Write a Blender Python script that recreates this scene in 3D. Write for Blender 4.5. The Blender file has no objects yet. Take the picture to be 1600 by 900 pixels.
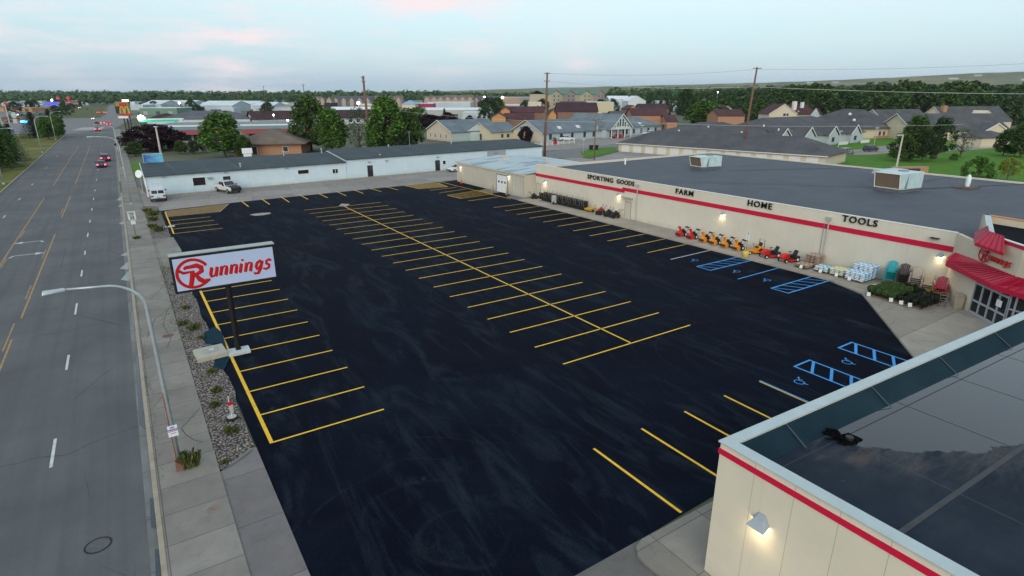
import bpy, bmesh, math, random
from mathutils import Vector, Matrix, Euler
R = math.radians
S = bpy.context.scene
COL = S.collection
random.seed(7)
# ------------------------------------------------------------------ camera
CAMH = 15.0; FPX = 905.0; YH = 148.0; XV = 172.0
PITCH = math.atan((450 - YH) / FPX)
YAW = math.atan2(800 - XV, FPX * math.cos(PITCH) + (450 - YH) * math.sin(PITCH))
cam = bpy.data.cameras.new('camera'); camo = bpy.data.objects.new('camera', cam); COL.objects.link(camo)
cam.sensor_width = 36; cam.lens = FPX / 1600 * 36; cam.clip_start = 0.2; cam.clip_end = 30000
camo.location = (0, 0, CAMH); camo.rotation_euler = (R(90) - PITCH, 0, -YAW)
S.camera = camo
S.render.resolution_x = 1024; S.render.resolution_y = 576
S.view_settings.view_transform = 'Standard'; S.view_settings.look = 'None'
S.view_settings.gamma = 1.0; S.view_settings.exposure = 1.62
# ------------------------------------------------------------------ sky and sun
SUN_AZ = R(222); SUN_EL = R(9)
w = bpy.data.worlds.new('World'); S.world = w; w.use_nodes = True
nt = w.node_tree; nt.nodes.clear()
def N(nt, t, **k):
    n = nt.nodes.new(t)
    for a, b in k.items(): setattr(n, a, b)
    return n
out = N(nt, 'ShaderNodeOutputWorld'); bg = N(nt, 'ShaderNodeBackground')
sky = N(nt, 'ShaderNodeTexSky', sky_type='NISHITA'); sky.sun_disc = False
sky.sun_elevation = SUN_EL; sky.sun_rotation = SUN_AZ; sky.air_density = 1.0; sky.dust_density = 1.6; sky.ozone_density = 1.6
tc = N(nt, 'ShaderNodeTexCoord')
def pxdir(px, py):
    r, u, f = px - 800, 450 - py, FPX
    F = f * math.cos(PITCH) + u * math.sin(PITCH); U = -f * math.sin(PITCH) + u * math.cos(PITCH)
    return Vector((r * math.cos(YAW) + F * math.sin(YAW), -r * math.sin(YAW) + F * math.cos(YAW), U)).normalized()
mp = N(nt, 'ShaderNodeMapping'); mp.inputs['Scale'].default_value = (2.2, 2.2, 13.0)
nz = N(nt, 'ShaderNodeTexNoise'); nz.inputs['Scale'].default_value = 2.6; nz.inputs['Detail'].default_value = 7; nz.inputs['Roughness'].default_value = .6
nt.links.new(tc.outputs['Generated'], mp.inputs[0]); nt.links.new(mp.outputs[0], nz.inputs['Vector'])
ramp = N(nt, 'ShaderNodeValToRGB'); ramp.color_ramp.elements[0].position = .42; ramp.color_ramp.elements[1].position = .74
nt.links.new(nz.outputs['Fac'], ramp.inputs[0])
def wm(op, a, b=None, clamp=False):
    n = N(nt, 'ShaderNodeMath', operation=op, use_clamp=clamp)
    for i, v in enumerate((a, b)):
        if v is None: continue
        if isinstance(v, (int, float)): n.inputs[i].default_value = v
        else: nt.links.new(v, n.inputs[i])
    return n.outputs[0]
def cloud_bank(px, py, rad):
    # a bank of lit cirrus in one direction of the sky
    d = N(nt, 'ShaderNodeVectorMath', operation='DISTANCE'); d.inputs[1].default_value = pxdir(px, py)
    m2 = N(nt, 'ShaderNodeMapping'); nt.links.new(tc.outputs['Generated'], m2.inputs[0])
    d.inputs[1].default_value = pxdir(px, py) * 1.0
    nt.links.new(m2.outputs[0], d.inputs[0])
    v = wm('SUBTRACT', 1.0, wm('DIVIDE', d.outputs['Value'], rad), True)
    return wm('MULTIPLY', v, v)
banks = wm('ADD', wm('MULTIPLY', cloud_bank(690, 8, .15), 2.6), wm('MULTIPLY', cloud_bank(375, 62, .17), 1.6))
banks = wm('ADD', banks, wm('MULTIPLY', cloud_bank(905, 96, .08), .7))
banks = wm('MULTIPLY', wm('ADD', banks, wm('MULTIPLY', cloud_bank(60, 30, .25), .9)), 1.8)
cm = wm('MULTIPLY', ramp.outputs[0], wm('ADD', banks, .10), True)
mix = N(nt, 'ShaderNodeMixRGB'); mix.blend_type = 'MIX'
tint = N(nt, 'ShaderNodeMixRGB'); tint.blend_type = 'MIX'; tint.inputs[0].default_value = .82
tint.inputs[2].default_value = (3.9, 4.9, 5.4, 1)
# thin high veil: evens out the clear-sky colour, a little deeper and bluer low down
sep = N(nt, 'ShaderNodeSeparateXYZ'); nt.links.new(tc.outputs['Generated'], sep.inputs[0])
vr = N(nt, 'ShaderNodeValToRGB')
cr = vr.color_ramp; cr.elements[0].position = 0.0; cr.elements[0].color = (.44, .63, .84, 1)
cr.elements[1].position = 1.0; cr.elements[1].color = (.70, .84, .93, 1)
for p_, c_ in ((.035, (.48, .67, .86, 1)), (.08, (.56, .75, .88, 1)), (.13, (.69, .83, .90, 1)), (.19, (.78, .90, .96, 1))):
    e = cr.elements.new(p_); e.color = c_
nt.links.new(sep.outputs['Z'], vr.inputs[0])
vs = N(nt, 'ShaderNodeVectorMath', operation='SCALE'); vs.inputs['Scale'].default_value = 2.75
nt.links.new(vr.outputs[0], vs.inputs[0]); nt.links.new(vs.outputs[0], tint.inputs[2])
nt.links.new(sky.outputs[0], tint.inputs[1])
nt.links.new(tint.outputs[0], mix.inputs[1]); mix.inputs[2].default_value = (2.75, 2.42, 2.48, 1)
nt.links.new(cm, mix.inputs[0]); nt.links.new(mix.outputs[0], bg.inputs[0]); bg.inputs[1].default_value = .12
nt.links.new(bg.outputs[0], out.inputs[0])
sl = bpy.data.lights.new('sun', 'SUN'); sl.energy = .5; sl.angle = R(40); sl.color = (1, .93, .84)
so = bpy.data.objects.new('sun', sl); COL.objects.link(so)
sd = Vector((math.sin(SUN_AZ) * math.cos(R(24)), math.cos(SUN_AZ) * math.cos(R(24)), math.sin(R(24))))
so.rotation_euler = sd.to_track_quat('Z', 'Y').to_euler()

# ------------------------------------------------------------------ measuring helpers (photo pixel -> ground plan, metres)
def G(px, py, z=0.0):
    r, u, f = px - 800, 450 - py, FPX
    F = f * math.cos(PITCH) + u * math.sin(PITCH); U = -f * math.sin(PITCH) + u * math.cos(PITCH)
    X = r * math.cos(YAW) + F * math.sin(YAW); Y = -r * math.sin(YAW) + F * math.cos(YAW)
    t = (z - CAMH) / U
    return (X * t, Y * t)
def HT(py, X, Y):
    F = X * math.sin(YAW) + Y * math.cos(YAW); k = (450 - py) / FPX
    return CAMH + F * (k * math.cos(PITCH) - math.sin(PITCH)) / (math.cos(PITCH) + k * math.sin(PITCH))
def AT(px, D):
    # ground point in the direction of a column, D metres forward
    d = pxdir(px, 148); s = D / (d.x * math.sin(YAW) + d.y * math.cos(YAW))
    return (d.x * s, d.y * s)

# ------------------------------------------------------------------ materials
MATS = {}
def M(name, col, rough=.8, var=.12, scale=3.0, bump=0, metal=0, emit=None, spec=.35, isl=0, alpha=1, stretch=None):
    if name in MATS: return MATS[name]
    m = bpy.data.materials.new(name); MATS[name] = m; m.use_nodes = True
    t = m.node_tree; b = t.nodes['Principled BSDF']
    b.inputs['Roughness'].default_value = rough; b.inputs['Metallic'].default_value = metal
    b.inputs['Specular IOR Level'].default_value = spec
    c = (*col, 1)
    tcn = N(t, 'ShaderNodeTexCoord'); src = tcn.outputs['Object']
    if stretch:
        mpn = N(t, 'ShaderNodeMapping'); mpn.inputs['Scale'].default_value = stretch
        t.links.new(src, mpn.inputs[0]); src = mpn.outputs[0]
    n1 = N(t, 'ShaderNodeTexNoise'); n1.inputs['Scale'].default_value = scale; n1.inputs['Detail'].default_value = 6
    n1.inputs['Roughness'].default_value = .65
    t.links.new(src, n1.inputs['Vector'])
    mr = N(t, 'ShaderNodeMapRange'); mr.inputs[1].default_value = .25; mr.inputs[2].default_value = .75
    mr.inputs[3].default_value = 1 - var; mr.inputs[4].default_value = 1 + var
    t.links.new(n1.outputs['Fac'], mr.inputs[0])
    v = mr.outputs[0]
    if isl:
        g = N(t, 'ShaderNodeNewGeometry'); m3 = N(t, 'ShaderNodeMapRange')
        m3.inputs[3].default_value = 1 - isl; m3.inputs[4].default_value = 1 + isl
        t.links.new(g.outputs['Random Per Island'], m3.inputs[0])
        mm = N(t, 'ShaderNodeMath', operation='MULTIPLY'); t.links.new(v, mm.inputs[0]); t.links.new(m3.outputs[0], mm.inputs[1]); v = mm.outputs[0]
    sc = N(t, 'ShaderNodeVectorMath', operation='SCALE'); sc.inputs[0].default_value = col
    t.links.new(v, sc.inputs['Scale']); t.links.new(sc.outputs[0], b.inputs['Base Color'])
    if bump:
        bp = N(t, 'ShaderNodeBump'); bp.inputs['Strength'].default_value = bump; bp.inputs['Distance'].default_value = .02
        n2 = N(t, 'ShaderNodeTexNoise'); n2.inputs['Scale'].default_value = scale * 8; n2.inputs['Detail'].default_value = 4
        t.links.new(src, n2.inputs['Vector']); t.links.new(n2.outputs['Fac'], bp.inputs['Height']); t.links.new(bp.outputs[0], b.inputs['Normal'])
    if emit:
        b.inputs['Emission Color'].default_value = (*emit[:3], 1); b.inputs['Emission Strength'].default_value = emit[3]
    return m
class MG:
    # small node-graph helper for the big surfaces
    def __init__(s, name, rough=.85, spec=.3):
        s.m = bpy.data.materials.new(name); MATS[name] = s.m; s.m.use_nodes = True; s.t = s.m.node_tree
        s.b = s.t.nodes['Principled BSDF']; s.b.inputs['Roughness'].default_value = rough; s.b.inputs['Specular IOR Level'].default_value = spec
        s.g = N(s.t, 'ShaderNodeNewGeometry'); s.P = s.g.outputs['Position']
    def put(s, v, sock):
        if isinstance(v, (int, float)): sock.default_value = v
        elif isinstance(v, tuple): sock.default_value = v if len(sock.default_value) == len(v) else (*v, 1)
        else: s.t.links.new(v, sock)
    def map(s, scale=(1, 1, 1), rot=0, loc=(0, 0, 0), src=None):
        n = N(s.t, 'ShaderNodeMapping'); n.inputs['Scale'].default_value = scale; n.inputs['Rotation'].default_value = (0, 0, rot); n.inputs['Location'].default_value = loc
        s.t.links.new(src or s.P, n.inputs[0]); return n.outputs[0]
    def noise(s, scale, detail=5, rough=.6, src=None, dist=0):
        n = N(s.t, 'ShaderNodeTexNoise'); n.inputs['Scale'].default_value = scale; n.inputs['Detail'].default_value = detail
        n.inputs['Roughness'].default_value = rough; n.inputs['Distortion'].default_value = dist
        s.t.links.new(src or s.P, n.inputs['Vector']); return n.outputs['Fac']
    def rng(s, v, a, b, c=0.0, d=1.0):
        n = N(s.t, 'ShaderNodeMapRange'); n.clamp = True
        for i, q in enumerate((v, a, b, c, d)): s.put(q, n.inputs[i])
        return n.outputs[0]
    def math(s, op, a, b=0.0, clamp=False):
        n = N(s.t, 'ShaderNodeMath', operation=op, use_clamp=clamp); s.put(a, n.inputs[0]); s.put(b, n.inputs[1]); return n.outputs[0]
    def mix(s, f, a, b, mode='MIX'):
        n = N(s.t, 'ShaderNodeMixRGB', blend_type=mode); s.put(f, n.inputs[0]); s.put(a, n.inputs[1]); s.put(b, n.inputs[2]); return n.outputs[0]
    def xyz(s, src=None):
        n = N(s.t, 'ShaderNodeSeparateXYZ'); s.t.links.new(src or s.P, n.inputs[0]); return n.outputs
    def line(s, coord, period, width, off=0.0):
        f = s.math('FRACT', s.math('ADD', s.math('DIVIDE', coord, period), off))
        return s.math('LESS_THAN', f, width / period)
    def vor(s, scale, feat='F1', src=None, out='Distance'):
        n = N(s.t, 'ShaderNodeTexVoronoi', feature=feat); n.inputs['Scale'].default_value = scale
        s.t.links.new(src or s.P, n.inputs['Vector']); return n.outputs[out]
    def bump(s, h, strength=.3, dist=.02):
        n = N(s.t, 'ShaderNodeBump'); n.inputs['Strength'].default_value = strength; n.inputs['Distance'].default_value = dist
        s.put(h, n.inputs['Height']); s.t.links.new(n.outputs[0], s.b.inputs['Normal'])
    def col(s, v): s.put(v, s.b.inputs['Base Color']); return s.m
    def rough(s, v): s.put(v, s.b.inputs['Roughness'])

def m_lot():
    g = MG('sealed_asphalt', .85, .03)
    blot = g.noise(.13, 6, .6, dist=1.2)
    st = g.noise(1.0, 6, .7, src=g.map((.55, .12, 1), R(-24)), dist=1.6)
    fine = g.noise(9, 5, .7)
    c = g.mix(g.rng(blot, .42, .68), (.0024, .0038, .0098), (.0060, .0098, .0185))
    c = g.mix(g.rng(st, .50, .74, 0, .8), c, (.017, .027, .037))
    # arcs worn by turning tyres
    for cx, cy, ph in ((9.5, 17.5, .0), (33, 20, .4), (27, 3, .7)):
        d = N(g.t, 'ShaderNodeVectorMath', operation='DISTANCE'); d.inputs[1].default_value = (cx, cy, 0)
        wob = N(g.t, 'ShaderNodeVectorMath', operation='ADD')
        nn = N(g.t, 'ShaderNodeTexNoise'); nn.inputs['Scale'].default_value = .11; g.t.links.new(g.P, nn.inputs['Vector'])
        g.t.links.new(g.P, wob.inputs[0])
        scv = N(g.t, 'ShaderNodeVectorMath', operation='SCALE'); scv.inputs['Scale'].default_value = 5; g.t.links.new(nn.outputs['Color'], scv.inputs[0]); g.t.links.new(scv.outputs[0], wob.inputs[1])
        g.t.links.new(wob.outputs[0], d.inputs[0])
        ring = g.math('ABSOLUTE', g.math('SUBTRACT', g.math('FRACT', g.math('ADD', g.math('DIVIDE', d.outputs['Value'], 1.7), ph)), .5))
        rm = g.math('MULTIPLY', g.rng(ring, .06, .0, 0, 1), g.rng(g.noise(.22, 3, .6), .42, .6, 0, .8))
        rm = g.math('MULTIPLY', rm, g.rng(d.outputs['Value'], 14, 6, 0, .33))
        c = g.mix(rm, c, (.026, .033, .041))
    oil = g.math('MULTIPLY', g.rng(g.vor(.33), .05, .02), g.rng(g.noise(.2, 2), .5, .56, 0, .6)); c = g.mix(oil, c, (.03, .034, .04))
    scuff = g.math('MULTIPLY', g.rng(g.noise(2.6, 6, .75, src=g.map((.5, 1.5, 1), R(20)), dist=2.5), .645, .74), g.rng(g.noise(.09, 2), .45, .6))
    c = g.mix(g.math('MULTIPLY', scuff, .6), c, (.055, .065, .072))
    c = g.mix(.8, c, g.mix(1.0, c, g.rng(fine, .3, .7, .55, 1.45), 'MULTIPLY')); c = g.mix(.8, c, g.mix(1.0, c, g.rng(g.noise(45, 2, .8), .35, .65, .55, 1.5), 'MULTIPLY'))
    g.rough(g.rng(blot, .35, .7, .7, .9))
    g.bump(g.noise(60, 3), .25, .01)
    return g.col(c)
def m_road():
    g = MG('old_asphalt', .85, .25)
    x = g.xyz()
    base = g.mix(g.rng(g.noise(.18, 5), .3, .7), (.076, .082, .088), (.118, .121, .123))
    st = g.noise(1, 5, .6, src=g.map((1.5, .03, 1)))
    base = g.mix(g.rng(st, .45, .7, 0, .5), base, (.06, .069, .077))
    agg = g.rng(g.noise(28, 3, .8), .3, .7, .8, 1.22)
    c = g.mix(1, base, agg, 'MULTIPLY')
    wob = N(g.t, 'ShaderNodeTexNoise'); wob.inputs['Scale'].default_value = .35; g.t.links.new(g.P, wob.inputs['Vector'])
    y2 = g.math('ADD', x[1], g.math('ADD', g.math('MULTIPLY', x[0], -.10), g.math('MULTIPLY', wob.outputs['Fac'], 2.2)))
    cr = g.line(y2, 17.0, .05, .18)
    crv = g.vor(.16, 'DISTANCE_TO_EDGE', src=g.map((1, .45, 1)))
    crk = g.math('MULTIPLY', g.math('LESS_THAN', crv, .0022), g.rng(g.noise(.1, 2), .5, .55))
    c = g.mix(g.math('MULTIPLY', g.math('MAXIMUM', cr, crk), .7), c, (.03, .03, .03))
    g.bump(g.noise(40, 3), .2, .01)
    return g.col(c)
def m_conc(name, c1, c2, py=1.75, px=50.0, offx=0.0, cracks=.5, rot=0):
    g = MG(name, .9, .25)
    P = g.map((1, 1, 1), rot)
    x = g.xyz(P)
    c = g.mix(g.rng(g.noise(.5, 6, .65), .3, .7), c1, c2)
    c = g.mix(g.rng(g.noise(2.2, 5, .7), .55, .8, 0, .4), c, tuple(v * .5 for v in c1))
    tone = N(g.t, 'ShaderNodeTexWhiteNoise', noise_dimensions='2D')
    fl = N(g.t, 'ShaderNodeVectorMath', operation='FLOOR'); sc = N(g.t, 'ShaderNodeMapping')
    sc.inputs['Scale'].default_value = (1 / px, 1 / py, 1); sc.inputs['Location'].default_value = (offx, 0, 0)
    g.t.links.new(P, sc.inputs[0]); g.t.links.new(sc.outputs[0], fl.inputs[0]); g.t.links.new(fl.outputs[0], tone.inputs['Vector'])
    c = g.mix(1, c, g.rng(tone.outputs['Value'], 0, 1, .88, 1.1), 'MULTIPLY')
    j = g.math('MAXIMUM', g.line(x[1], py, .035), g.line(x[0], px, .035, offx))
    e = g.vor(.42, 'DISTANCE_TO_EDGE', src=g.map((1, 1, 1), 0.3))
    k = g.math('MULTIPLY', g.math('LESS_THAN', e, .012), g.rng(g.noise(.21, 2), .52, .56))
    c = g.mix(g.math('MULTIPLY', g.math('MAXIMUM', j, g.math('MULTIPLY', k, cracks)), .65), c, (.05, .045, .035))
    c = g.mix(1, c, g.rng(g.noise(35, 3, .8), .3, .7, .9, 1.1), 'MULTIPLY')
    return g.col(c)
def m_gravel():
    g = MG('river_rock', .85, .3)
    v = N(g.t, 'ShaderNodeTexVoronoi'); v.inputs['Scale'].default_value = 9; g.t.links.new(g.P, v.inputs['Vector'])
    hs = N(g.t, 'ShaderNodeSeparateXYZ'); g.t.links.new(v.outputs['Color'], hs.inputs[0])
    c = g.mix(hs.outputs[0], (.12, .10, .09), (.36, .33, .30))
    c = g.mix(g.math('GREATER_THAN', hs.outputs[1], .8), c, (.27, .19, .15))
    c = g.mix(g.rng(v.outputs['Distance'], .35, .62), c, (.03, .028, .024))
    g.bump(g.math('SUBTRACT', 1.0, v.outputs['Distance']), 1.0, .06)
    return g.col(c)
def m_grass(name, a, b, dry=(.16, .14, .05), amt=.4):
    g = MG(name, .95, .1)
    c = g.mix(g.rng(g.noise(.35, 6), .3, .7), a, b)
    c = g.mix(g.rng(g.noise(.11, 4), .5, .68, 0, amt), c, dry)
    c = g.mix(1, c, g.rng(g.noise(5, 4, .8), .25, .75, .7, 1.3), 'MULTIPLY')
    return g.col(c)
def m_terrain():
    g = MG('terrain', .95, .1)
    c = g.mix(g.rng(g.noise(.012, 6, .6), .35, .65), (.085, .095, .055), (.15, .15, .12))
    c = g.mix(g.rng(g.noise(.03, 5, .6), .55, .66), c, (.17, .17, .165))
    c = g.mix(g.rng(g.noise(.004, 4, .6), .5, .6), c, (.07, .09, .045))
    return g.col(c)
def m_hill():
    g = MG('hill_grassland', .95, .1)
    c = g.mix(g.rng(g.noise(.0022, 6, .65, src=g.map((1, 1, 4))), .38, .62), (.10, .115, .05), (.20, .175, .10))
    c = g.mix(g.rng(g.noise(.006, 5, .7), .56, .64), c, (.035, .055, .025))
    return g.col(c)
def m_panel(name, col, axis, period, width=.02, dark=.55, bump=0, rough=.6, obj=True):
    g = MG(name, rough, .3)
    if obj:
        tcn = N(g.t, 'ShaderNodeTexCoord'); P = tcn.outputs['Object']
    else: P = g.P
    x = g.xyz(P)
    c = g.mix(g.rng(g.noise(.6, 5, src=P), .3, .7), tuple(v * .95 for v in col), tuple(min(1, v * 1.04) for v in col))
    base_ = g.math('MULTIPLY', g.rng(x[2], .75, .15), g.rng(g.noise(1.3, 4, .7, src=P), .35, .65, .1, .45)); c = g.mix(base_, c, tuple(v * .5 for v in col))
    stain = g.noise(1, 5, .7, src=g.map((2.2, 2.2, .15), src=P))
    c = g.mix(g.rng(stain, .58, .8, 0, .28), c, tuple(v * .62 for v in col))
    l = g.line(x[axis], period, width)
    c = g.mix(g.math('MULTIPLY', l, dark), c, tuple(v * .35 for v in col))
    if bump:
        f = g.math('PINGPONG', x[axis], period / 2)
        g.bump(f, bump, .2)
    return g.col(c)
def m_roofmem(name, a, b, seam=0, rough=.5, spec=.5, seamcol=None):
    g = MG(name, rough, spec)
    c = g.mix(g.rng(g.noise(.25, 6, .65), .35, .65), a, b)
    c = g.mix(g.rng(g.noise(1, 6, .7, src=g.map((.35, 1.3, 1), R(30)), dist=1), .58, .75, 0, .22), c, tuple(v * 1.6 for v in b))
    if seam:
        x = g.xyz()
        l = g.math('MAXIMUM', g.line(x[0], seam, .05), g.line(x[1], seam * 2.1, .05))
        c = g.mix(g.math('MULTIPLY', l, .35), c, seamcol or tuple(v * 2.2 for v in b))
    # dried water spots
    sp = g.vor(2.2)
    c = g.mix(g.math('MULTIPLY', g.rng(sp, .07, .03), g.rng(g.noise(.3, 2), .48, .6, 0, .5)), c, tuple(min(.3, v * 3) for v in b))
    if spec > .27:
        g.rough(g.rng(g.noise(.35, 5, .7), .35, .65, rough * .55, rough * 1.4)); g.bump(g.noise(5, 4), .06, .02)
    return g.col(c)
def m_shingle(name, col, var=.25, row=.35):
    g = MG(name, .9, .2)
    tcn = N(g.t, 'ShaderNodeTexCoord'); P = tcn.outputs['Object']
    c = g.mix(g.rng(g.noise(.25, 5, .65, src=P), .3, .7), tuple(v * (1 - var) for v in col), tuple(v * (1 + var) for v in col))
    c = g.mix(1, c, g.rng(g.noise(7, 3, .8, src=P), .3, .7, .82, 1.18), 'MULTIPLY')
    x = g.xyz(P)
    c = g.mix(g.math('MULTIPLY', g.line(x[2], row * .35, .03), .25), c, tuple(v * .4 for v in col))
    return g.col(c)
def m_brick(name, a, b, mortar=(.3, .28, .25)):
    g = MG(name, .9, .2)
    tcn = N(g.t, 'ShaderNodeTexCoord')
    cb = N(g.t, 'ShaderNodeSeparateXYZ'); g.t.links.new(tcn.outputs['Object'], cb.inputs[0])
    ad = g.math('ADD', cb.outputs[0], cb.outputs[1])
    co = N(g.t, 'ShaderNodeCombineXYZ'); g.t.links.new(ad, co.inputs[0]); g.t.links.new(cb.outputs[2], co.inputs[1])
    n = N(g.t, 'ShaderNodeTexBrick'); n.inputs['Scale'].default_value = 1; n.inputs['Brick Width'].default_value = .3; n.inputs['Row Height'].default_value = .1; n.inputs['Mortar Size'].default_value = .012
    n.inputs['Color1'].default_value = (*a, 1); n.inputs['Color2'].default_value = (*b, 1); n.inputs['Mortar'].default_value = (*mortar, 1)
    g.t.links.new(co.outputs[0], n.inputs['Vector'])
    return g.col(n.outputs[0])

LOT = m_lot(); ROAD = m_road(); GRAVEL = m_gravel(); TERR = m_terrain(); HILL = m_hill()
SIDEW = m_conc('sidewalk_concrete', (.165, .155, .14), (.24, .225, .20), 1.83, 2.4, .45, 0)
APRON = m_conc('apron_concrete', (.145, .135, .135), (.195, .18, .18), 3.3, 4.2, .3)
WALK = m_conc('store_walk_concrete', (.29, .26, .215), (.37, .33, .275), 3.0, 60, .2)
GUTTER = m_conc('gutter_concrete', (.13, .14, .14), (.20, .205, .20), 3.2, 60, .2, 1)
KERBM = M('kerb_concrete', (.30, .26, .20), .9, .2, 2)
YARD = m_conc('yard_concrete', (.22, .20, .185), (.27, .25, .235), 4.5, 6.0, .1, 1, R(9.5))
LAWN = m_grass('lawn_grass', (.055, .14, .016), (.085, .20, .024), amt=.15)
MEDIAN = m_grass('median_grass', (.07, .095, .02), (.12, .125, .035), (.20, .16, .07), .8)
FIELD = m_grass('field_grass', (.06, .085, .03), (.10, .11, .05))
GREYASPH = M('grey_asphalt', (.115, .11, .105), .9, .2, 1.5, .3)
STREET = M('side_street_asphalt', (.15, .15, .15), .9, .12, .3)
YEL = M('yellow_paint', (.72, .43, .02), .7, .22, 3)
YELOLD = M('worn_yellow_paint', (.33, .22, .10), .8, .35, 2)
BLUE = M('blue_paint', (.05, .30, .72), .7, .12, 4)
WHITEP = M('white_paint', (.48, .50, .51), .7, .35, 5)
WHT = M('white_metal', (.72, .74, .75), .5, .05)
GREYM = M('grey_metal', (.30, .32, .33), .45, .12, 2, 0, .5)
GALV = M('galvanised_steel', (.40, .46, .48), .4, .2, 2, 0, .5)
DARKM = M('dark_metal', (.02, .02, .024), .5, .2)
BLACK = M('black_plastic', (.012, .012, .013), .5, .2)
RUBBER = M('rubber', (.015, .015, .015), .9, .2)
GLASS = M('window_glass', (.018, .022, .026), .12, .2, 1, spec=.6)
GLASSW = M('house_window_glass', (.03, .045, .06), .15, .3, 1, spec=.5)
CREAM = m_panel('cream_wall_panel', (.60, .555, .455), 0, 1.52, .02, .5)
CREAMX = m_panel('cream_store_panel', (.60, .565, .475), 1, 1.22, .015, .22)
RIBBED = m_panel('ribbed_beige_metal', (.47, .45, .375), 1, .75, .08, .3, .4)
RED = M('red_trim', (.50, .006, .040), .5, .06)
REDROOF = M('red_standing_seam', (.47, .006, .040), .35, .1)
LOGORED = M('sign_red', (.42, .004, .008), .45, .05)
COPING = M('pale_metal_coping', (.39, .46, .47), .45, .1, 1.2)
def m_nearroof():
    g = MG('black_roof_membrane', .6, .15)
    x = g.xyz()
    c = g.mix(g.rng(g.noise(.22, 6, .65), .35, .65), (.004, .010, .020), (.009, .018, .032))
    c = g.mix(g.rng(g.noise(1, 6, .7, src=g.map((.35, 1.3, 1), R(30)), dist=1), .55, .75, 0, .35), c, (.022, .032, .042))
    wob = g.math('MULTIPLY', g.math('SUBTRACT', g.noise(.9, 5, .6), .5), 1.5)
    ye = g.math('ADD', 3.15, g.math('MULTIPLY', 4.0, g.math('EXPONENT', g.math('DIVIDE', g.math('SUBTRACT', 17.8, x[0]), 3.6))))
    d = g.math('ADD', g.math('SUBTRACT', x[1], ye), wob)            # above 0: standing water
    wet = g.math('MULTIPLY', g.rng(d, .0, .10), g.rng(x[0], 17.3, 17.9))
    silt = g.math('MULTIPLY', g.rng(d, -2.6, -.1), g.math('SUBTRACT', 1.0, wet))
    silt = g.math('MULTIPLY', silt, g.rng(x[0], 15.2, 17.6))
    streak = g.rng(g.noise(1, 6, .7, src=g.map((.8, 3.0, 1), R(-32)), dist=.6), .42, .68)
    silt = g.math('MULTIPLY', silt, streak)
    c = g.mix(g.math('MULTIPLY', silt, .75), c, (.080, .076, .074))
    tan = g.math('MULTIPLY', g.rng(g.noise(.5, 4, .6, src=g.map((1, 2, 1), R(-25))), .6, .68, 0, .4), g.rng(d, -2.6, -1.2))
    c = g.mix(g.math('MULTIPLY', tan, g.rng(x[0], 19.5, 17)), c, (.12, .085, .07))
    sp = g.vor(1.6); c = g.mix(g.math('MULTIPLY', g.rng(sp, .09, .03), g.rng(g.noise(.4, 2), .45, .6, 0, .5)), c, (.07, .085, .10))
    sp2 = g.vor(5.0); c = g.mix(g.math('MULTIPLY', g.rng(sp2, .08, .03), .35), c, (.06, .07, .08))
    c = g.mix(wet, c, (.006, .009, .013))
    g.rough(g.math('ADD', g.math('MULTIPLY', g.math('SUBTRACT', 1.0, wet), g.rng(g.noise(.35, 5, .7), .35, .65, .42, .72)), .05))
    g.put(g.rng(wet, 0, 1, .16, .75), g.b.inputs['Specular IOR Level'])
    return g.col(c)
NEARROOF = m_nearroof()
STOREROOF = m_roofmem('grey_roof_membrane', (.062, .072, .088), (.078, .09, .108), 5.5, .75, .25)
FLASH = m_roofmem('roof_flashing', (.006, .020, .030), (.014, .034, .048), 0, .8, .08)

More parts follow.
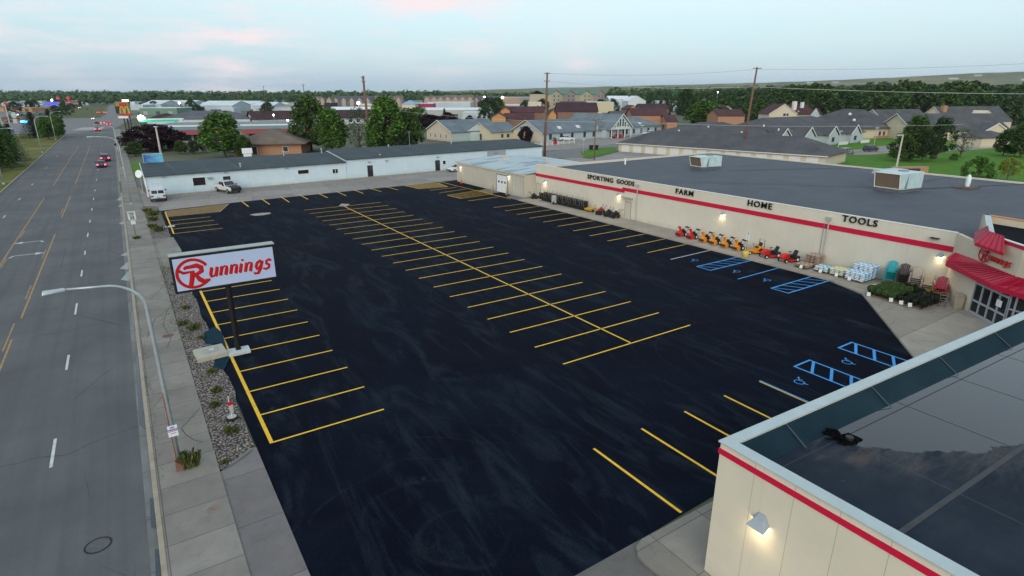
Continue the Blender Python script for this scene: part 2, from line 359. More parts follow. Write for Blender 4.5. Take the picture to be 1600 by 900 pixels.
# ------------------------------------------------------------------ mesh helpers
def tag(o, label=None, cat=None, group=None, kind=None):
    if label: o['label'] = label
    if cat: o['category'] = cat
    if group: o['group'] = group
    if kind: o['kind'] = kind
    return o
def thing(name, label, cat, loc=(0, 0, 0), rz=0, group=None):
    o = bpy.data.objects.new(name, None); COL.objects.link(o); o.empty_display_size = .3
    o.location = loc if len(loc) == 3 else (*loc, 0); o.rotation_euler = (0, 0, rz)
    return tag(o, label, cat, group)
class MB:
    def __init__(s): s.v = []; s.f = []; s.m = []; s.mi = 0; s.X = None
    def add(s, vs, fs):
        b = len(s.v)
        if s.X is not None: vs = [tuple(s.X @ Vector(v)) for v in vs]
        s.v += [tuple(v) for v in vs]; s.f += [tuple(b + i for i in f) for f in fs]; s.m += [s.mi] * len(fs)
        return s
    def box(s, x0, x1, y0, y1, z0, z1):
        return s.add([(x0, y0, z0), (x1, y0, z0), (x1, y1, z0), (x0, y1, z0), (x0, y0, z1), (x1, y0, z1), (x1, y1, z1), (x0, y1, z1)],
                     [(3, 2, 1, 0), (4, 5, 6, 7), (0, 1, 5, 4), (1, 2, 6, 5), (2, 3, 7, 6), (3, 0, 4, 7)])
    def hexa(s, b, t):
        return s.add(list(b) + list(t), [(3, 2, 1, 0), (4, 5, 6, 7), (0, 1, 5, 4), (1, 2, 6, 5), (2, 3, 7, 6), (3, 0, 4, 7)])
    def poly(s, pts): return s.add(pts, [tuple(range(len(pts)))])
    def prism(s, p, z0, z1):
        n = len(p)
        a = sum(p[i][0] * p[(i + 1) % n][1] - p[(i + 1) % n][0] * p[i][1] for i in range(n))
        if a < 0: p = p[::-1]
        return s.add([(x, y, z0) for x, y in p] + [(x, y, z1) for x, y in p],
                     [tuple(range(n))[::-1], tuple(range(n, 2 * n))] + [(i, (i + 1) % n, n + (i + 1) % n, n + i) for i in range(n)])
    def xprism(s, p, x0, x1):
        # polygon in (y,z) pushed along x
        n = len(p)
        return s.add([(x0, y, z) for y, z in p] + [(x1, y, z) for y, z in p],
                     [tuple(range(n))[::-1], tuple(range(n, 2 * n))] + [(i, (i + 1) % n, n + (i + 1) % n, n + i) for i in range(n)])
    def tube(s, pts, rad, n=8, cap=True):
        pts = [Vector(p) for p in pts]; k = len(pts)
        rad = rad if isinstance(rad, (list, tuple)) else [rad] * k
        ref = None; vs = []; fs = []
        for i, p in enumerate(pts):
            d = (pts[min(i + 1, k - 1)] - pts[max(i - 1, 0)]).normalized()
            if ref is None: ref = Vector((0, 0, 1)) if abs(d.z) < .9 else Vector((1, 0, 0))
            a = d.cross(ref).normalized(); b = d.cross(a).normalized(); ref = -b if False else ref
            for j in range(n):
                q = 2 * math.pi * j / n
                vs.append(p + (a * math.cos(q) + b * math.sin(q)) * rad[i])
        for i in range(k - 1):
            for j in range(n): fs.append((i * n + j, i * n + (j + 1) % n, (i + 1) * n + (j + 1) % n, (i + 1) * n + j))
        if cap: fs += [tuple(range(n))[::-1], tuple(range((k - 1) * n, k * n))]
        return s.add(vs, fs)
    def cyl(s, x, y, z0, z1, r, r2=None, n=16): return s.tube([(x, y, z0), (x, y, z1)], [r, r if r2 is None else r2], n)
    def lathe(s, prof, n=16, c=(0, 0, 0), axis='z'):
        vs = []; fs = []
        for r, z in prof:
            for j in range(n):
                q = 2 * math.pi * j / n
                p = (r * math.cos(q), r * math.sin(q), z)
                if axis == 'x': p = (p[2], p[0], p[1])
                if axis == 'y': p = (p[0], p[2], p[1])
                vs.append((p[0] + c[0], p[1] + c[1], p[2] + c[2]))
        k = len(prof)
        for i in range(k - 1):
            for j in range(n): fs.append((i * n + j, i * n + (j + 1) % n, (i + 1) * n + (j + 1) % n, (i + 1) * n + j))
        fs += [tuple(range(n))[::-1], tuple(range((k - 1) * n, k * n))]
        return s.add(vs, fs)
    def blob(s, c, r, seed=0, n=8, m=6, k=.2):
        rr = random.Random(seed); vs = []; fs = []
        rx, ry, rz = r if isinstance(r, (tuple, list)) else (r, r, r)
        for i in range(m + 1):
            t = math.pi * i / m
            for j in range(n):
                q = 2 * math.pi * j / n; a = 1 + rr.uniform(-k, k)
                vs.append((c[0] + rx * a * math.sin(t) * math.cos(q), c[1] + ry * a * math.sin(t) * math.sin(q), c[2] + rz * a * math.cos(t)))
        for i in range(m):
            for j in range(n): fs.append((i * n + j, (i + 1) * n + j, (i + 1) * n + (j + 1) % n, i * n + (j + 1) % n))
        return s.add(vs, fs)
    def mesh(s, name, mats, smooth=False):
        me = bpy.data.meshes.new(name); me.from_pydata(s.v, [], s.f)
        for m in (mats if isinstance(mats, (list, tuple)) else [mats]): me.materials.append(m)
        me.polygons.foreach_set('material_index', s.m)
        if smooth: me.polygons.foreach_set('use_smooth', [True] * len(me.polygons))
        me.update(); return me
    def build(s, name, mats, parent=None, smooth=False, bevel=0, world=False, label=None):
        if world and parent is not None:
            o_ = Vector(parent.location)
            if parent.parent: o_ = o_ + Vector(parent.parent.location)
            s.v = [tuple(Vector(v) - o_) for v in s.v]
        o = bpy.data.objects.new(name, s.mesh(name, mats, smooth)); COL.objects.link(o)
        if parent is not None: o.parent = parent
        if bevel:
            b = o.modifiers.new('bevel', 'BEVEL'); b.width = bevel; b.segments = 2; b.limit_method = 'ANGLE'
        if label: o['label'] = label
        return o
def put(name, me, parent=None, loc=(0, 0, 0), rz=0):
    o = bpy.data.objects.new(name, me); COL.objects.link(o); o.parent = parent; o.location = loc; o.rotation_euler = (0, 0, rz); return o
KIDS = {}
def kids(o): return [c for c in COL.objects if c.parent == o]
def dup(root, loc, rz=0, label=None, scale=None, group=None):
    r = root.copy(); COL.objects.link(r); r.location = loc if len(loc) == 3 else (*loc, 0); r.rotation_euler = (0, 0, rz)
    if scale: r.scale = scale if isinstance(scale, tuple) else (scale,) * 3
    if label: r['label'] = label
    if group: r['group'] = group
    key = root.data.name if root.data else root.name
    if root.name not in KIDS:
        KIDS[root.name] = [(c, kids(c)) for c in kids(root)]
    for c, sub in KIDS[root.name]:
        c2 = c.copy(); COL.objects.link(c2); c2.parent = r
        for g_ in sub: g2 = g_.copy(); COL.objects.link(g2); g2.parent = c2
    return r
def sheet(name, pts, mat, z=.004, kind='structure', label=None, cat=None):
    me = MB(); me.poly([(p[0], p[1], z) for p in pts]); o = me.build(name, mat)
    n = o.data.polygons[0].normal
    if n.z < 0: o.data.flip_normals()
    return tag(o, label, cat, kind=kind)
def ribbon(mb, p, q, wd, z):
    d = Vector((q[0] - p[0], q[1] - p[1])).normalized(); n = Vector((-d.y, d.x)) * wd / 2
    mb.poly([(p[0] - n.x, p[1] - n.y, z), (q[0] - n.x, q[1] - n.y, z), (q[0] + n.x, q[1] + n.y, z), (p[0] + n.x, p[1] + n.y, z)][::1])
def text_mb(body, size, ext=.03, shear=0, offset=0, spacing=1.0, X=None):
    c = bpy.data.curves.new('lettering', 'FONT'); c.body = body; c.size = size; c.extrude = ext; c.shear = shear; c.offset = offset
    c.space_character = spacing; c.align_x = 'CENTER'; c.align_y = 'CENTER'; c.resolution_u = 3
    o = bpy.data.objects.new('lettering', c); COL.objects.link(o)
    dg = bpy.context.evaluated_depsgraph_get(); dg.update()
    me = o.evaluated_get(dg).to_mesh()
    mb = MB(); mb.X = X
    mb.add([tuple(v.co) for v in me.vertices], [tuple(p.vertices) for p in me.polygons])
    o.evaluated_get(dg).to_mesh_clear(); bpy.data.objects.remove(o); bpy.data.curves.remove(c)
    return mb
def frame(origin, xdir, ydir):
    x = Vector(xdir).normalized(); y = Vector(ydir).normalized(); z = x.cross(y)
    return Matrix((( x.x, y.x, z.x, origin[0]), (x.y, y.y, z.y, origin[1]), (x.z, y.z, z.z, origin[2]), (0, 0, 0, 1)))

# ================================================================== THE SETTING
g = MB(); g.poly([(-9000, -3000, -.02), (12000, -3000, -.02), (12000, 12000, -.02), (-9000, 12000, -.02)])
tag(g.build('ground', TERR), kind='structure')
RX0, RX1 = -17.3, -1.62
sheet('road', [(RX0, -20), (RX1, -20), (RX1, 345), (RX0, 300)], ROAD, .004)
sheet('crossing_road', [(-260, 350), (-80, 332), (-17.3, 300), (-1.62, 330), (10, 480), (60, 505), (260, 470), (260, 485), (60, 520), (5, 525), (-30, 500), (-80, 400), (-260, 372)], STREET, .002)
sheet('far_road', [(-45, 470), (-22, 470), (-12, 900), (-6, 1600), (-14, 1600), (-60, 1000), (-110, 700), (-150, 500), (-120, 500), (-90, 640)], STREET, .006)
sheet('far_frontage_road', [(-6, 500), (2, 500), (3, 1500), (-2, 1500)], STREET, .008)
sheet('median_lawn', [(RX0 - .3, 20), (RX0 - .3, 298), (-25, 330), (-33, 300), (-33, 20)], MEDIAN, .012)
sheet('frontage_road', [(-33, 20), (-33, 300), (-40, 335), (-52, 335), (-44, 290), (-44, 20)], STREET, .006)
sheet('west_lawn', [(-45, 60), (-45, 290), (-54, 332), (-160, 345), (-200, 60)], FIELD, .006)
sheet('far_median_grass', [(-70, 505), (-8, 500), (-7, 1300), (-16, 1300), (-35, 900), (-55, 700)], FIELD, .009)
sheet('far_verge_grass', [(-320, 378), (-160, 378), (-150, 480), (-180, 700), (-330, 700)], FIELD, .006)
# kerbs and gutter
gm = MB(); gm.box(RX1, -1.32, -20, 335, -.01, .008); tag(gm.build('gutter', GUTTER), kind='structure')
k = MB()
k.box(-1.32, -1.14, -20, 60, -.02, .13); k.box(-1.32, -1.14, 60, 112, -.02, .10); k.box(-1.32, -1.14, 128, 335, -.02, .13)
k.box(RX0 - .3, RX0 - .12, 20, 298, -.02, .13)
tag(k.build('kerb', KERBM, bevel=.02), kind='structure')
sw = MB(); sw.box(-1.14, 1.1, -20, 330, -.02, .10)
tag(sw.build('sidewalk', SIDEW), kind='structure')
# gravel strip and driveways between the sidewalk and the lot
def gravel_pts(pts):
    return pts
gs = MB()
rr = random.Random(4)
def wavy(x, y0, y1, n, a):
    return [(x + rr.uniform(-a, a), y0 + (y1 - y0) * i / n) for i in range(n + 1)]
east = wavy(2.72, 25.2, 58.5, 34, .12)
gs.prism([(1.1, 24.0), (1.75, 24.3)] + east + [(1.1, 60.5)], -.02, .06)
gs2 = wavy(2.85, 73.0, 95.5, 18, .12)
gs.prism([(1.1, 73.0)] + gs2 + [(1.1, 96.5)], -.02, .06)
tag(gs.build('gravel_strip', GRAVEL), kind='structure')
sheet('driveway_apron', [(1.1, -10), (2.85, -10), (2.75, 25.0), (2.35, 25.0), (1.1, 23.7)], APRON, .07)
dr = MB(); dr.prism([(1.1, -10), (2.8, -10), (2.72, 24.9), (2.45, 25.0), (1.1, 23.8)], -.02, .064); tag(dr.build('driveway', APRON), kind='structure')
bpy.data.objects.remove(bpy.data.objects['driveway_apron'])
dn = MB(); dn.prism([(1.1, 60.5), (2.75, 59.2), (3.3, 66), (3.1, 73), (1.1, 73)], -.02, .05); tag(dn.build('north_driveway', SIDEW), kind='structure')
# parking lot
lotpts = [(2.76, 11.45), (13.2, 11.45), (17.0, 11.55), (50, 11.0), (52, 20), (52, 96.2), (46.7, 95.3), (13.7, 93.2), (3.0, 91.6), (2.85, 73), (2.7, 40)]
sheet('parking_lot', lotpts, LOT, .004)
sheet('old_asphalt_lot', [(2.8, 11.47), (13.0, 11.47), (14.5, 2), (14.5, -20), (2.8, -20)], GREYASPH, .002)
# yard in front of the white building and streets behind
sheet('yard_pavement', [(1.1, 96.4), (3.0, 91.58), (13.7, 93.18), (46.7, 95.28), (52, 96.18), (54, 93.5), (95, 96), (96, 116), (84, 114), (2.3, 107), (1.1, 121)], YARD, .003)
ap = MB(); ap.prism([(2.3, 104.9), (56, 109.2), (56, 110.1), (2.3, 105.8)], -.02, .09); tag(ap.build('footing_strip', KERBM), kind='structure')
sheet('corner_lawn', [(.9, 131.2), (2.5, 131.2), (4, 163), (1.1, 163)], LAWN, .02)
sheet('corner_drive', [(1.1, 119), (3.4, 119), (3.2, 130.6), (1.1, 130.6)], GREYASPH, .011)
sheet('back_lot', [(2.2, 116), (86, 122), (97, 131), (97, 142), (60, 158), (2, 162)], GREYASPH, .002)
sheet('back_lawn', [(7, 146), (29, 156), (28, 161), (7, 156)], LAWN, .012)
sheet('side_street', [(88, 118), (96, 114.4), (175, 150), (300, 128), (300, 140), (176, 160), (104, 134), (86, 128)], STREET, .006)
sheet('care_home_lot', [(98, 134), (122, 137), (176, 163.5), (176, 172), (100, 166)], YARD, .008)
sheet('corner_grass', [(96.5, 113.5), (114, 121.5), (125, 132), (120, 133.5), (106, 127)], LAWN, .02)
sheet('garage_drive', [(93, 109), (100, 72), (125, 60), (126, 72), (116, 121), (110, 118)], YARD, .009)
sheet('care_home_lawn', [(96, 166), (176, 172), (176, 200), (96, 200)], LAWN, .011)
sheet('condo_lawn', [(120, 30), (260, 25), (300, 60), (300, 118), (176, 126), (140, 90), (131, 67), (118, 45)], LAWN, .004)
sheet('condo_drive', [(146, 86), (166, 78), (190, 78), (206, 86), (208, 90), (190, 90), (178, 88), (160, 92), (150, 96)], YARD, .012)
sheet('condo_street', [(186, 78), (192, 72), (330, 46), (330, 51), (200, 77)], YARD, .014)
sheet('corner_driveway', [(118, 34), (152, 40), (220, 28), (220, 10), (118, 20)], YARD, .013)
# store walkway with its real kerb step
wk = MB()
wk.prism([(48.2, 71.5), (48.2, 24.3), (46.95, 21.0), (37.85, 13.47), (33.2, 9.6), (33.2, 8.0), (52.4, 8.0), (52.4, 71.5)], -.02, .13)
tag(wk.build('store_walkway', WALK), kind='structure')
wk = MB(); wk.prism([(48.2, 71.6), (51, 71.6), (50.6, 76.5), (48.3, 75)], -.02, .05); wk.prism([(48.4, 79.5), (50.2, 79.5), (50.2, 84), (48.3, 83)], -.02, .05)
tag(wk.build('shed_ramp', APRON), kind='structure')
cw = MB()
cor = [(12.15, 10.6), (12.2, 10.95), (12.5, 11.3), (12.95, 11.4), (34, 11.0), (34, 8.0), (13.2, 8.9), (13.2, -3), (14.3, -12), (14.0, -12), (12.7, 8.7)]
cw.prism([(12.25, 10.5), (12.3, 10.9), (12.55, 11.22), (12.95, 11.36), (34, 11.0), (34, 7.6), (14.2, 7.6), (14.2, -20), (12.55, -20), (12.4, 8)], -.02, .13)
tag(cw.build('building_walk', SIDEW, bevel=.03), kind='structure')
# ------------------------------------------------------------------ painted markings
def strips(name, segs, mat, z):
    m = MB()
    for p, q, wd in segs: ribbon(m, p, q, wd, z)
    return tag(m.build(name, mat), kind='structure')
y = []
for i in range(21):
    yy = 24.1 + 2.86 * i; y.append(((19.45, yy), (30.5, yy), .11))
y.append(((24.95, 24.1), (24.95, 82.6), .13))
strips('stall_paint', y, YEL, .0085)
y = [((3.38, 25.0 + 2.83 * i), (8.75, 25.0 + 2.83 * i), .11) for i in range(10)]
strips('west_stall_paint', y, YEL, .0085)
strips('west_edge_paint', [((3.38, 24.95), (3.33, 50.7), .17), ((3.3, 75), (3.45, 90.3), .15)], YEL, .0125)
y = [((3.35, 75.0 + 2.75 * i), (8.4 - .1 * i, 75.1 + 2.75 * i), .11) for i in range(4)]
y += [((15.3, 16.6), (15.3, 11.6), .13), ((18.27, 16.6), (18.27, 11.3), .13), ((21.2, 16.55), (21.2, 11.3), .13), ((24.2, 16.5), (24.2, 11.3), .13), ((27.15, 16.45), (27.15, 11.3), .09)]
for i in range(11): y.append(((42.15, 39.4 + 2.93 * i), (48.1, 39.6 + 2.93 * i), .11))
for px, py, qx, qy in ((377.5, 314.5, 388.5, 323), (409, 311, 421.5, 319.5), (439, 307.5, 452, 316), (467.5, 304.5, 481.5, 311.5), (498, 302.5, 512, 309), (525.5, 299, 541, 306), (552.5, 296.5, 568, 302.5), (578, 294.5, 596, 299.5), (602.5, 291.5, 622, 297)):
    y.append((G(px, py), G(qx, qy), .14))
for px, py, qx, qy in ((672, 297.5, 714, 292.5), (686, 301.5, 728, 295.5), (732, 314, 783, 307), (686, 283.8, 798, 311)):
    y.append((G(px, py), G(qx, qy), .13))
strips('edge_stall_paint', y, YEL, .0085)
def hatched(name, a, b, c, d, n, mat, base=None, wd=.12, z=.0085):
    if base: sheet(name + '_ground', [a, b, c, d], base, z - .0035)
    s = [(a, b, wd), (b, c, wd), (c, d, wd), (d, a, wd)]
    m = MB()
    for p, q, k_ in s[::2]: ribbon(m, p, q, k_, z)
    for p, q, k_ in s[1::2]: ribbon(m, p, q, k_, z + .004)
    tag(m.build(name, mat), kind='structure')
    m = MB()
    for i in range(1, n):
        t = i / n
        p = (a[0] + (b[0] - a[0]) * t, a[1] + (b[1] - a[1]) * t); t2 = max(0, t - .02 * 0)
        q = (d[0] + (c[0] - d[0]) * t, d[1] + (c[1] - d[1]) * t)
        ribbon(m, p, q, wd * .8, z + .008)
    tag(m.build(name + '_bars', mat), kind='structure')
hatched('corner_hatching', (3.55, 90.9), (3.35, 86.4), (9.6, 86.4), (11.6, 92.3), 12, YELOLD, M('faded_yellow_brown', (.13, .085, .022), .9, .35, 1.2), .16)
hatched('far_hatching', G(632, 290), G(655, 295), G(700, 292), G(684, 285.8), 5, YEL, M('faded_yellow_brown', (.1, .07, .03)), .13)
hatched('shed_hatching', G(699, 305.2), G(720, 310.2), G(770, 303), G(748, 297.5), 5, YEL, None, .14)
sheet('worn_patch', [(13.9 + 1.35 * math.cos(a * .7) * (1 + .25 * math.sin(a * 2.3)), 81.6 + .9 * math.sin(a * .7)) for a in range(9)], M('worn_paint_patch', (.30, .26, .23), .9, .4, 2), .0088)
sheet('worn_patch', [(24.4, 81.9), (25.2, 80.9), (26.2, 82.4), (25.3, 83.4)], M('worn_paint_patch', (.3, .26, .23)), .0175)
b = []
def ladder(x0, x1, y0, y1, along, n, skew):
    # accessible-stall aisle: frame plus slanting bars
    s = [((x0, y0), (x1, y0), .12), ((x0, y1), (x1, y1), .12)]
    return s
bl = MB(); bl2 = MB()
for y0, y1 in ((31.9, 33.4), (24.35, 25.85)):
    ribbon(bl, (42.3, y0), (48.45, y0), .13, .0085); ribbon(bl, (42.3, y1), (48.45, y1), .13, .0085)
    ribbon(bl2, (42.36, y0 - .06), (42.36, y1 + .06), .13, .0125)
    for i in range(5):
        x = 43.4 + i * 1.1; ribbon(bl2, (x + .15, y0), (x - .75, y1), .10, .0125)
ribbon(bl, (42.2, 28.9), (48.4, 29.0), .12, .0085); ribbon(bl, (27.27, 16.5), (27.27, 11.3), .09, .0085)
for x0, x1 in ((30.5, 32.05), (35.25, 36.8)):
    ribbon(bl, (x0, 16.5), (x0, 10.9), .12, .0085); ribbon(bl, (x1, 16.5), (x1, 10.9), .12, .0085)
    ribbon(bl2, (x0 - .06, 16.45), (x1 + .06, 16.45), .12, .0125)
    for i in range(4): ribbon(bl2, (x0, 15.4 - i * 1.1), (x1, 16.2 - i * 1.1), .16, .0125)
tag(bl.build('blue_stall_paint', BLUE), kind='structure'); tag(bl2.build('blue_aisle_paint', BLUE), kind='structure')
def wheelchair(x, y, a, s=.62):
    m = MB(); ca, sa = math.cos(a), math.sin(a)
    def P(u, v): return (x + (u * ca - v * sa) * s, y + (u * sa + v * ca) * s)
    arc = [(.42 * math.cos(R(t)) - .05, .42 * math.sin(R(t)) - .3) for t in range(110, 391, 35)]
    for path, zz in ((arc, .0085), ([(-.12, .45), (-.08, -.02), (.28, -.05), (.5, -.55), (.68, -.5)], .0125), ([(-.1, .2), (.22, .2)], .0165)):
        for p, q in zip(path[:-1], path[1:]): ribbon(m, P(*p), P(*q), .09 * s, zz); zz += .0002
    m.poly([(*P(-.13 + .12 * math.cos(R(t)), .62 + .12 * math.sin(R(t))), .0085) for t in range(0, 360, 45)])
    return tag(m.build('wheelchair_symbol_paint', BLUE), kind='structure')
for px, py, a in ((1084, 407, 90), (1149, 424.5, 90), (1196.5, 438, 90), (1250, 595, -60), (1324, 564.3, -60)):
    wheelchair(*G(px, py), R(a))
strips('white_stall_paint', [((42.2, 36.4), (48.3, 36.6), .12)], WHITEP, .0085)
wp = MB()
for a, b_ in ((28.2, 30.8), (39.2, 41.6), (49.8, 52.6), (60.8, 63.1), (69.4, 71.2), (78.5, 80.8), (87.6, 89.6), (97, 99), (107, 109.2), (117, 119), (132, 134), (150, 152), (172, 174), (196, 198), (222, 224)):
    ribbon(wp, (-4.85, a), (-4.85, b_), .12, .0085)
for a in (97, 113, 131, 160, 190): ribbon(wp, (-14.2, a), (-14.2, a + 2.2), .12, .0085)
def turn_arrow(x, y, s):
    pts = [(-1.5, 0), (-.7, .5 * s), (-.75, .22 * s), (.6, .2 * s), (1.2, -.15 * s), (1.3, .1 * s), (.75, .42 * s), (.0, .45 * s)]
    ribbon(wp, (x - 1.0, y), (x + .7, y + .05), .16, .0085)
    wp.poly([(x - 1.6, y, .0125), (x - .8, y - .42, .0125), (x - .8, y + .42, .0125)]); ribbon(wp, (x + .7, y + .05), (x + 1.05, y - s * .75), .16, .0165)
turn_arrow(-9.75, 79, 1)
wp2 = wp
ribbon(wp, (-10.6, 72.6), (-8.9, 72.6), .16, .0085); wp.poly([(-8.2, 72.6, .0125), (-8.95, 73.1, .0125), (-8.95, 72.1, .0125)]); ribbon(wp, (-10.65, 72.6), (-10.9, 71.8), .16, .0165)
ribbon(wp, (-14, 303), (-3, 303), .6, .0085)
sheet('stop_bar_patch', [(-17, 330), (-6, 330), (-5, 356), (-14, 356)], M('pale_pavement', (.30, .31, .31), .9, .15), .0095)
tag(wp.build('white_road_paint', WHITEP), kind='structure')
oy = MB(); OY = M('worn_orange_paint', (.32, .20, .09), .85, .4, 2.5)

ribbon(oy, (-8.05, 40), (-8.05, 46.5), .11, .0085); ribbon(oy, (-8.0, 51.0), (-7.95, 82), .12, .0085); ribbon(oy, (-7.95, 93), (-7.9, 113), .12, .0085); ribbon(oy, (-7.9, 128), (-7.9, 225), .12, .0085)
ribbon(oy, (-8.28, 44.5), (-8.28, 50), .09, .0085); ribbon(oy, (-8.22, 56), (-8.22, 60), .09, .0085); ribbon(oy, (-8.22, 70), (-8.22, 74), .09, .0085); ribbon(oy, (-8.22, 96), (-8.2, 101), .09, .0085)
ribbon(oy, (-8.05, 15), (-8.05, 36), .11, .0085)
ribbon(oy, (-11.3, 66), (-11.15, 113), .12, .0085); ribbon(oy, (-11.0, 128), (-10.9, 225), .12, .0085); ribbon(oy, (-11.05, 82), (-11.03, 86), .09, .0085); ribbon(oy, (-11.1, 68), (-11.08, 72), .09, .0085)
tag(oy.build('orange_road_paint', OY), kind='structure')
# wet patch of fresh sealer against the gravel
sheet('wet_sealer_patch', [(2.62, 41.0), (3.2, 41.6), (3.45, 40.2), (3.35, 38.0), (3.2, 35.5), (2.75, 34.2), (2.2, 34.6), (2.5, 36.0), (3.2, 36.6), (3.2, 38.3), (2.3, 38.6), (2.25, 40.2)], M('wet_sealer', (.006, .028, .045), .7, .3, 1, spec=.05), .0665)
# spilled / washed concrete in the gutter
for i, (y0, y1, wd) in enumerate(((57, 60.5, .5), (61, 64, .55), (66.5, 68.2, .35), (84, 86.3, .2), (98, 100, .3), (104, 108.5, .35))):
    sheet('gutter_silt', [(-1.75 - wd * .5, y0 + .7), (-1.4, y0), (-1.22, (y0 + y1) / 2), (-1.35, y1), (-1.7, (y0 + y1) / 2 + .3)], M('pale_silt', (.27, .31, .31), .9, .2), .0135 + .0002 * i)
sheet('gutter_puddle', [(-1.58, 30), (-1.36, 29.4), (-1.35, 36), (-1.5, 37)], M('gutter_water', (.02, .035, .045), .1, .2, spec=.6), .0125)
for ya, yb in ((18.9, 20.3), (21.7, 23.5), (35, 39), (44, 48)):
    sheet('gutter_puddle', [(-1.5, ya), (-1.36, ya - .2), (-1.35, yb), (-1.45, yb + .1)], MATS['gutter_water'], .0165)

# ------------------------------------------------------------------ hills on the horizon
def hills(name, prof, D0, D1, mat, seed, back=1200):
    rr = random.Random(seed); m = MB(); nx = 140; ny = 9
    a0, a1 = prof[0][0], prof[-1][0]
    vs = []
    for i in range(nx + 1):
        px = a0 + (a1 - a0) * i / nx
        for (xa, ya), (xb, yb) in zip(prof[:-1], prof[1:]):
            if xa <= px <= xb: py = ya + (yb - ya) * (px - xa) / (xb - xa); break
        py += rr.uniform(-.35, .35)
        for j in range(ny + 1):
            t = j / ny; D = D0 + (D1 - D0) * t
            X, Y = AT(px, D); Xe, Ye = AT(px, D1)
            h = max(3, HT(py, Xe, Ye))
            z = h * (t ** 1.25) + (math.sin(px * .013 + t * 5) + math.sin(px * .031 - t * 9)) * h * .035 * t * (1 - t) * 4
            vs.append((X, Y, max(z, -1) if j else -2))
        X, Y = AT(px, D1 + back); vs.append((X, Y, h * .5))
    k = ny + 2; fs = []
    for i in range(nx):
        for j in range(ny + 1): fs.append((i * k + j, (i + 1) * k + j, (i + 1) * k + j + 1, i * k + j + 1))
    m.add(vs, fs); return tag(m.build(name, mat, smooth=True), kind='structure')
hills('hills', [(-700, 147), (-200, 146), (0, 145.5), (150, 144), (300, 145), (480, 147), (600, 145), (700, 142), (850, 137.5), (1000, 134), (1100, 131.5), (1200, 129), (1300, 125), (1400, 121), (1500, 115), (1600, 111.5), (1900, 104), (2300, 110), (2700, 130)], 1500, 3400, HILL, 3)

# ================================================================== BUILDINGS
def wall_lamp(parent, x, y, z, face, power=26, s=1.0):
    # wall pack: sloping hood, warm lens below. face = outward unit vector
    fx, fy = face
    X = Matrix(((fy, fx, 0, x), (-fx, fy, 0, y), (0, 0, 1, z), (0, 0, 0, 1)))   # local: x along the wall, y outward
    h = MB(); h.X = X
    h.hexa([(-.24 * s, .0, -.02), (.24 * s, .0, -.02), (.26 * s, .30 * s, -.10 * s), (-.26 * s, .30 * s, -.10 * s)], [(-.14 * s, .0, .2 * s), (.14 * s, .0, .2 * s), (.13 * s, .12 * s, .15 * s), (-.13 * s, .12 * s, .15 * s)])
    h.hexa([(-.12 * s, .0, .19 * s), (.12 * s, .0, .19 * s), (.12 * s, .1 * s, .15 * s), (-.12 * s, .1 * s, .15 * s)], [(-.1 * s, 0, .27 * s), (.1 * s, 0, .27 * s), (.1 * s, .05 * s, .25 * s), (-.1 * s, .05 * s, .25 * s)])
    o = h.build('wall_lamp', M('lamp_housing', (.30, .34, .38), .5, .1), parent, world=True, bevel=.012)
    l = MB(); l.X = X; l.box(-.19 * s, .19 * s, .03, .24 * s, -.10 * s, -.055 * s)
    l.build('lens', M('lit_lens', (.9, .8, .6), .3, 0, emit=(1, .80, .48, 8)), o, world=True)
    ld = bpy.data.lights.new('wall_light', 'SPOT'); ld.energy = power * .3; ld.color = (1, .76, .42); ld.spot_size = R(150); ld.spot_blend = .9; ld.shadow_soft_size = .12
    lo = bpy.data.objects.new('wall_light', ld); COL.objects.link(lo); lo.parent = parent
    lo.location = X @ Vector((0, .22 * s, -.16 * s)) - Vector(parent.location)
    lo.rotation_euler = Vector((fx * -.25, fy * -.25, 1)).normalized().to_track_quat('Z', 'Y').to_euler()
    return o
# --- big store
st = thing('store_building', 'long cream farm store with red stripe, black department lettering and grey flat roof', 'store', (52, 16, 0))
ST_Y1 = 72.4
m = MB()
m.box(52, 52.35, 17.4, ST_Y1, -.05, 5.0); m.box(52.35, 92, ST_Y1 - .35, ST_Y1, -.05, 4.75); m.box(91.7, 92, -20, ST_Y1 - .35, -.05, 4.75); m.box(52.35, 91.7, -20, -19.7, 0, 4.75)
m.build('wall', CREAMX, st, world=True)
m = MB(); m.poly([(52.34, -19.7, 4.42), (91.7, -19.7, 4.6), (91.7, ST_Y1 - .35, 4.6), (52.34, ST_Y1 - .35, 4.42)]); m.build('roof', STOREROOF, st, world=True)
m = MB(); m.box(51.97, 52.38, 17.4, ST_Y1 + .03, 5.0, 5.04); m.box(52.38, 92.03, ST_Y1 - .38, ST_Y1 + .03, 4.75, 4.79); m.box(91.67, 92.03, -20, ST_Y1 - .38, 4.75, 4.79)
m.build('coping', M('cream_coping', (.62, .60, .54), .5, .05), st, world=True)
YJ = PXJ = 54.6
m = MB(); m.box(51.955, 52, YJ - 1.0, ST_Y1, 3.28, 3.72); m.build('stripe', RED, st, world=True)
m = MB(); m.box(51.955, 52, 16.9, YJ - 1.0, 3.50, 3.94); m.box(51.954, 52, YJ - 1.4, YJ - 1.0, 3.28, 3.5); m.build('stripe', RED, st, world=True)
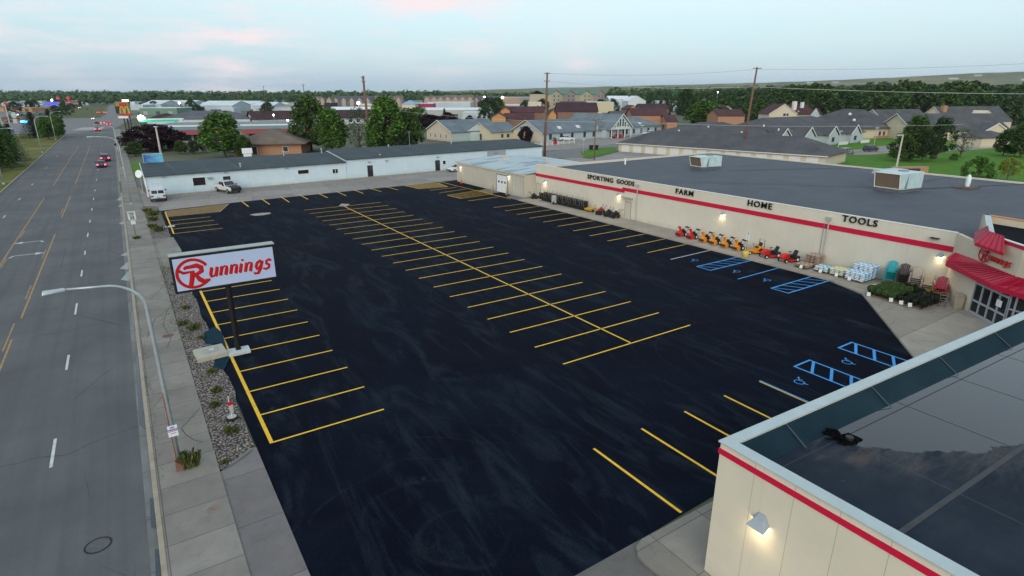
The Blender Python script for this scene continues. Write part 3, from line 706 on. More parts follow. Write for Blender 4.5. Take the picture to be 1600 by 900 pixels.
for word, yc, zc, size, wd in (('SPORTING', 57.83, 4.52, .80, 5.0), ('GOODS', 53.1, 4.55, .80, 3.1), ('FARM', 43.7, 4.57, .80, 2.5), ('HOME', 34.2, 4.62, .82, 2.7), ('TOOLS', 24.55, 4.68, .80, 2.95)):
    X = frame((51.93, yc, zc), (0, -1, 0), (0, 0, 1))
    t = text_mb(word, size, .05, 0, .011, 1.18)
    xs = [v[0] for v in t.v]; w0 = max(xs) - min(xs); cx = (max(xs) + min(xs)) / 2
    k_ = wd / w0
    t.v = [tuple(X @ Vector(((v[0] - cx) * k_, v[1], v[2]))) for v in t.v]
    t.build('letters', M('black_letter', (.006, .006, .007), .5, .1), st, world=True, label='black letters reading ' + word)
for yy, zz in ((70.0, 2.72), (54.2, 2.92), (38.4, 3.05), (18.1, 3.1)):
    wall_lamp(st, 52, yy, zz, (-1, 0), 46)
# doors, downspouts, scuppers on the long wall
for yy in (71.6, 52.4):
    m = MB(); m.box(51.96, 52, yy - .48, yy + .48, 0.13, 2.2); d = m.build('door', M('cream_door', (.50, .47, .39), .5, .05), st, world=True)
    m = MB(); m.box(51.93, 52, yy - .56, yy - .48, .13, 2.28); m.box(51.93, 52, yy + .48, yy + .56, .13, 2.28); m.box(51.93, 52, yy - .48, yy + .48, 2.2, 2.28)
    m.build('door_frame', M('door_frame_grey', (.34, .33, .30), .6, .1), d, world=True)
    m = MB(); m.tube([(51.9, yy - .36, 1.15), (51.9, yy - .36, 1.3)], .02, 6); m.build('handle', GALV, d, world=True)
m = MB(); m.box(51.5, 52, 51.6, 53.3, 2.75, 2.81); m.build('door_hood', M('door_frame_grey', (.34, .33, .3)), st, world=True)
for yy in (50.9, 27.1):
    m = MB(); m.hexa([(51.75, yy - .12, 4.3), (52, yy - .12, 4.3), (52, yy + .12, 4.3), (51.75, yy + .12, 4.3)], [(51.68, yy - .2, 4.62), (52, yy - .2, 4.62), (52, yy + .2, 4.62), (51.68, yy + .2, 4.62)])
    m.tube([(51.87, yy, 4.32), (51.87, yy, .3), (51.7, yy, .18)], .055, 8)
    m.build('downspout', M('downspout_grey', (.42, .42, .39), .5, .1), st, world=True)
m = MB(); m.tube([(51.93, 27.5, 4.0), (51.93, 27.5, .2)], .025, 6); m.build('conduit', GREYM, st, world=True)
m = MB(); m.box(51.6, 52, 18.4, 19.0, 4.35, 4.41); m.build('bracket', DARKM, st, world=True)
# entrance block
A_, B_, C_, D_ = (52.0, 17.4), (49.0, 14.6), (46.9, 11.95), (46.1, 8.9)
TZ = 5.85
m = MB()
def wallseg(m, p, q, z0, z1, th=.3):
    d = Vector((q[0] - p[0], q[1] - p[1])).normalized(); n = Vector((d.y, -d.x)) * -th
    m.prism([p, q, (q[0] + n.x, q[1] + n.y), (p[0] + n.x, p[1] + n.y)], z0, z1)
wallseg(m, A_, B_, -.05, 5.0)
wallseg(m, B_, C_, 2.95, TZ); wallseg(m, C_, D_, 2.95, TZ)
wallseg(m, (57.2, 17.6), B_, 5.0, TZ)   # tower flank above the store roof
wallseg(m, D_, (46.1, 4.0), 0, TZ); wallseg(m, (55, 3.0), (57.2, 17.6), 4.4, TZ)
m.build('entrance_wall', M('entrance_stucco', (.60, .52, .40), .8, .06, 1.5), st, world=True)
m = MB(); m.poly([(49.4, 14.6, 5.3), (47.3, 11.9, 5.3), (46.5, 4, 5.3), (55, 3.2, 5.3), (56.8, 17.2, 5.3)]); m.build('tower_roof', M('tower_roof_black', (.006, .009, .013), .9, .2, spec=.05), st, world=True)
def capseg(m, p, q, z, th=.36, h=.05):
    d = Vector((q[0] - p[0], q[1] - p[1])).normalized(); n = Vector((d.y, -d.x))
    a = n * .04; b2 = n * -th
    m.prism([(p[0] + a.x, p[1] + a.y), (q[0] + a.x, q[1] + a.y), (q[0] + b2.x, q[1] + b2.y), (p[0] + b2.x, p[1] + b2.y)], z, z + h)
m = MB(); capseg(m, (57.2, 17.6), B_, TZ); m.build('tower_coping', COPING, st, world=True)
m = MB(); capseg(m, (55, 3.0), (57.2, 17.6), TZ); m.build('tower_coping', M('rust_coping', (.5, .2, .08), .6, .1), st, world=True)
m = MB(); capseg(m, B_, C_, TZ, .12, .04); capseg(m, C_, D_, TZ + .001, .12, .04); capseg(m, D_, (46.1, 4.0), TZ, .12, .04); m.build('tower_coping', WHT, st, world=True)
m = MB(); capseg(m, B_, C_, TZ - .24, .03, .2); capseg(m, C_, D_, TZ - .242, .03, .2); m.build('tower_trim', RED, st, world=True)
# canopy: three facets, hipped back to the wall
zb, zf, zt = 2.62, 2.95, 3.85
cf = [(51.0, 17.15), (47.0, 13.0), (44.5, 8.9)]     # filled in below from the fitted eave
cf = [(50.95, 17.3), (47.1, 13.0), (45.4, 8.9)]
back = [(51.95, 17.45), (49.0 - .02, 14.62), (46.9 - .02, 11.97), (46.1, 8.9)]
m = MB()
e0, e1, e2 = cf; 
m.hexa([(*e0, zb), (*e1, zb), (e1[0] + .12, e1[1] - .12, zb), (e0[0] + .12, e0[1] - .12, zb)], [(*e0, zf), (*e1, zf), (e1[0] + .12, e1[1] - .12, zf), (e0[0] + .12, e0[1] - .12, zf)])
m.hexa([(*e1, zb), (*e2, zb), (e2[0] + .15, e2[1], zb), (e1[0] + .15, e1[1] - .12, zb)], [(*e1, zf + .001), (*e2, zf + .001), (e2[0] + .15, e2[1], zf + .001), (e1[0] + .15, e1[1] - .12, zf + .001)])
cano = m.build('canopy_fascia', RED, st, world=True)
m = MB()
b0, b1, b2, b3 = back
m.poly([(*e0, zf), (*e1, zf), (*b2, zt), (*b1, zt)]); m.poly([(*e1, zf), (*e2, zf), (*b3, zt), (*b2, zt)])
m.poly([(*e0, zf), (*b1, zt), (51.95, 17.0, zt + .05), (51.95, 17.6, zf + .1)])
m.poly([(*e0, zb), (51.95, 17.6, zb), (51.95, 17.6, zf), (*e0, zf)][::-1])
m.poly([(*e0, zb + .05), (*e1, zb + .05), (*b2, zb + .05), (*b1, zb + .05), (51.9, 17.4, zb + .05)][::-1]); m.poly([(*e1, zb + .051), (*e2, zb + .051), (*b3, zb + .051), (*b2, zb + .051)][::-1])
can = m.build('canopy_roof', REDROOF, st, world=True)
m = MB()
def lerp(p, q, t): return tuple(p[i] + (q[i] - p[i]) * t for i in range(len(p)))
for i in range(12):
    t = (i + .5) / 12; p = lerp((*e0, zf + .02), (*e1, zf + .02), t); q = lerp((*b1, zt + .02), (*b2, zt + .02), t); m.tube([p, q], .028, 4)
for i in range(8):
    t = (i + .5) / 8; p = lerp((*e1, zf + .02), (*e2, zf + .02), t); q = lerp((*b2, zt + .02), (*b3, zt + .02), t); m.tube([p, q], .028, 4)
for i in range(7):
    t = (i + .5) / 7; p = lerp((*e0, zf + .02), (51.95, 17.6, zf + .12), t); q = lerp((*b1, zt + .02), (51.95, 17.0, zt + .07), t); m.tube([p, q], .025, 4)
m.build('seam', REDROOF, can, world=True)
# glazed doors under the canopy
m = MB(); gl = MB()
def glazing(p, q, cols, rows):
    d = Vector((q[0] - p[0], q[1] - p[1])); L = d.length; d.normalize(); n = Vector((d.y, -d.x)) * -.14
    def bx(u0, u1, z0, z1, mm, off=0, th=1):
        a = (p[0] + d.x * u0 - n.x * off, p[1] + d.y * u0 - n.y * off); b = (p[0] + d.x * u1 - n.x * off, p[1] + d.y * u1 - n.y * off)
        mm.prism([a, b, (b[0] + n.x * th, b[1] + n.y * th), (a[0] + n.x * th, a[1] + n.y * th)], z0, z1)
    us = [L * c for c in cols]
    for u in us: bx(max(0, u - .06), min(L, u + .06), .14, 2.94, m)
    for u0, u1 in zip(us[:-1], us[1:]):
        for z0, z1 in rows: bx(u0 + .06, u1 - .06, z0, z1, m, -.003 / .14)
    bx(.03, L - .03, .2, 2.9, gl, -.5, .2)
glazing((48.98, 14.58), (46.92, 11.98), [0, .25, .5, .75, 1], ((.14, .32), (1.05, 1.17), (2.28, 2.42), (2.84, 2.94)))
glazing((46.88, 11.9), (46.12, 9.0), [0, .12, .42, .72, 1], ((.14, .5), (1.6, 1.7), (2.84, 2.94)))
m.build('door_frames', M('door_aluminium', (.36, .38, .42), .4, .08), st, world=True)
gl.build('door_glass', M('shop_glass', (.014, .017, .015), .25, .7, 1.2, spec=.6), st, world=True)
m = MB(); m.X = Matrix.Translation((47.35, 12.35, 1.45)); m.box(-.25, .25, -.25, .25, 0, .01)
m = MB(); a = Vector((47.38 - 48.98, 12.56 - 14.58)).normalized(); p0 = Vector((47.55, 12.72)) + Vector((a.y, -a.x)) * .03
m.prism([(p0.x, p0.y), (p0.x + a.x * .5, p0.y + a.y * .5), (p0.x + a.x * .5 - a.y * -.02, p0.y + a.y * .5 - a.x * .02), (p0.x - a.y * -.02, p0.y - a.x * .02)], 1.5, 1.95)
m.build('door_notice', M('paper_white', (.75, .75, .73), .7, .1), st, world=True)
# tower awning wrapping the corner
m = MB(); zc0, zc1 = 5.0, TZ + .22
c0 = Vector(B_); u = (Vector(C_) - c0).normalized(); v = (Vector((57.2, 17.6)) - c0).normalized()
o_ = -(u + v) * .75
aw = []
E0 = c0 + v * 2.6 - u * 1.2; E1 = c0 + o_ * 1.5; E2 = c0 + u * 1.7 - v * 1.1
T0 = c0 + v * 2.3; T1 = c0 + v * .1; T2 = c0 + u * 1.5
def P3(p, z): return (p.x, p.y, z)
for a_, b_, c_, d_ in ((E0, E1, T1, T0), (E1, E2, T2, T1)):
    m.poly([P3(a_, zc0 + .2), P3(b_, zc0 + .2), P3(c_, zc1), P3(d_, zc1)]); m.poly([P3(a_, zc0), P3(b_, zc0), P3(b_, zc0 + .2), P3(a_, zc0 + .2)])
m.poly([P3(E0, zc0), P3(E0, zc0 + .2), P3(T0, zc1), P3(T0, zc0)]); m.poly([P3(E2, zc0), P3(T2, zc0), P3(T2, zc1), P3(E2, zc0 + .2)])
m.poly([P3(E0, zc0), P3(T0, zc0), P3(T1, zc0), P3(E1, zc0)]); m.poly([P3(E1, zc0), P3(T1, zc0), P3(T2, zc0), P3(E2, zc0)])
m.poly([P3(T0, zc1), P3(T1, zc1), P3(T1, zc0), P3(T0, zc0)]); m.poly([P3(T1, zc1), P3(T2, zc1), P3(T2, zc0), P3(T1, zc0)])
aw = m.build('tower_awning', REDROOF, st, world=True)
m = MB()
for i in range(5):
    t = (i + .5) / 5; m.tube([lerp(P3(E1, zc0 + .21), P3(E2, zc0 + .21), t), lerp(P3(T1, zc1 + .01), P3(T2, zc1 + .01), t)], .03, 4)
    m.tube([lerp(P3(E0, zc0 + .21), P3(E1, zc0 + .21), t), lerp(P3(T0, zc1 + .01), P3(T1, zc1 + .01), t)], .03, 4)
m.build('seam', M('dark_red_seam', (.2, .004, .02), .5), aw, world=True)
m = MB(); c1 = Vector(C_) + (Vector(D_) - Vector(C_)).normalized() * 1.2; u2 = (Vector(D_) - Vector(C_)).normalized(); n2 = Vector((-abs(u2.y), .25)).normalized()
m.poly([P3(c1, zc1), P3(c1 + u2 * 2, zc1), P3(c1 + u2 * 2 + n2 * .9, zc0 + .2), P3(c1 + n2 * .9, zc0 + .2)][::-1]); m.poly([P3(c1 + n2 * .9, zc0), P3(c1 + n2 * .9, zc0 + .2), P3(c1 + u2 * 2 + n2 * .9, zc0 + .2), P3(c1 + u2 * 2 + n2 * .9, zc0)])
m.poly([P3(c1, zc0), P3(c1, zc1), P3(c1 + n2 * .9, zc0 + .2), P3(c1 + n2 * .9, zc0)]); m.poly([P3(c1, zc0), P3(c1 + n2 * .9, zc0), P3(c1 + u2 * 2 + n2 * .9, zc0), P3(c1 + u2 * 2, zc0)])
m.build('tower_awning', REDROOF, st, world=True)

# --- the round-R wordmark, drawn as raised strokes in a (u, v) plane; width about 7.4 units
def wordmark(X, s, depth=.05, fat=1.0):
    m = MB(); K = [1.25, .0, -.02]
    def st_(pts, r, kk=8):
        r = [q * fat for q in r] if isinstance(r, (list, tuple)) else r * fat
        b = MB(); b.tube([(p[0] * K[0] + K[1], p[1] * K[0] + K[2], 0) for p in pts], r, kk)
        m.add([(v[0] * s, v[1] * s, v[2] / max(1e-6, 1) * depth * 4) for v in b.v], b.f)
    ring = [(1.0 + .92 * math.cos(R(a)), .95 + .92 * math.sin(R(a))) for a in range(28, 338, 10)]
    st_(ring, .10)
    st_([(.50, 1.30), (.62, 1.40), (.95, 1.42), (1.25, 1.46), (1.50, 1.30), (1.50, 1.05), (1.25, .90), (.95, .86)], [.08, .12, .13, .16, .17, .16, .12, .08])
    st_([(.22, 1.25), (.45, 1.06), (.8, 1.08), (1.1, 1.10)], [.1, .1, .08, .05])
    st_([(.98, 1.05), (.88, .6), (.74, .12)], [.16, .15, .14])
    st_([(1.12, .86), (1.32, .50), (1.62, .28), (1.92, .42)], [.1, .16, .18, .08])
    sh = .28; K[:] = [1.0, 0, 0]
    def L(x0, paths):
        for pts, r in paths: st_([(2.42 + (x0 - 2.05) * .955 + p[0] * .98 + p[1] * sh, p[1] * 1.02 + .66) for p in pts], r)
    B = .112
    def n_(x0): L(x0, [([(0, .02), (0, .76)], B), ([(0, .55), (.2, .76), (.38, .70), (.40, .5), (.40, .02)], [.06, .075, .09, B, B]), ([(-.1, .76), (.0, .76)], .05), ([(.40, .02), (.54, .06)], .06)])
    L(2.05, [([(0, .78), (0, .25), (.1, .04), (.28, .06), (.42, .25)], [B, B, B, .075, .06]), ([(.42, .78), (.42, .02)], B), ([(-.1, .77), (0, .77)], .05), ([(.42, .02), (.56, .06)], .055)])
    n_(2.85); n_(3.65)
    L(4.42, [([(0, .02), (0, .74)], B), ([(.03, .95), (.03, 1.01), (.03, 1.07), (.03, 1.13)], [.03, .10, .10, .03]), ([(-.1, .75), (0, .75)], .05), ([(0, .02), (.13, .06)], .055)])
    n_(4.85)
    L(5.68, [([(.42, .64), (.25, .78), (.05, .64), (0, .35), (.12, .12), (.30, .18), (.42, .45)], B * .95), ([(.44, .76), (.40, .1), (.28, -.24), (.02, -.26), (-.08, -.12)], [B, B, B, .08, .07])])
    L(6.42, [([(.48, .66), (.30, .80), (.08, .70), (.10, .48), (.36, .34), (.38, .12), (.14, .0), (-.1, .12)], [.08, .09, .1, .1, .1, .1, .09, .07])])
    m.v = [tuple(X @ Vector(v)) for v in m.v]
    return m
dd = (Vector(C_) - Vector(B_)).normalized(); nn = Vector((dd.y, -dd.x))
if nn.x > 0: nn = -nn
s0 = Vector(B_) - dd * .22 + nn * .14
wordmark(frame((s0.x, s0.y, 3.97), (dd.x, dd.y, 0), (0, 0, 1)), .43, .08, 1.1).build('logo_letters', LOGORED, st, world=True, label='raised red script letters reading Runnings')

# --- foreground building with the flat black roof
NBX, NBY, NBZ = 13.65, 9.2, 5.0
nb = thing('foreground_building', 'cream panelled building in the foreground with red stripe and wet black roof behind a parapet', 'building', (NBX, NBY, 0))
EX, EY = 46.0, 7.75       # north wall runs slightly back
m = MB()
m.prism([(NBX, NBY), (EX, EY), (EX, EY - .35), (NBX + .35, NBY - .35), (NBX + .35, -14), (NBX, -14)], -.05, NBZ - .002)
m.prism([(NBX, -14), (NBX + .3, -14.3), (60, -14.3), (60, -14)], 0, NBZ - .002)
# west wall is the visible flank; build joints into the material along y
m.build('wall', m_panel('cream_flank_panel', (.60, .555, .45), 1, 1.22, .02, .55), nb, world=True)
m = MB(); m.poly([(NBX + .3, NBY - .3, 4.45), (NBX + .3, -14, 4.45), (60, -14, 4.45), (60, EY - .9, 4.45), (EX, EY - .3, 4.45)]); m.build('roof', NEARROOF, nb, world=True)
m = MB()
m.prism([(NBX - .06, NBY + .06), (EX, EY + .06), (EX, EY - .34), (NBX + .36, NBY - .36), (NBX + .36, -14), (NBX - .06, -14)], NBZ, NBZ + .06)
m.build('coping', COPING, nb, world=True, bevel=.012)
m = MB(); m.box(NBX - .035, NBX, -14, NBY + .035, 4.62, 4.80); m.prism([(NBX, NBY), (NBX, NBY + .035), (EX, EY + .035), (EX, EY)], 4.62, 4.80); m.build('stripe', RED, nb, world=True)
m = MB()   # cant strip: roofing turned up the inside of the parapet
fx = .34
m.poly([(NBX + fx, NBY - fx, 4.99), (EX, EY - fx, 4.99), (EX, EY - 1.1, 4.455), (NBX + .75, NBY - .95, 4.455)][::-1])
m.poly([(NBX + fx, NBY - fx, 4.99), (NBX + .75, NBY - .95, 4.455), (NBX + .75, -14, 4.455), (NBX + fx, -14, 4.99)][::-1])
m.build('flashing', FLASH, nb, world=True)
m = MB()
for i in range(6):
    m = MB(); x = NBX + 2.6 + i * 4.9; yy = NBY + (EY - NBY) * (x - NBX) / (EX - NBX)
    m.hexa([(x, yy - .345, 4.982), (x + .06, yy - .345, 4.982), (x + .12, yy - 1.08, 4.470), (x + .05, yy - 1.08, 4.470)], [(x, yy - .355, 4.986), (x + .06, yy - .355, 4.986), (x + .12, yy - 1.09, 4.474), (x + .05, yy - 1.09, 4.474)])
    m.build('flashing_lap', M('lap_grey', (.035, .055, .065), .6, .3), nb, world=True)
m = MB(); SEAMM = M('seam_tape', (.034, .038, .044), .6, .3, 2)
for x in (17.6, 21.6, 25.6, 29.6, 33.6): ribbon(m, (x + .25, NBY - 1.25), (x + .1, -14), .035, 4.454)
m.build('roof_seam', SEAMM, nb, world=True)
m = MB()
ribbon(m, (NBX + .9, 4.6), (44, 3.4), .15, 4.458); ribbon(m, (NBX + 1.2, 7.85), (44, 6.5), .03, 4.458); ribbon(m, (NBX + .9, -1.0), (44, -2.4), .04, 4.458)
m.build('roof_seam', SEAMM, nb, world=True)
wall_lamp(nb, NBX, 7.55, 3.22, (-1, 0), 34, 1.1)

# --- generic building pieces (local frame: x along the front, y away from the front)
def roof_gable(m, x0, x1, y0, y1, ze, rise, ov=.5, th=.18, axis='x'):
    def q(x, y, z): return (x, y, z) if axis == 'x' else (y, x, z)
    if axis == 'y': x0, x1, y0, y1 = y0, y1, x0, x1
    yc = (y0 + y1) / 2; sl_ = rise / ((y1 - y0) / 2); ze_ = ze - ov * sl_
    for a, b in ((y0 - ov, yc), (y1 + ov, yc)):
        P = [q(x0 - ov, a, ze_), q(x1 + ov, a, ze_), q(x1 + ov, b, ze + rise), q(x0 - ov, b, ze + rise)]
        T = [(p[0], p[1], p[2] + th) for p in P]
        m.hexa(P, T)
def roof_hip(m, x0, x1, y0, y1, ze, rise, ov=.5, th=.2):
    X0, X1, Y0, Y1 = x0 - ov, x1 + ov, y0 - ov, y1 + ov; h = min(X1 - X0, Y1 - Y0) / 2
    if (X1 - X0) >= (Y1 - Y0): r0, r1 = (X0 + h, (Y0 + Y1) / 2), (X1 - h, (Y0 + Y1) / 2)
    else: r0, r1 = ((X0 + X1) / 2, Y0 + h), ((X0 + X1) / 2, Y1 - h)
    c = [(X0, Y0), (X1, Y0), (X1, Y1), (X0, Y1)]
    vs = [(x, y, ze) for x, y in c] + [(x, y, ze + th) for x, y in c] + [(*r0, ze + th + rise), (*r1, ze + th + rise)]
    if (X1 - X0) >= (Y1 - Y0): f = [(4, 5, 9, 8), (6, 7, 8, 9), (5, 6, 9), (7, 4, 8)]
    else: f = [(4, 5, 8), (5, 6, 9, 8), (6, 7, 9), (7, 4, 8, 9)]
    m.add(vs, f + [(3, 2, 1, 0), (0, 1, 5, 4), (1, 2, 6, 5), (2, 3, 7, 6), (3, 0, 4, 7)])
def gable_wall(m, x0, x1, y0, y1, z1, rise, axis='x'):
    m.box(x0, x1, y0, y1, -.05, z1)
    if axis == 'x':
        for x in (x0, x1 - .12): m.xprism([(y0, z1), (y1, z1), ((y0 + y1) / 2, z1 + rise)], x, x + .12)
    else:
        for yv in (y0, y1 - .12): m.add([(x0, yv, z1), (x1, yv, z1), ((x0 + x1) / 2, yv, z1 + rise), (x0, yv + .12, z1), (x1, yv + .12, z1), ((x0 + x1) / 2, yv + .12, z1 + rise)],
                                       [(0, 1, 2), (5, 4, 3), (0, 3, 4, 1), (1, 4, 5, 2), (2, 5, 3, 0)])
def window(root, side, u0, u1, z0, z1, ref=0, frame_mat=None, glass=None, sub=True, name='window', lab=None):
    # side 'S' front face (y=ref), 'W' left face (x=ref)
    g_ = MB(); f = MB(); t = .07
    def bx(mm, a, b, c, d, o0, o1):
        if side == 'S': mm.box(a, b, ref - o1, ref - o0, c, d)
        else: mm.box(ref - o1, ref - o0, a, b, c, d)
    bx(g_, u0, u1, z0, z1, .004, .03)
    o = g_.build(name, glass or GLASSW, root, label=lab)
    if sub:
        bx(f, u0 - t, u0, z0 - t, z1 + t, .003, .06); bx(f, u1, u1 + t, z0 - t, z1 + t, .003, .06); bx(f, u0, u1, z1, z1 + t, .003, .06); bx(f, u0, u1, z0 - t, z0, .003, .06)
        f.build('frame', frame_mat or WHT, o)
    return o
def bldg(name, label, cat, P, Q, depth, ze, rise, kind, wall, roof, wins=(), group=None, ov=.4, left=(), trim=None, glass=None, sub=False, loc_z=0, flip=False):
    P = Vector(P); Q = Vector(Q); L = (Q - P).length; a = math.atan2(Q.y - P.y, Q.x - P.x)
    r = thing(name, label, cat, (P.x, P.y, loc_z), a, group)
    m = MB(); rf = MB()
    if kind == 'gx': gable_wall(m, 0, L, 0, depth, ze, rise); roof_gable(rf, 0, L, 0, depth, ze + .02, rise, ov)
    elif kind == 'gy': gable_wall(m, 0, L, 0, depth, ze, rise, 'y'); roof_gable(rf, 0, L, 0, depth, ze + .02, rise, ov, axis='y')
    elif kind == 'hip': m.box(0, L, 0, depth, -.05, ze); roof_hip(rf, 0, L, 0, depth, ze, rise, ov)
    else: m.box(0, L, 0, depth, -.05, ze); rf.box(-.1, L + .1, -.1, depth + .1, ze + .002, ze + .12 + rise)
    m.build('wall', wall, r); rf.build('roof', roof, r)
    for w_ in wins: window(r, 'S', *w_, glass=glass, sub=sub)
    for w_ in left: window(r, 'W', *w_, glass=glass, sub=sub)
    if trim and kind in ('gx', 'gy'):
        t = MB(); sl_ = rise / (depth / 2 if kind == 'gx' else L / 2)
        half = depth / 2 if kind == 'gx' else L / 2
        for s_ in (-1, 1):
            if kind == 'gx': p = [(-ov - .04, half + s_ * (half + ov), ze - ov * sl_ + .0), (-ov - .04, half, ze + rise)]
            else: p = [(half + s_ * (half + ov), -ov - .04, ze - ov * sl_), (half, -ov - .04, ze + rise)]
            t.hexa([p[0], p[1], (p[1][0] + (.05 if kind == 'gx' else 0), p[1][1] + (.05 if kind == 'gy' else 0), p[1][2]), (p[0][0] + (.05 if kind == 'gx' else 0), p[0][1] + (.05 if kind == 'gy' else 0), p[0][2])],
                   [(v_[0], v_[1], v_[2] + .26) for v_ in (p[0], p[1])] + [(p[1][0] + (.05 if kind == 'gx' else 0), p[1][1] + (.05 if kind == 'gy' else 0), p[1][2] + .26), (p[0][0] + (.05 if kind == 'gx' else 0), p[0][1] + (.05 if kind == 'gy' else 0), p[0][2] + .26)])
        t.build('trim', trim, r)
    return r, L
WBW = m_panel('white_blue_wall', (.52, .64, .70), 0, 7.5, .05, .12, rough=.7)
SHD = m_roofmem('dark_rolled_roof', (.040, .058, .070), (.06, .082, .098), 0, .85, .2)
def m_strip_roof():
    g = MG('rolled_roof_strips', .85, .2)
    tcn = N(g.t, 'ShaderNodeTexCoord'); P = tcn.outputs['Object']; x = g.xyz(P)
    c = g.mix(g.rng(g.noise(.4, 5, .65, src=P), .3, .7), (.038, .053, .063), (.06, .078, .090))
    l = g.line(g.math('ADD', x[0], g.math('MULTIPLY', g.noise(.8, 3, src=P), .3)), 4.6, .12)
    c = g.mix(g.math('MULTIPLY', l, g.rng(g.noise(.15, 2, src=P), .35, .6, .1, .55)), c, (.15, .17, .18))
    return g.col(c)
STRIP = m_strip_roof()
# --- long white building north of the lot
PW = (2.3, 105.8); QW = (84, 112.4); aw_ = math.atan2(QW[1] - PW[1], QW[0] - PW[0])
wb = thing('long_white_building', 'long low white building with dark roof and small dark doors behind the parking lot', 'building', (*PW, 0), aw_)
m = MB(); DP = 15.5
m.xprism([(0, -.05), (DP, -.05), (DP, 2.9), (11.2, 4.0), (0, 3.05)], 0, 32.2); m.build('wall', WBW, wb)
m = MB(); m.xprism([(0, -.05), (DP, -.05), (DP, 3.4), (11.2, 4.45), (0, 3.5)], 32.25, 80.3); m.build('wall', WBW, wb)
m = MB(); m.xprism([(-.35, 3.04), (11.2, 4.02), (DP + .3, 2.9), (DP + .3, 3.0), (11.2, 4.14), (-.35, 3.16)], -.15, 32.2); m.build('roof', STRIP, wb)
m = MB(); m.xprism([(-.3, 3.49), (11.2, 4.46), (DP + .3, 3.4), (DP + .3, 3.5), (11.2, 4.60), (-.3, 3.63)], 32.1, 80.6); m.build('roof', STRIP, wb)
m = MB(); m.xprism([(-.4, 2.98), (11.2, 3.96), (11.2, 4.17), (-.4, 3.19)], -.22, -.16); m.box(-.2, -.02, -.12, .0, 0, 3.0); m.build('rake_trim', WHT, wb)
def part_box(root, name, mat, *b, label=None, sub=None):
    m = MB(); m.box(*b); o = m.build(name, mat, root, label=label); return o
for x0, x1 in ((10.9, 12.0), (36.35, 37.45), (51.3, 52.4)):
    d = part_box(wb, 'door', M('dark_door', (.02, .022, .03), .4, .2), x0, x1, -.05, -.003, .08, 2.2)
    part_box(d, 'door_window', M('door_pane', (.06, .06, .07), .15), x0 + .45, x1 - .25, -.06, -.051, 1.35, 1.95)
for x0, x1, z0, z1 in ((6.4, 8.2, 1.1, 2.35), (23.2, 25.1, 1.62, 2.3), (29.5, 30.0, 1.25, 2.02), (30.05, 30.5, 1.25, 2.02), (53.1, 53.8, 1.3, 2.0)):
    window(wb, 'S', x0, x1, z0, z1, glass=M('dark_pane', (.02, .018, .02), .2, .3))
part_box(wb, 'air_conditioner', M('ac_grey', (.25, .28, .3), .6), 8.6, 9.2, -.35, -.003, 2.0, 2.3)
part_box(wb, 'vent_panel', M('vent_grey', (.3, .32, .33), .6), 64.5, 69.5, -.05, -.003, 2.15, 3.3)
for x in (2.4, 11.4, 21.3, 36.8, 40.4, 51.9, 66.8): part_box(wb, 'wall_light', M('ac_grey', (.25, .28, .3)), x - .25, x + .25, -.28, -.003, 2.78, 2.92)
for x, yv in ((14.2, 1.6), (24, 9.5), (31.5, 10), (46, 10), (39.8, 1.4), (61, 9)):
    m = MB(); m.cyl(x, yv, 3.1, 4.9 if yv > 5 else 3.9, .1); m.lathe([(.1, 0), (.2, .08), (.14, .2), (.02, .26)], 10, (x, yv, 4.75 if yv > 5 else 3.8)); m.build('roof_vent', GALV, wb)
m = MB(); m.tube([(50.8, 9.6, 4.3), (50.8, 9.6, 7.6)], .04, 6); m.tube([(50.3, 9.6, 7.4), (51.4, 9.6, 7.4)], .03, 5); m.build('antenna_mast', GREYM, wb)
bpy.context.view_layer.update()
for o_ in kids(wb):
    if o_.name.split('.')[0] in ('wall', 'roof', 'rake_trim'):
        for v_ in o_.data.vertices: v_.co.x += .081 * v_.co.y
# satellite dish on the gable end
sdsh = thing('satellite_dish', 'round white satellite dish beside the left gable of the long white building', 'satellite dish', (1.7, 110.6, -.9)); sdsh.scale = (.8, .8, 1)
m = MB(); m.tube([(0, 0, 0), (0, 0, 3.4), (.15, -.1, 3.7)], .05, 8); m.build('mast', GALV, sdsh)
m = MB(); m.X = Matrix.Translation((-.05, -.35, 3.9)) @ Euler((R(68), 0, R(-25))).to_matrix().to_4x4(); m.lathe([(.02, .0), (.35, .06), (.62, .18), (.66, .22), (.60, .22), (.3, .1), (.01, .05)], 18); m.build('dish', WHT, sdsh, smooth=True)
d2 = thing('rooftop_sign_box', 'small white sign box standing behind the ridge of the long white building', 'sign', (20.0, 122.5, 0))
m = MB(); m.box(-.9, .9, -.25, .25, 4.3, 5.3); m.box(-.7, .7, -.2, .2, 3.6, 4.25); m.build('sign_box', WHT, d2, bevel=.05); m = MB(); m.cyl(-.5, 0, 0, 3.7, .08); m.build('post', GREYM, d2); m = MB(); m.cyl(.5, 0, 0, 3.7, .08); m.build('post', GREYM, d2)
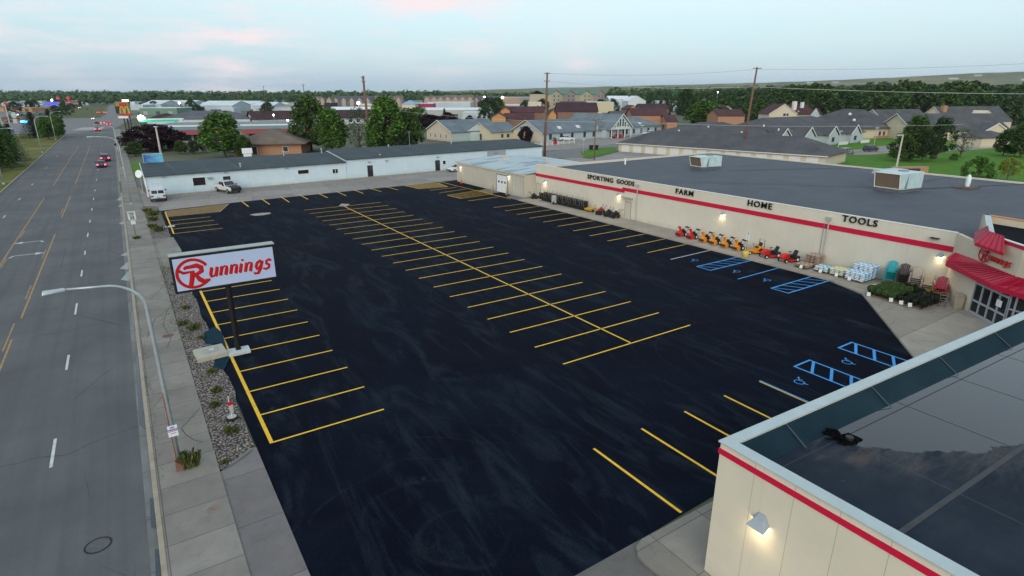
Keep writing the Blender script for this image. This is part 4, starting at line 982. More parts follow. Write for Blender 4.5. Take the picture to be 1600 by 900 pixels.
# blue banner sign on posts behind the left end
bs = thing('blue_billboard', 'blue and sky coloured sign box above the left end of the long white building', 'sign', (4.2, 116.8, 0))
m = MB(); m.box(-1.45, 1.45, -.3, .3, 4.1, 5.55); m.build('cabinet', M('pale_cabinet', (.55, .65, .68), .5), bs)
def m_banner():
    g = MG('banner_blue', .4); tcn = N(g.t, 'ShaderNodeTexCoord'); P = tcn.outputs['Object']; x = g.xyz(P)
    c = g.mix(g.rng(g.math('ADD', x[0], g.noise(1.5, 3, src=P)), -.9, 1.5), (.01, .06, .3), (.12, .42, .62))
    c = g.mix(g.rng(g.noise(1, 4, src=g.map((.8, 1, 5), src=P)), .5, .65, 0, .5), c, (.35, .6, .75)); return g.col(c)
m = MB(); m.box(-1.40, 1.45, -.33, -.303, 4.12, 5.54); m.build('sign_face', m_banner(), bs)
for x in (-1, 1): m = MB(); m.cyl(x, 0, 0, 4.1, .1); m.build('post', GREYM, bs)
# --- ribbed beige shed joined to the store's north end
sh = thing('ribbed_metal_shed', 'ribbed beige shed with pale blue roof and white overhead door at the store end', 'shed', (50.2, 73, 0))
m = MB(); m.add([], [])
m.prism([(50.2, 72.95), (51.9, 72.95), (51.9, 72.5), (68, 72.5), (68, 94.4), (50.2, 94.4)], -.05, 3.45)
m.build('wall', RIBBED, sh, world=True)
m = MB(); m.add([(50.05, 72.8, 3.5), (59, 72.8, 4.15), (68.2, 72.8, 3.5), (50.05, 94.6, 3.5), (59, 94.6, 4.15), (68.2, 94.6, 3.5), (50.05, 72.8, 3.6), (59, 72.8, 4.25), (68.2, 72.8, 3.6), (50.05, 94.6, 3.6), (59, 94.6, 4.25), (68.2, 94.6, 3.6)],
    [(6, 7, 10, 9), (7, 8, 11, 10), (0, 3, 4, 1), (1, 4, 5, 2), (0, 1, 7, 6), (1, 2, 8, 7), (3, 9, 10, 4), (4, 10, 11, 5), (0, 6, 9, 3), (2, 5, 11, 8)])
def m_shedroof():
    g = MG('pale_blue_shed_roof', .5, .4); 
    c = g.mix(g.rng(g.noise(.5, 5), .3, .7), (.30, .39, .42), (.38, .46, .49))
    c = g.mix(g.rng(g.noise(1, 5, .6, src=g.map((.12, .5, 1), R(20))), .53, .6, 0, .8), c, (.12, .17, .22))
    x = g.xyz(); c = g.mix(g.math('MULTIPLY', g.line(x[1], .9, .05), .2), c, (.12, .18, .2)); return g.col(c)
m.build('roof', m_shedroof(), sh, world=True)
m = MB(); m.box(50.0, 50.2, 72.8, 94.5, 3.36, 3.5); m.build('gutter', M('cream_gutter', (.56, .53, .44), .5), sh, world=True)
d = MB(); d.box(50.13, 50.197, 77.6, 80.6, .05, 2.75); d = d.build('overhead_door', M('white_door', (.66, .68, .70), .5, .05), sh, world=True)
for yv in (78.2, 79.1, 80.0): m = MB(); m.box(50.11, 50.13, yv - .2, yv + .2, 1.55, 1.85); m.build('door_window', GLASS, d, world=True)
m = MB(); m.box(50.10, 50.2, 77.42, 77.6, .05, 2.9); m.box(50.10, 50.2, 80.6, 80.78, .05, 2.9); m.box(50.10, 50.2, 77.6, 80.6, 2.75, 2.9); m.build('door_frame', GREYM, sh, world=True)
m = MB(); m.box(50.15, 50.197, 92.6, 93.5, .05, 2.0); m.build('door', M('beige_door', (.42, .40, .33), .6), sh, world=True)
m = MB(); m.tube([(50.1, 73.1, 3.4), (50.1, 73.1, .1)], .05, 6); m.build('downspout', M('downspout_grey', (.42, .42, .39)), sh, world=True)
wall_lamp(sh, 50.2, 93.0, 2.75, (-1, 0), 40); wall_lamp(sh, 50.2, 77.2, 2.9, (-1, 0), 40)
for (x, yv), c in (((56.5, 88), 0), ((60.5, 81), 1)):
    t = thing('roof_curb_vent', ['low square vent curb on the shed roof, far one', 'rusty square vent curb on the shed roof, nearer one'][c], 'vent', (x, yv, 4.0))
    m = MB(); m.hexa([(-.6, -.6, 0), (.6, -.6, 0), (.6, .6, 0), (-.6, .6, 0)], [(-.45, -.45, .45), (.45, -.45, .45), (.45, .45, .45), (-.45, .45, .45)]); m.build('curb', M('curb_pink', (.5, .40, .36), .7), t); m = MB(); m.box(-.5, .5, -.5, .5, .45, .6); m.build('cap', COPING, t, bevel=.03)
# --- rooftop units on the store
def rooftop_unit(x, y_, label, rz, w_=3.4, d_=2.2, h_=1.25):
    t = thing('rooftop_unit', label, 'rooftop unit', (x, y_, 4.46), rz)
    UM = M('unit_metal', (.42, .55, .57), .45, .18, 1.4)
    m = MB(); m.box(-w_ / 2 + .1, w_ / 2 - .1, -d_ / 2 + .1, d_ / 2 - .1, 0, .42); m.build('curb', M('unit_curb', (.10, .11, .125), .8, .3), t)
    m = MB(); m.box(-w_ / 2 + .75, w_ / 2, -d_ / 2, d_ / 2, .42, .42 + h_); m.build('housing', UM, t, bevel=.03)
    m = MB()   # sloping intake hood
    m.xprism([(0, 0)], 0, 0) if False else m.add([(-w_ / 2 + .75, -d_ / 2 + .05, .44), (-w_ / 2 + .75, d_ / 2 - .05, .44), (-w_ / 2 + .1, d_ / 2 - .05, .44), (-w_ / 2 + .1, -d_ / 2 + .05, .44),
        (-w_ / 2 + .75, -d_ / 2 + .05, .4 + h_), (-w_ / 2 + .75, d_ / 2 - .05, .4 + h_), (-w_ / 2 - .3, d_ / 2 - .05, .36 + h_), (-w_ / 2 - .3, -d_ / 2 + .05, .36 + h_)],
        [(4, 5, 6, 7), (0, 4, 7, 3), (1, 2, 6, 5), (0, 3, 2, 1)])
    hd = m.build('intake_hood', UM, t)
    m = MB(); m.add([(-w_ / 2 + .12, -d_ / 2 + .15, .5), (-w_ / 2 + .12, d_ / 2 - .15, .5), (-w_ / 2 - .24, d_ / 2 - .15, .3 + h_), (-w_ / 2 - .24, -d_ / 2 + .15, .3 + h_)], [(0, 1, 2, 3)]); m.build('filter_screen', M('brown_filter', (.16, .12, .085), .9, .3, 8), hd)
    m = MB()
    for s_ in (-1, 1): m.tube([(-w_ / 2 + .08, s_ * (d_ / 2 - .08), .45), (-w_ / 2 - .32, s_ * (d_ / 2 - .08), .36 + h_)], .06, 4)
    m.tube([(-w_ / 2 - .32, -d_ / 2 + .08, .34 + h_), (-w_ / 2 - .32, d_ / 2 - .08, .34 + h_)], .06, 4); m.tube([(-w_ / 2 + .08, -d_ / 2 + .08, .47), (-w_ / 2 + .08, d_ / 2 - .08, .47)], .06, 4)
    m.build('screen_frame', M('frame_cream', (.6, .58, .52), .5), hd)
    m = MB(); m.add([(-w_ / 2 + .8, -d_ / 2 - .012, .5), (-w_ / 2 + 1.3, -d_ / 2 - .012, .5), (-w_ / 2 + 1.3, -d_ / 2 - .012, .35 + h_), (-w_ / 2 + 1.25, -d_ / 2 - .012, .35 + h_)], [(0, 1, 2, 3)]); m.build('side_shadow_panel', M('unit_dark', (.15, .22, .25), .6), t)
    m = MB(); m.cyl(.6, .0, .42 + h_, .5 + h_, .55, n=20); m.build('fan_guard', M('unit_dark', (.15, .22, .25)), t)
    return t
rooftop_unit(72.6, 57.6, 'pale rooftop air unit with brown intake screen, beside the FARM lettering side of the roof', R(-8), 3.8, 2.5, 1.5)
rooftop_unit(74.0, 31.6, 'larger pale rooftop air unit with brown intake screen near the white roof vent', R(-6), 4.2, 3.0, 1.8)
t = thing('ribbed_roof_hood', 'long ribbed white hood on a brown curb behind the larger rooftop unit', 'roof hood', (83.0, 36.6, 4.55), R(-8))
m = MB(); m.box(-1.3, 1.3, -.9, .9, 0, .75); m.build('curb', M('brown_curb', (.22, .18, .15), .8), t)
m = MB()
for i in range(9):
    x0 = -2.1 + i * .47; m.add([(x0, -1.15, .75), (x0 + .45, -1.15, .75), (x0 + .45, 1.15, .75), (x0, 1.15, .75), (x0, -.9, 1.25), (x0 + .45, -.9, 1.25), (x0 + .45, .9, 1.25), (x0, .9, 1.25)], [(3, 2, 1, 0), (4, 5, 6, 7), (0, 1, 5, 4), (1, 2, 6, 5), (2, 3, 7, 6), (3, 0, 4, 7)])
m.build('hood', COPING, t)
t = thing('roof_vent_pipe', 'white pointed roof vent on a brown pad, right side of the store roof', 'vent', (82.3, 27.7, 4.55))
m = MB(); m.lathe([(.2, 0), (.2, .2), (.27, .5), (.27, 1.1), (.2, 1.4), (.06, 1.6)], 14); m.build('vent', M('vent_white', (.62, .72, .72), .4), t, smooth=True); m = MB(); m.box(-1.4, 1.2, -.9, .8, .0, .22); m.build('pad', M('brown_pad', (.10, .075, .06), .9, .4, 3), t)
t = thing('roof_pipe', 'short white pipe on the store roof near the blue shed roof', 'pipe', (66.4, 68.2, 4.45)); m = MB(); m.cyl(0, 0, 0, .9, .13); m.build('pipe', WHT, t)
m = MB(); m.cyl(0, 0, .9, .98, .18); m.build('cap', WHT, t)
m = MB()
for a_, b_, w_ in (((73, 54), (92, 45), .25), ((60, 49), (75, 33), .15), ((76, 31), (92, 25), .3), ((77.5, 56), (86, 56), .08), ((79, 33), (92, 33), .1)): ribbon(m, a_, b_, w_, 4.62)
m.build('roof_seam', M('black_seam', (.02, .023, .028), .6, .3), st, world=True)
# --- wet puddle, drain and clutter on the foreground roof
pud = []
rr = random.Random(12)
bx = [(17.6, 7.35), (20.2, 7.3), (23.5, 7.15), (27, 6.9), (31, 6.7), (35, 6.5), (35, 3.2), (32, 3.6), (30, 3.0), (27.2, 3.7), (25.5, 3.3), (23.2, 4.4), (21.6, 4.7), (20.6, 5.7), (19.2, 6.2), (18.2, 6.9)]
bx2 = []
for i in range(len(bx)):
    p, q = bx[i], bx[(i + 1) % len(bx)]
    for t in range(5): bx2.append((p[0] + (q[0] - p[0]) * t / 5 + rr.uniform(-.12, .12), p[1] + (q[1] - p[1]) * t / 5 + rr.uniform(-.12, .12)))
t = thing('roof_drain', 'ragged black torn membrane around a roof drain by the parapet', 'drain', (17.9, 7.5, 4.46))
m = MB(); m.blob((0, 0, .02), (.42, .28, .06), 3, 9, 4, .45); m.blob((-.25, .38, .12), (.22, .3, .1), 5, 8, 4, .4); m.build('torn_membrane', M('torn_black', (.004, .004, .005), .95, .2, spec=.02), t)
m = MB(); m.cyl(0, 0, .05, .14, .12); m.build('strainer', DARKM, t)
for i, (x, y_, lb) in enumerate(((18.3, .5, 'ragged scrap of roofing lying on the black foreground roof'), (19.9, -2.0, 'dark debris clump near the bottom right of the foreground roof'))):
    t = MB(); t.blob((0, 0, .03), (.55, .2, .05), 8 + i, 9, 4, .5); t.blob((.2, .1, .05), (.3, .18, .06), 18 + i, 8, 4, .5); o = t.build('roof_debris', M('debris_grey', (.05, .055, .055), .8, .5, 6)); o.location = (x, y_, 4.46); o.rotation_euler.z = .4; tag(o, lb, 'debris')

# ================================================================== STREET FURNITURE
# --- big pylon sign
py = thing('pylon_sign', 'white roadside pylon sign with red script lettering on a black post beside the gravel strip', 'sign', (3.85, 36.3, 0))
m = MB(); m.box(-2.72, 2.78, -.32, .32, 4.38, 6.52); m.build('cabinet', M('cabinet_black', (.008, .008, .010), .5, .1), py, bevel=.02)
m = MB(); m.box(-2.74, 2.80, -.30, .36, 6.522, 6.57); m.build('top_cap', M('cap_grey', (.33, .36, .36), .6, .2, 1.5), py)
for s_, lb in ((-1, None), (1, None)):
    m = MB(); m.box(-2.60, 2.66, min(s_ * .322, s_ * .335), max(s_ * .322, s_ * .335), 4.52, 6.38); f = m.build('sign_face', M('sign_white', (.40, .49, .68), .4, .03, 1), py)
    if s_ < 0: wordmark(frame((3.85 - 2.56, 36.3 - .34, 4.62), (1, 0, 0), (0, 0, 1)), .735 * .95, .02, 1.22).build('logo_letters', LOGORED, f, world=True, label='red script letters reading Runnings')
    else: wordmark(frame((3.85 + 2.56, 36.3 + .34, 4.62), (-1, 0, 0), (0, 0, 1)), .735 * .95, .02, 1.22).build('logo_letters', LOGORED, f, world=True, label='red script letters reading Runnings')
m = MB(); m.cyl(0, 0, 0.2, 4.4, .16); m.build('post', M('post_black', (.008, .008, .010), .45, .1), py)
m = MB(); m.box(-.62, .62, -.42, .42, -.02, .20); m.box(-.32, .32, -.25, .25, .2, .23); m.build('footing', M('footing_pale', (.46, .50, .50), .9, .15), py, bevel=.02)
# concrete hand-hole slab and street lamp, etc.
t = thing('utility_vault', 'pale concrete utility box with a steel lid set in the river rock', 'utility box', (2.35, 36.7, 0), R(4))
m = MB(); m.box(-.82, .82, -.78, .78, -.02, .36); m.build('vault_body', M('vault_concrete', (.36, .35, .29), .9, .15), t, bevel=.03); m = MB(); m.box(-.35, .4, -.3, .32, .362, .385); m.build('lid', M('lid_steel', (.28, .30, .30), .5, .2), t)
m = MB(); m.cyl(.1, .05, .386, .40, .16); m.build('lid_cap', M('cap_pale', (.42, .47, .5), .4), t)
def street_lamp(x, y_, h, reach, label, dirx=-1, rz=0, first=True, rust=True, group='street lamps along the road', rad=.095):
    t = thing('street_lamp', label, 'street lamp', (x, y_, .0), rz, group)
    m = MB(); n_ = 9
    pts = [(0, 0, .3), (0, 0, h * .45), (0, 0, h * .86)]
    for i in range(1, n_ + 1):
        a = i / n_; pts.append((dirx * (reach * .42) * (1 - math.cos(a * math.pi / 2)), 0, h * .86 + h * .13 * math.sin(a * math.pi / 2)))
    pts.append((dirx * reach * .8, 0, h * 1.0)); 
    r_ = [rad, rad * .9, rad * .75] + [rad * .68 - rad * .2 * i / n_ for i in range(1, n_ + 1)] + [rad * .45]
    m.tube(pts, r_, 10); m.build('pole', GALV, t, smooth=True)
    m = MB(); m.hexa([(dirx * reach * .78, -.06, h - .05), (dirx * reach * .8, .06, h - .05), (dirx * (reach + .05), .13, h - .09), (dirx * (reach + .05), -.13, h - .09)], [(dirx * reach * .78, -.05, h + .06), (dirx * reach * .8, .05, h + .06), (dirx * (reach + .02), .08, h + .05), (dirx * (reach + .02), -.08, h + .05)]); m.build('lamp_head', GALV, t, bevel=.02)
    m = MB(); m.box(-.17, .17, -.17, .17, 0, .34); m.build('base', M('rusty_base', (.20, .10, .075), .9, .35, 4) if rust else GALV, t, bevel=.02)
    return t
sl1 = street_lamp(-.25, 24.95, 8.35, 2.9, 'nearest tall curved street lamp with rusty base on the sidewalk', group=None)
sl1.location.z = .1
m = MB(); m.tube([(-.105, -.05, .3), (-.11, -.05, 2.2), (-.09, -.05, 3.6)], .028, 6); m.build('conduit', M('rust_pink', (.30, .14, .11), .9, .4, 3), sl1)
m = MB(); m.box(-.18, .18, -.14, -.12, 1.62, 2.12); sp = m.build('plate_sign', M('sign_plate_white', (.62, .66, .74), .5), sl1)
text_mb('NO\nPARKING', .1, .002, 0, .004, X=frame((0, -.143, 1.98), (1, 0, 0), (0, 0, 1))).build('lettering', M('sign_blue_ink', (.03, .05, .2), .6), sp)
m = MB(); m.box(-.17, .17, -.145, -.141, 1.85, 1.875); m.box(-.1, .1, -.145, -.141, 1.76, 1.785); m.build('red_bar', RED, sp)
sl2 = street_lamp(-.2, 99.0, 9.6, 3.4, 'slender curved street lamp on the sidewalk by the white building corner', rust=False)
for i, (x, y_, hh, lb) in enumerate(((.6, 172, 9, 'street lamp beside the dark sports cars lane, past the lawn corner'), )):
    street_lamp(-.6, 150, 9.2, 3.3, 'pale street lamp on the right sidewalk beyond the small lawn', rust=False)
for x, y_, lb in ((-18.2, 205, 'curved street lamp on the grass median in front of the dark spruces'), (-18.6, 262, 'far curved street lamp on the median beside the bright green trees'), (-18.4, 135, 'curved street lamp at the left edge among the green trees'), (-34, 196, 'street lamp beyond the median beside the frontage road')):
    street_lamp(x, y_, 9.5, 3.2, lb, 1, rust=False)
# speed sign post with two plates
t = thing('speed_sign', 'white speed limit plate on a dark post in the sidewalk by the weeds', 'sign', (-.32, 74.3, .1))
m = MB(); m.box(-.03, .03, -.03, .03, 0, 2.9); m.build('post', M('rust_post', (.09, .06, .05), .8), t)
m = MB(); m.box(-.36, .36, -.06, -.035, 2.05, 2.95); p_ = m.build('plate', M('plate_pale', (.55, .60, .60), .6, .15), t, bevel=.004)
text_mb('SPEED\nLIMIT', .19, .002, 0, .008, X=frame((0, -.063, 2.68), (1, 0, 0), (0, 0, 1))).build('lettering', DARKM, p_)
text_mb('35', .46, .002, 0, .016, X=frame((0, -.063, 2.26), (1, 0, 0), (0, 0, 1))).build('lettering', DARKM, p_)
m = MB(); m.box(-.22, .22, -.06, -.035, 1.55, 1.98); m.build('lower_plate', MATS['plate_pale'], t)
# stake sign in a tire base
t = thing('stake_sign', 'small red and white sign stake standing in a white tire base on the river rock', 'sign', (2.22, 28.1, .06))
m = MB(); m.lathe([(.16, 0), (.34, .02), (.36, .10), (.30, .16), (.15, .16), (.13, .08)], 18); m.build('tire', RUBBER, t, smooth=True)
m = MB(); m.cyl(0, 0, .1, .17, .27); m.build('fill', M('fill_pale', (.40, .40, .36), .9), t)
m = MB(); m.tube([(0, 0, .15), (-.03, 0, 1.55)], .022, 6); m.build('rod', WHT, t)
m = MB(); m.add([(-.1, -.02, .9), (.16, -.02, .95), (.14, -.02, .45), (.02, -.02, .3), (-.06, -.02, .5)], [(0, 1, 2, 3, 4)]); m.add([(-.1, .0, .9), (.16, .0, .95), (.14, .0, .45), (.02, .0, .3), (-.06, .0, .5)], [(4, 3, 2, 1, 0)]); m.build('plate', MATS['fill_pale'], t)
m = MB(); m.add([(-.12, -.03, 1.15), (.14, -.03, 1.2), (.15, -.03, .95), (-.1, -.03, .9)], [(0, 1, 2, 3)]); m.add([(-.12, -.025, 1.15), (.14, -.025, 1.2), (.15, -.025, .95), (-.1, -.025, .9)], [(3, 2, 1, 0)]); m.build('red_band', RED, t); t.scale = (.8, .8, .8)
for x, y_, lb, r_, mt in ((-3.1, 21.7, 'round black manhole ring in the road near the bottom', .42, 'x'), (.42, 41.4, 'round rusty brown cover in the sidewalk', .33, 'y'), (-12.4, 66, 'small dark manhole in the turning lane', .35, 'x')):
    t = thing('manhole_cover', lb, 'manhole cover', (x, y_, .0085 if mt == 'x' else .101))
    m = MB(); m.lathe([(r_ * .86, .006), (r_, .006), (r_, 0)], 28); m.f = m.f[:-2]; m.m = m.m[:-2]; m.build('ring', M('ring_black', (.012, .015, .02), .8) if mt == 'x' else M('cover_rust', (.14, .075, .055), .9, .3, 6), t)
    m = MB(); m.cyl(0, 0, .0005, .004, r_ * .85, n=28); m.build('lid', M('lid_dark', (.085, .09, .095), .8, .3, 6) if mt == 'x' else MATS['cover_rust'], t)
t = thing('marker_post', 'thin dark leaning rod by the north driveway corner', 'post', (2.35, 58.9, .0)); m = MB(); m.tube([(0, 0, 0), (-.12, .02, 1.5)], .03, 6); m.build('rod', M('rust_post', (.09, .06, .05)), t)
t = thing('marker_post', 'short dark rod right of the leaning one by the driveway', 'post', (2.72, 59.2, .0)); m = MB(); m.tube([(0, 0, 0), (-.08, .02, .9)], .03, 6); m.build('rod', MATS['rust_post'], t)
t = thing('parking_block', 'pale concrete wheel block lying across the gravel by the yellow stalls', 'wheel stop', (2.75, 78.9, .06), R(8)); m = MB(); m.hexa([(-1.0, -.12, 0), (1.0, -.12, 0), (1.0, .12, 0), (-1.0, .12, 0)], [(-.95, -.07, .14), (.95, -.07, .14), (.95, .07, .14), (-.95, .07, .14)]); m.build('block', M('footing_pale', (.46, .5, .5)), t)
# --- weeds
WEED = M('weed_green', (.05, .085, .015), .9, .2, isl=.5); WEEDD = M('weed_dry', (.13, .10, .035), .9, .2, isl=.5)
def weed_mesh(seed, r, n, h):
    rr = random.Random(seed); m = MB()
    for i in range(n):
        a = rr.uniform(0, 6.283); d = rr.uniform(0, r) * rr.random() ** .3; l = h * rr.uniform(.4, 1); w_ = rr.uniform(.012, .03)
        x, y_ = d * math.cos(a), d * math.sin(a); b = rr.uniform(0, 6.283); lx, ly = math.cos(b) * l * .7, math.sin(b) * l * .7
        m.mi = 1 if rr.random() < .3 else 0
        m.add([(x - w_, y_, 0), (x + w_, y_, 0), (x + lx + w_ * .8, y_ + ly, l * .8), (x + lx * 1.3, y_ + ly * 1.3, l * .7)], [(0, 1, 2, 3)])
    return m.mesh('weed', [WEED, WEEDD])
WM = [weed_mesh(s_, .34, 170, .34) for s_ in range(3)]
rr = random.Random(5)
wd = [((x, yv), s_, lb) for (x, yv), s_, lb in (
    ((.12, 24.9), 1.25, 'bushy weed growing against the rusty lamp base'), ((2.0, 41.9), 1.1, 'broad green weed at the gravel edge below the sign'), ((1.5, 43.2), .9, 'weed just north of the broad green one at the gravel edge'),
    ((2.1, 34.1), .7, 'small weed in the gravel south of the utility box'), ((2.0, 31.5), .8, 'weed in the gravel between utility box and stake sign'), ((1.75, 29.9), .75, 'low weed in the gravel left of the stake sign'),
    ((2.0, 26.9), .8, 'yellowish weed in the gravel south of the stake sign'), ((1.35, 24.4), .45, 'tiny weed at the gravel corner by the driveway'), ((2.2, 39.9), .6, 'weed in the gravel close to the wet sealer'),
    ((1.9, 46.6), .7, 'weed in the gravel under the left end of the sign'), ((1.8, 53.5), .8, 'weed in the gravel behind the sign'),
    ((2.0, 77.3), 1.7, 'large dark green weed by the parking block'), ((1.5, 80), 1.3, 'spreading weed north of the parking block'), ((1.8, 84.5), 1.6, 'tall weed halfway along the far gravel strip'), ((2.0, 88.5), 1.9, 'bushy weed near the far end of the gravel strip'), ((1.4, 91.5), 1.5, 'northernmost weed of the gravel strip'), ((-.25, 74.0), 1.0, 'reddish dry weed at the foot of the speed sign'))]
for i, (p, s_, lb) in enumerate(wd):
    o = put('weed', WM[i % 3], None, (p[0], p[1], .08 if p[0] < 1.1 else .05), i); o.scale = (s_ * (.8 if i == 0 else 1), s_ * (.8 if i == 0 else 1), s_ * (2.2 if i == 0 else 1.2)); tag(o, lb, 'weed')
m = MB(); rr = random.Random(9)
for i in range(900):
    c = rr.choice(((.95, 43, 1.2), (1.05, 52, 8), (-1.0, 38, 8), (-.98, 30, 6), (1.1, 58, 6), (1.5, 60, 2), (1.3, 88, 6), (.8, 45, 1), (1.35, 40.8, .8), (-1.0, 52, 6)))
    x = c[0] + rr.gauss(0, .07 if c[2] > 3 else .3); yv = c[1] + rr.uniform(-c[2], c[2]); l = rr.uniform(.05, .16); a = rr.uniform(0, 6.28)
    m.mi = 1 if rr.random() < .5 else 0
    m.add([(x - .015, yv, .09), (x + .015, yv, .09), (x + math.cos(a) * l, yv + math.sin(a) * l, .09 + l * .7)], [(0, 1, 2)])
tag(m.build('crack_weeds', [WEED, WEEDD]), 'sparse weeds and moss growing in the sidewalk joints and along the kerb', 'weeds', kind='stuff')

# --- utility poles and wires
WOODP = M('pole_wood', (.16, .085, .06), .9, .25, 1.2, stretch=(3, 3, .4))
def utility_pole(x, y_, h, label, arms=((.985, .8), ), rad=.26, rz=0, lean=(0, 0), group='wooden utility poles', cyl_=0):
    t = thing('utility_pole', label, 'utility pole', (x, y_, 0), rz, group)
    m = MB(); m.tube([(0, 0, -.1), (lean[0] * .5, lean[1] * .5, h * .5), (lean[0], lean[1], h)], [rad, rad * .8, rad * .6], 10); m.build('pole', WOODP, t, smooth=True)
    for f_, l in arms:
        zz = h * f_; cx = lean[0] * f_
        m = MB(); m.box(cx - l, cx + l, -.3, -.18, zz - .07, zz + .07); a = m.build('crossarm', WOODP, t)
        for u in (-l * .9, 0, l * .9):
            m = MB(); m.lathe([(.03, 0), (.08, .06), (.05, .12), (.08, .18), (.03, .26)], 8, (cx + u, -.24, zz + .07)); m.build('insulator', M('insulator_grey', (.35, .38, .38), .3), a)
    if cyl_: m = MB(); m.cyl(.42, -.1, h * .72, h * .83, .28); m.build('transformer', GREYM, t)
    return t
utility_pole(55.8, 153.6, 19.6, 'thick brown utility pole behind the trees left of centre', ((.98, .45), (.93, .5)), .42, YAW * -1, (-.6, 0))
utility_pole(89.7, 121.2, 20.2, 'tall reddish utility pole behind the shed roof', ((.985, .75), (.90, .7)), .36, R(-35), (.3, 0))
utility_pole(127.5, 90.7, 21.2, 'tall leaning utility pole behind the store roof', ((.985, 1.0), ), .32, R(-35), (1.1, 0))
utility_pole(95.5, 108.8, 9.6, 'short thin utility pole with crossarm and transformer by the corner lawn', ((.97, 1.3), ), .15, R(-35), (0, 0), cyl_=1)
for px, pyb, pyt, rd, lb in ((481, 200, 131, .22, 'slim dark utility pole above the tall trees'), (417, 178, 134, .25, 'thin far utility pole over the warehouses'), (376, 172, 142, .28, 'very thin distant pole over the warehouses'), (362, 172, 143, .2, 'faint distant pole left of the thin one')):
    x, yv = G(px, pyb); utility_pole(x, yv, HT(pyt, x, yv), lb, ((.97, 1.0), ), rd, -YAW)
def wire(name, a, b, sag, r_=.03):
    m = MB(); pts = []
    for i in range(17):
        t = i / 16; pts.append((a[0] + (b[0] - a[0]) * t, a[1] + (b[1] - a[1]) * t, a[2] + (b[2] - a[2]) * t - sag * 4 * t * (1 - t)))
    m.tube(pts, r_, 5); return m.build(name, M('wire_pale', (.42, .46, .44), .5))
for a, b, s_, lb in (((128.4, 90, 20.7), (172, 30, 22.5), 1.0, 'top overhead wire running right from the tall leaning pole'), ((128, 90.2, 16.8), (172, 30, 15.2), .6, 'middle overhead wire crossing the condo roofs on the right'),
                     ((89.9, 121, 20.0), (128, 90.2, 20.7), .9, 'overhead wire between the two tall brown poles'), ((89.9, 121, 18.2), (128, 90.2, 16.8), .9, 'lower overhead wire between the two tall brown poles'),
                     ((95.5, 108.6, 9.2), (150, 54, 9.0), .8, 'low thin wire across the garages and lawn'), ((95.5, 108.6, 8.9), (55.8, 153.6, 12), 1.0, 'low wire from the short pole toward the tall trees')):
    tag(wire('overhead_wire', a, b, s_, .045 if a[2] > 15 else .025), lb, 'wire')
def lot_light(px, pyb, pyt, label, lit=False, rad=.09, arm=0, col=None):
    x, yv = G(px, pyb); h = HT(pyt, x, yv)
    t = thing('light_pole', label, 'light pole', (x, yv, 0), -YAW)
    m = MB(); m.tube([(0, 0, 0), (0, 0, h)], [rad, rad * .7], 8); m.build('pole', col or GALV, t)
    m = MB()
    if arm: m.box(min(0, arm), max(0, arm), -.15, .15, h - .12, h + .08)
    else: m.box(-.45, .45, -.25, .25, h - .1, h + .12)
    o = m.build('lamp_head', COPING, t)
    if lit:
        m = MB(); m.blob((0, -.3, h - .2), (.4, .2, .25), 1, 10, 6, 0); m.build('lamp_glow', M('lit_head', (1, 1, .9), .5, 0, emit=(1, .97, .82, 30)), o)
    return t
PALEPOLE = M('pale_pole', (.50, .47, .42), .7, .1)
lot_light(326 - 75, 239, 198, 'thick pale leaning pole behind the blue sign', rad=.28, col=PALEPOLE)
lot_light(367, 244, 209, 'short cream lamp pole in front of the big round tree', rad=.16, arm=-1.2, col=PALEPOLE)
lot_light(1001, 234, 196, 'grey lamp pole by the garages driveway', rad=.12)
lot_light(1400, 264, 211, 'cream lamp post leaning over the condo lawn', rad=.2, arm=-1.3, col=PALEPOLE)
lot_light(1309, 232, 205, 'white post light by the silver car', rad=.1); lot_light(1365, 229, 200, 'white post light by the dark grey car', rad=.1)
lot_light(1310, 190, 168, 'curved lamp above the condo ridge', rad=.12, arm=-1.4)
lot_light(430, 200, 179, 'lit lamp pole in front of the maroon motel', lit=True, rad=.12)
lot_light(911, 240, 218, 'thin white post by the care home driveway', rad=.06)
lot_light(658, 222, 195, 'thin pole beside the cream gabled house', rad=.07)

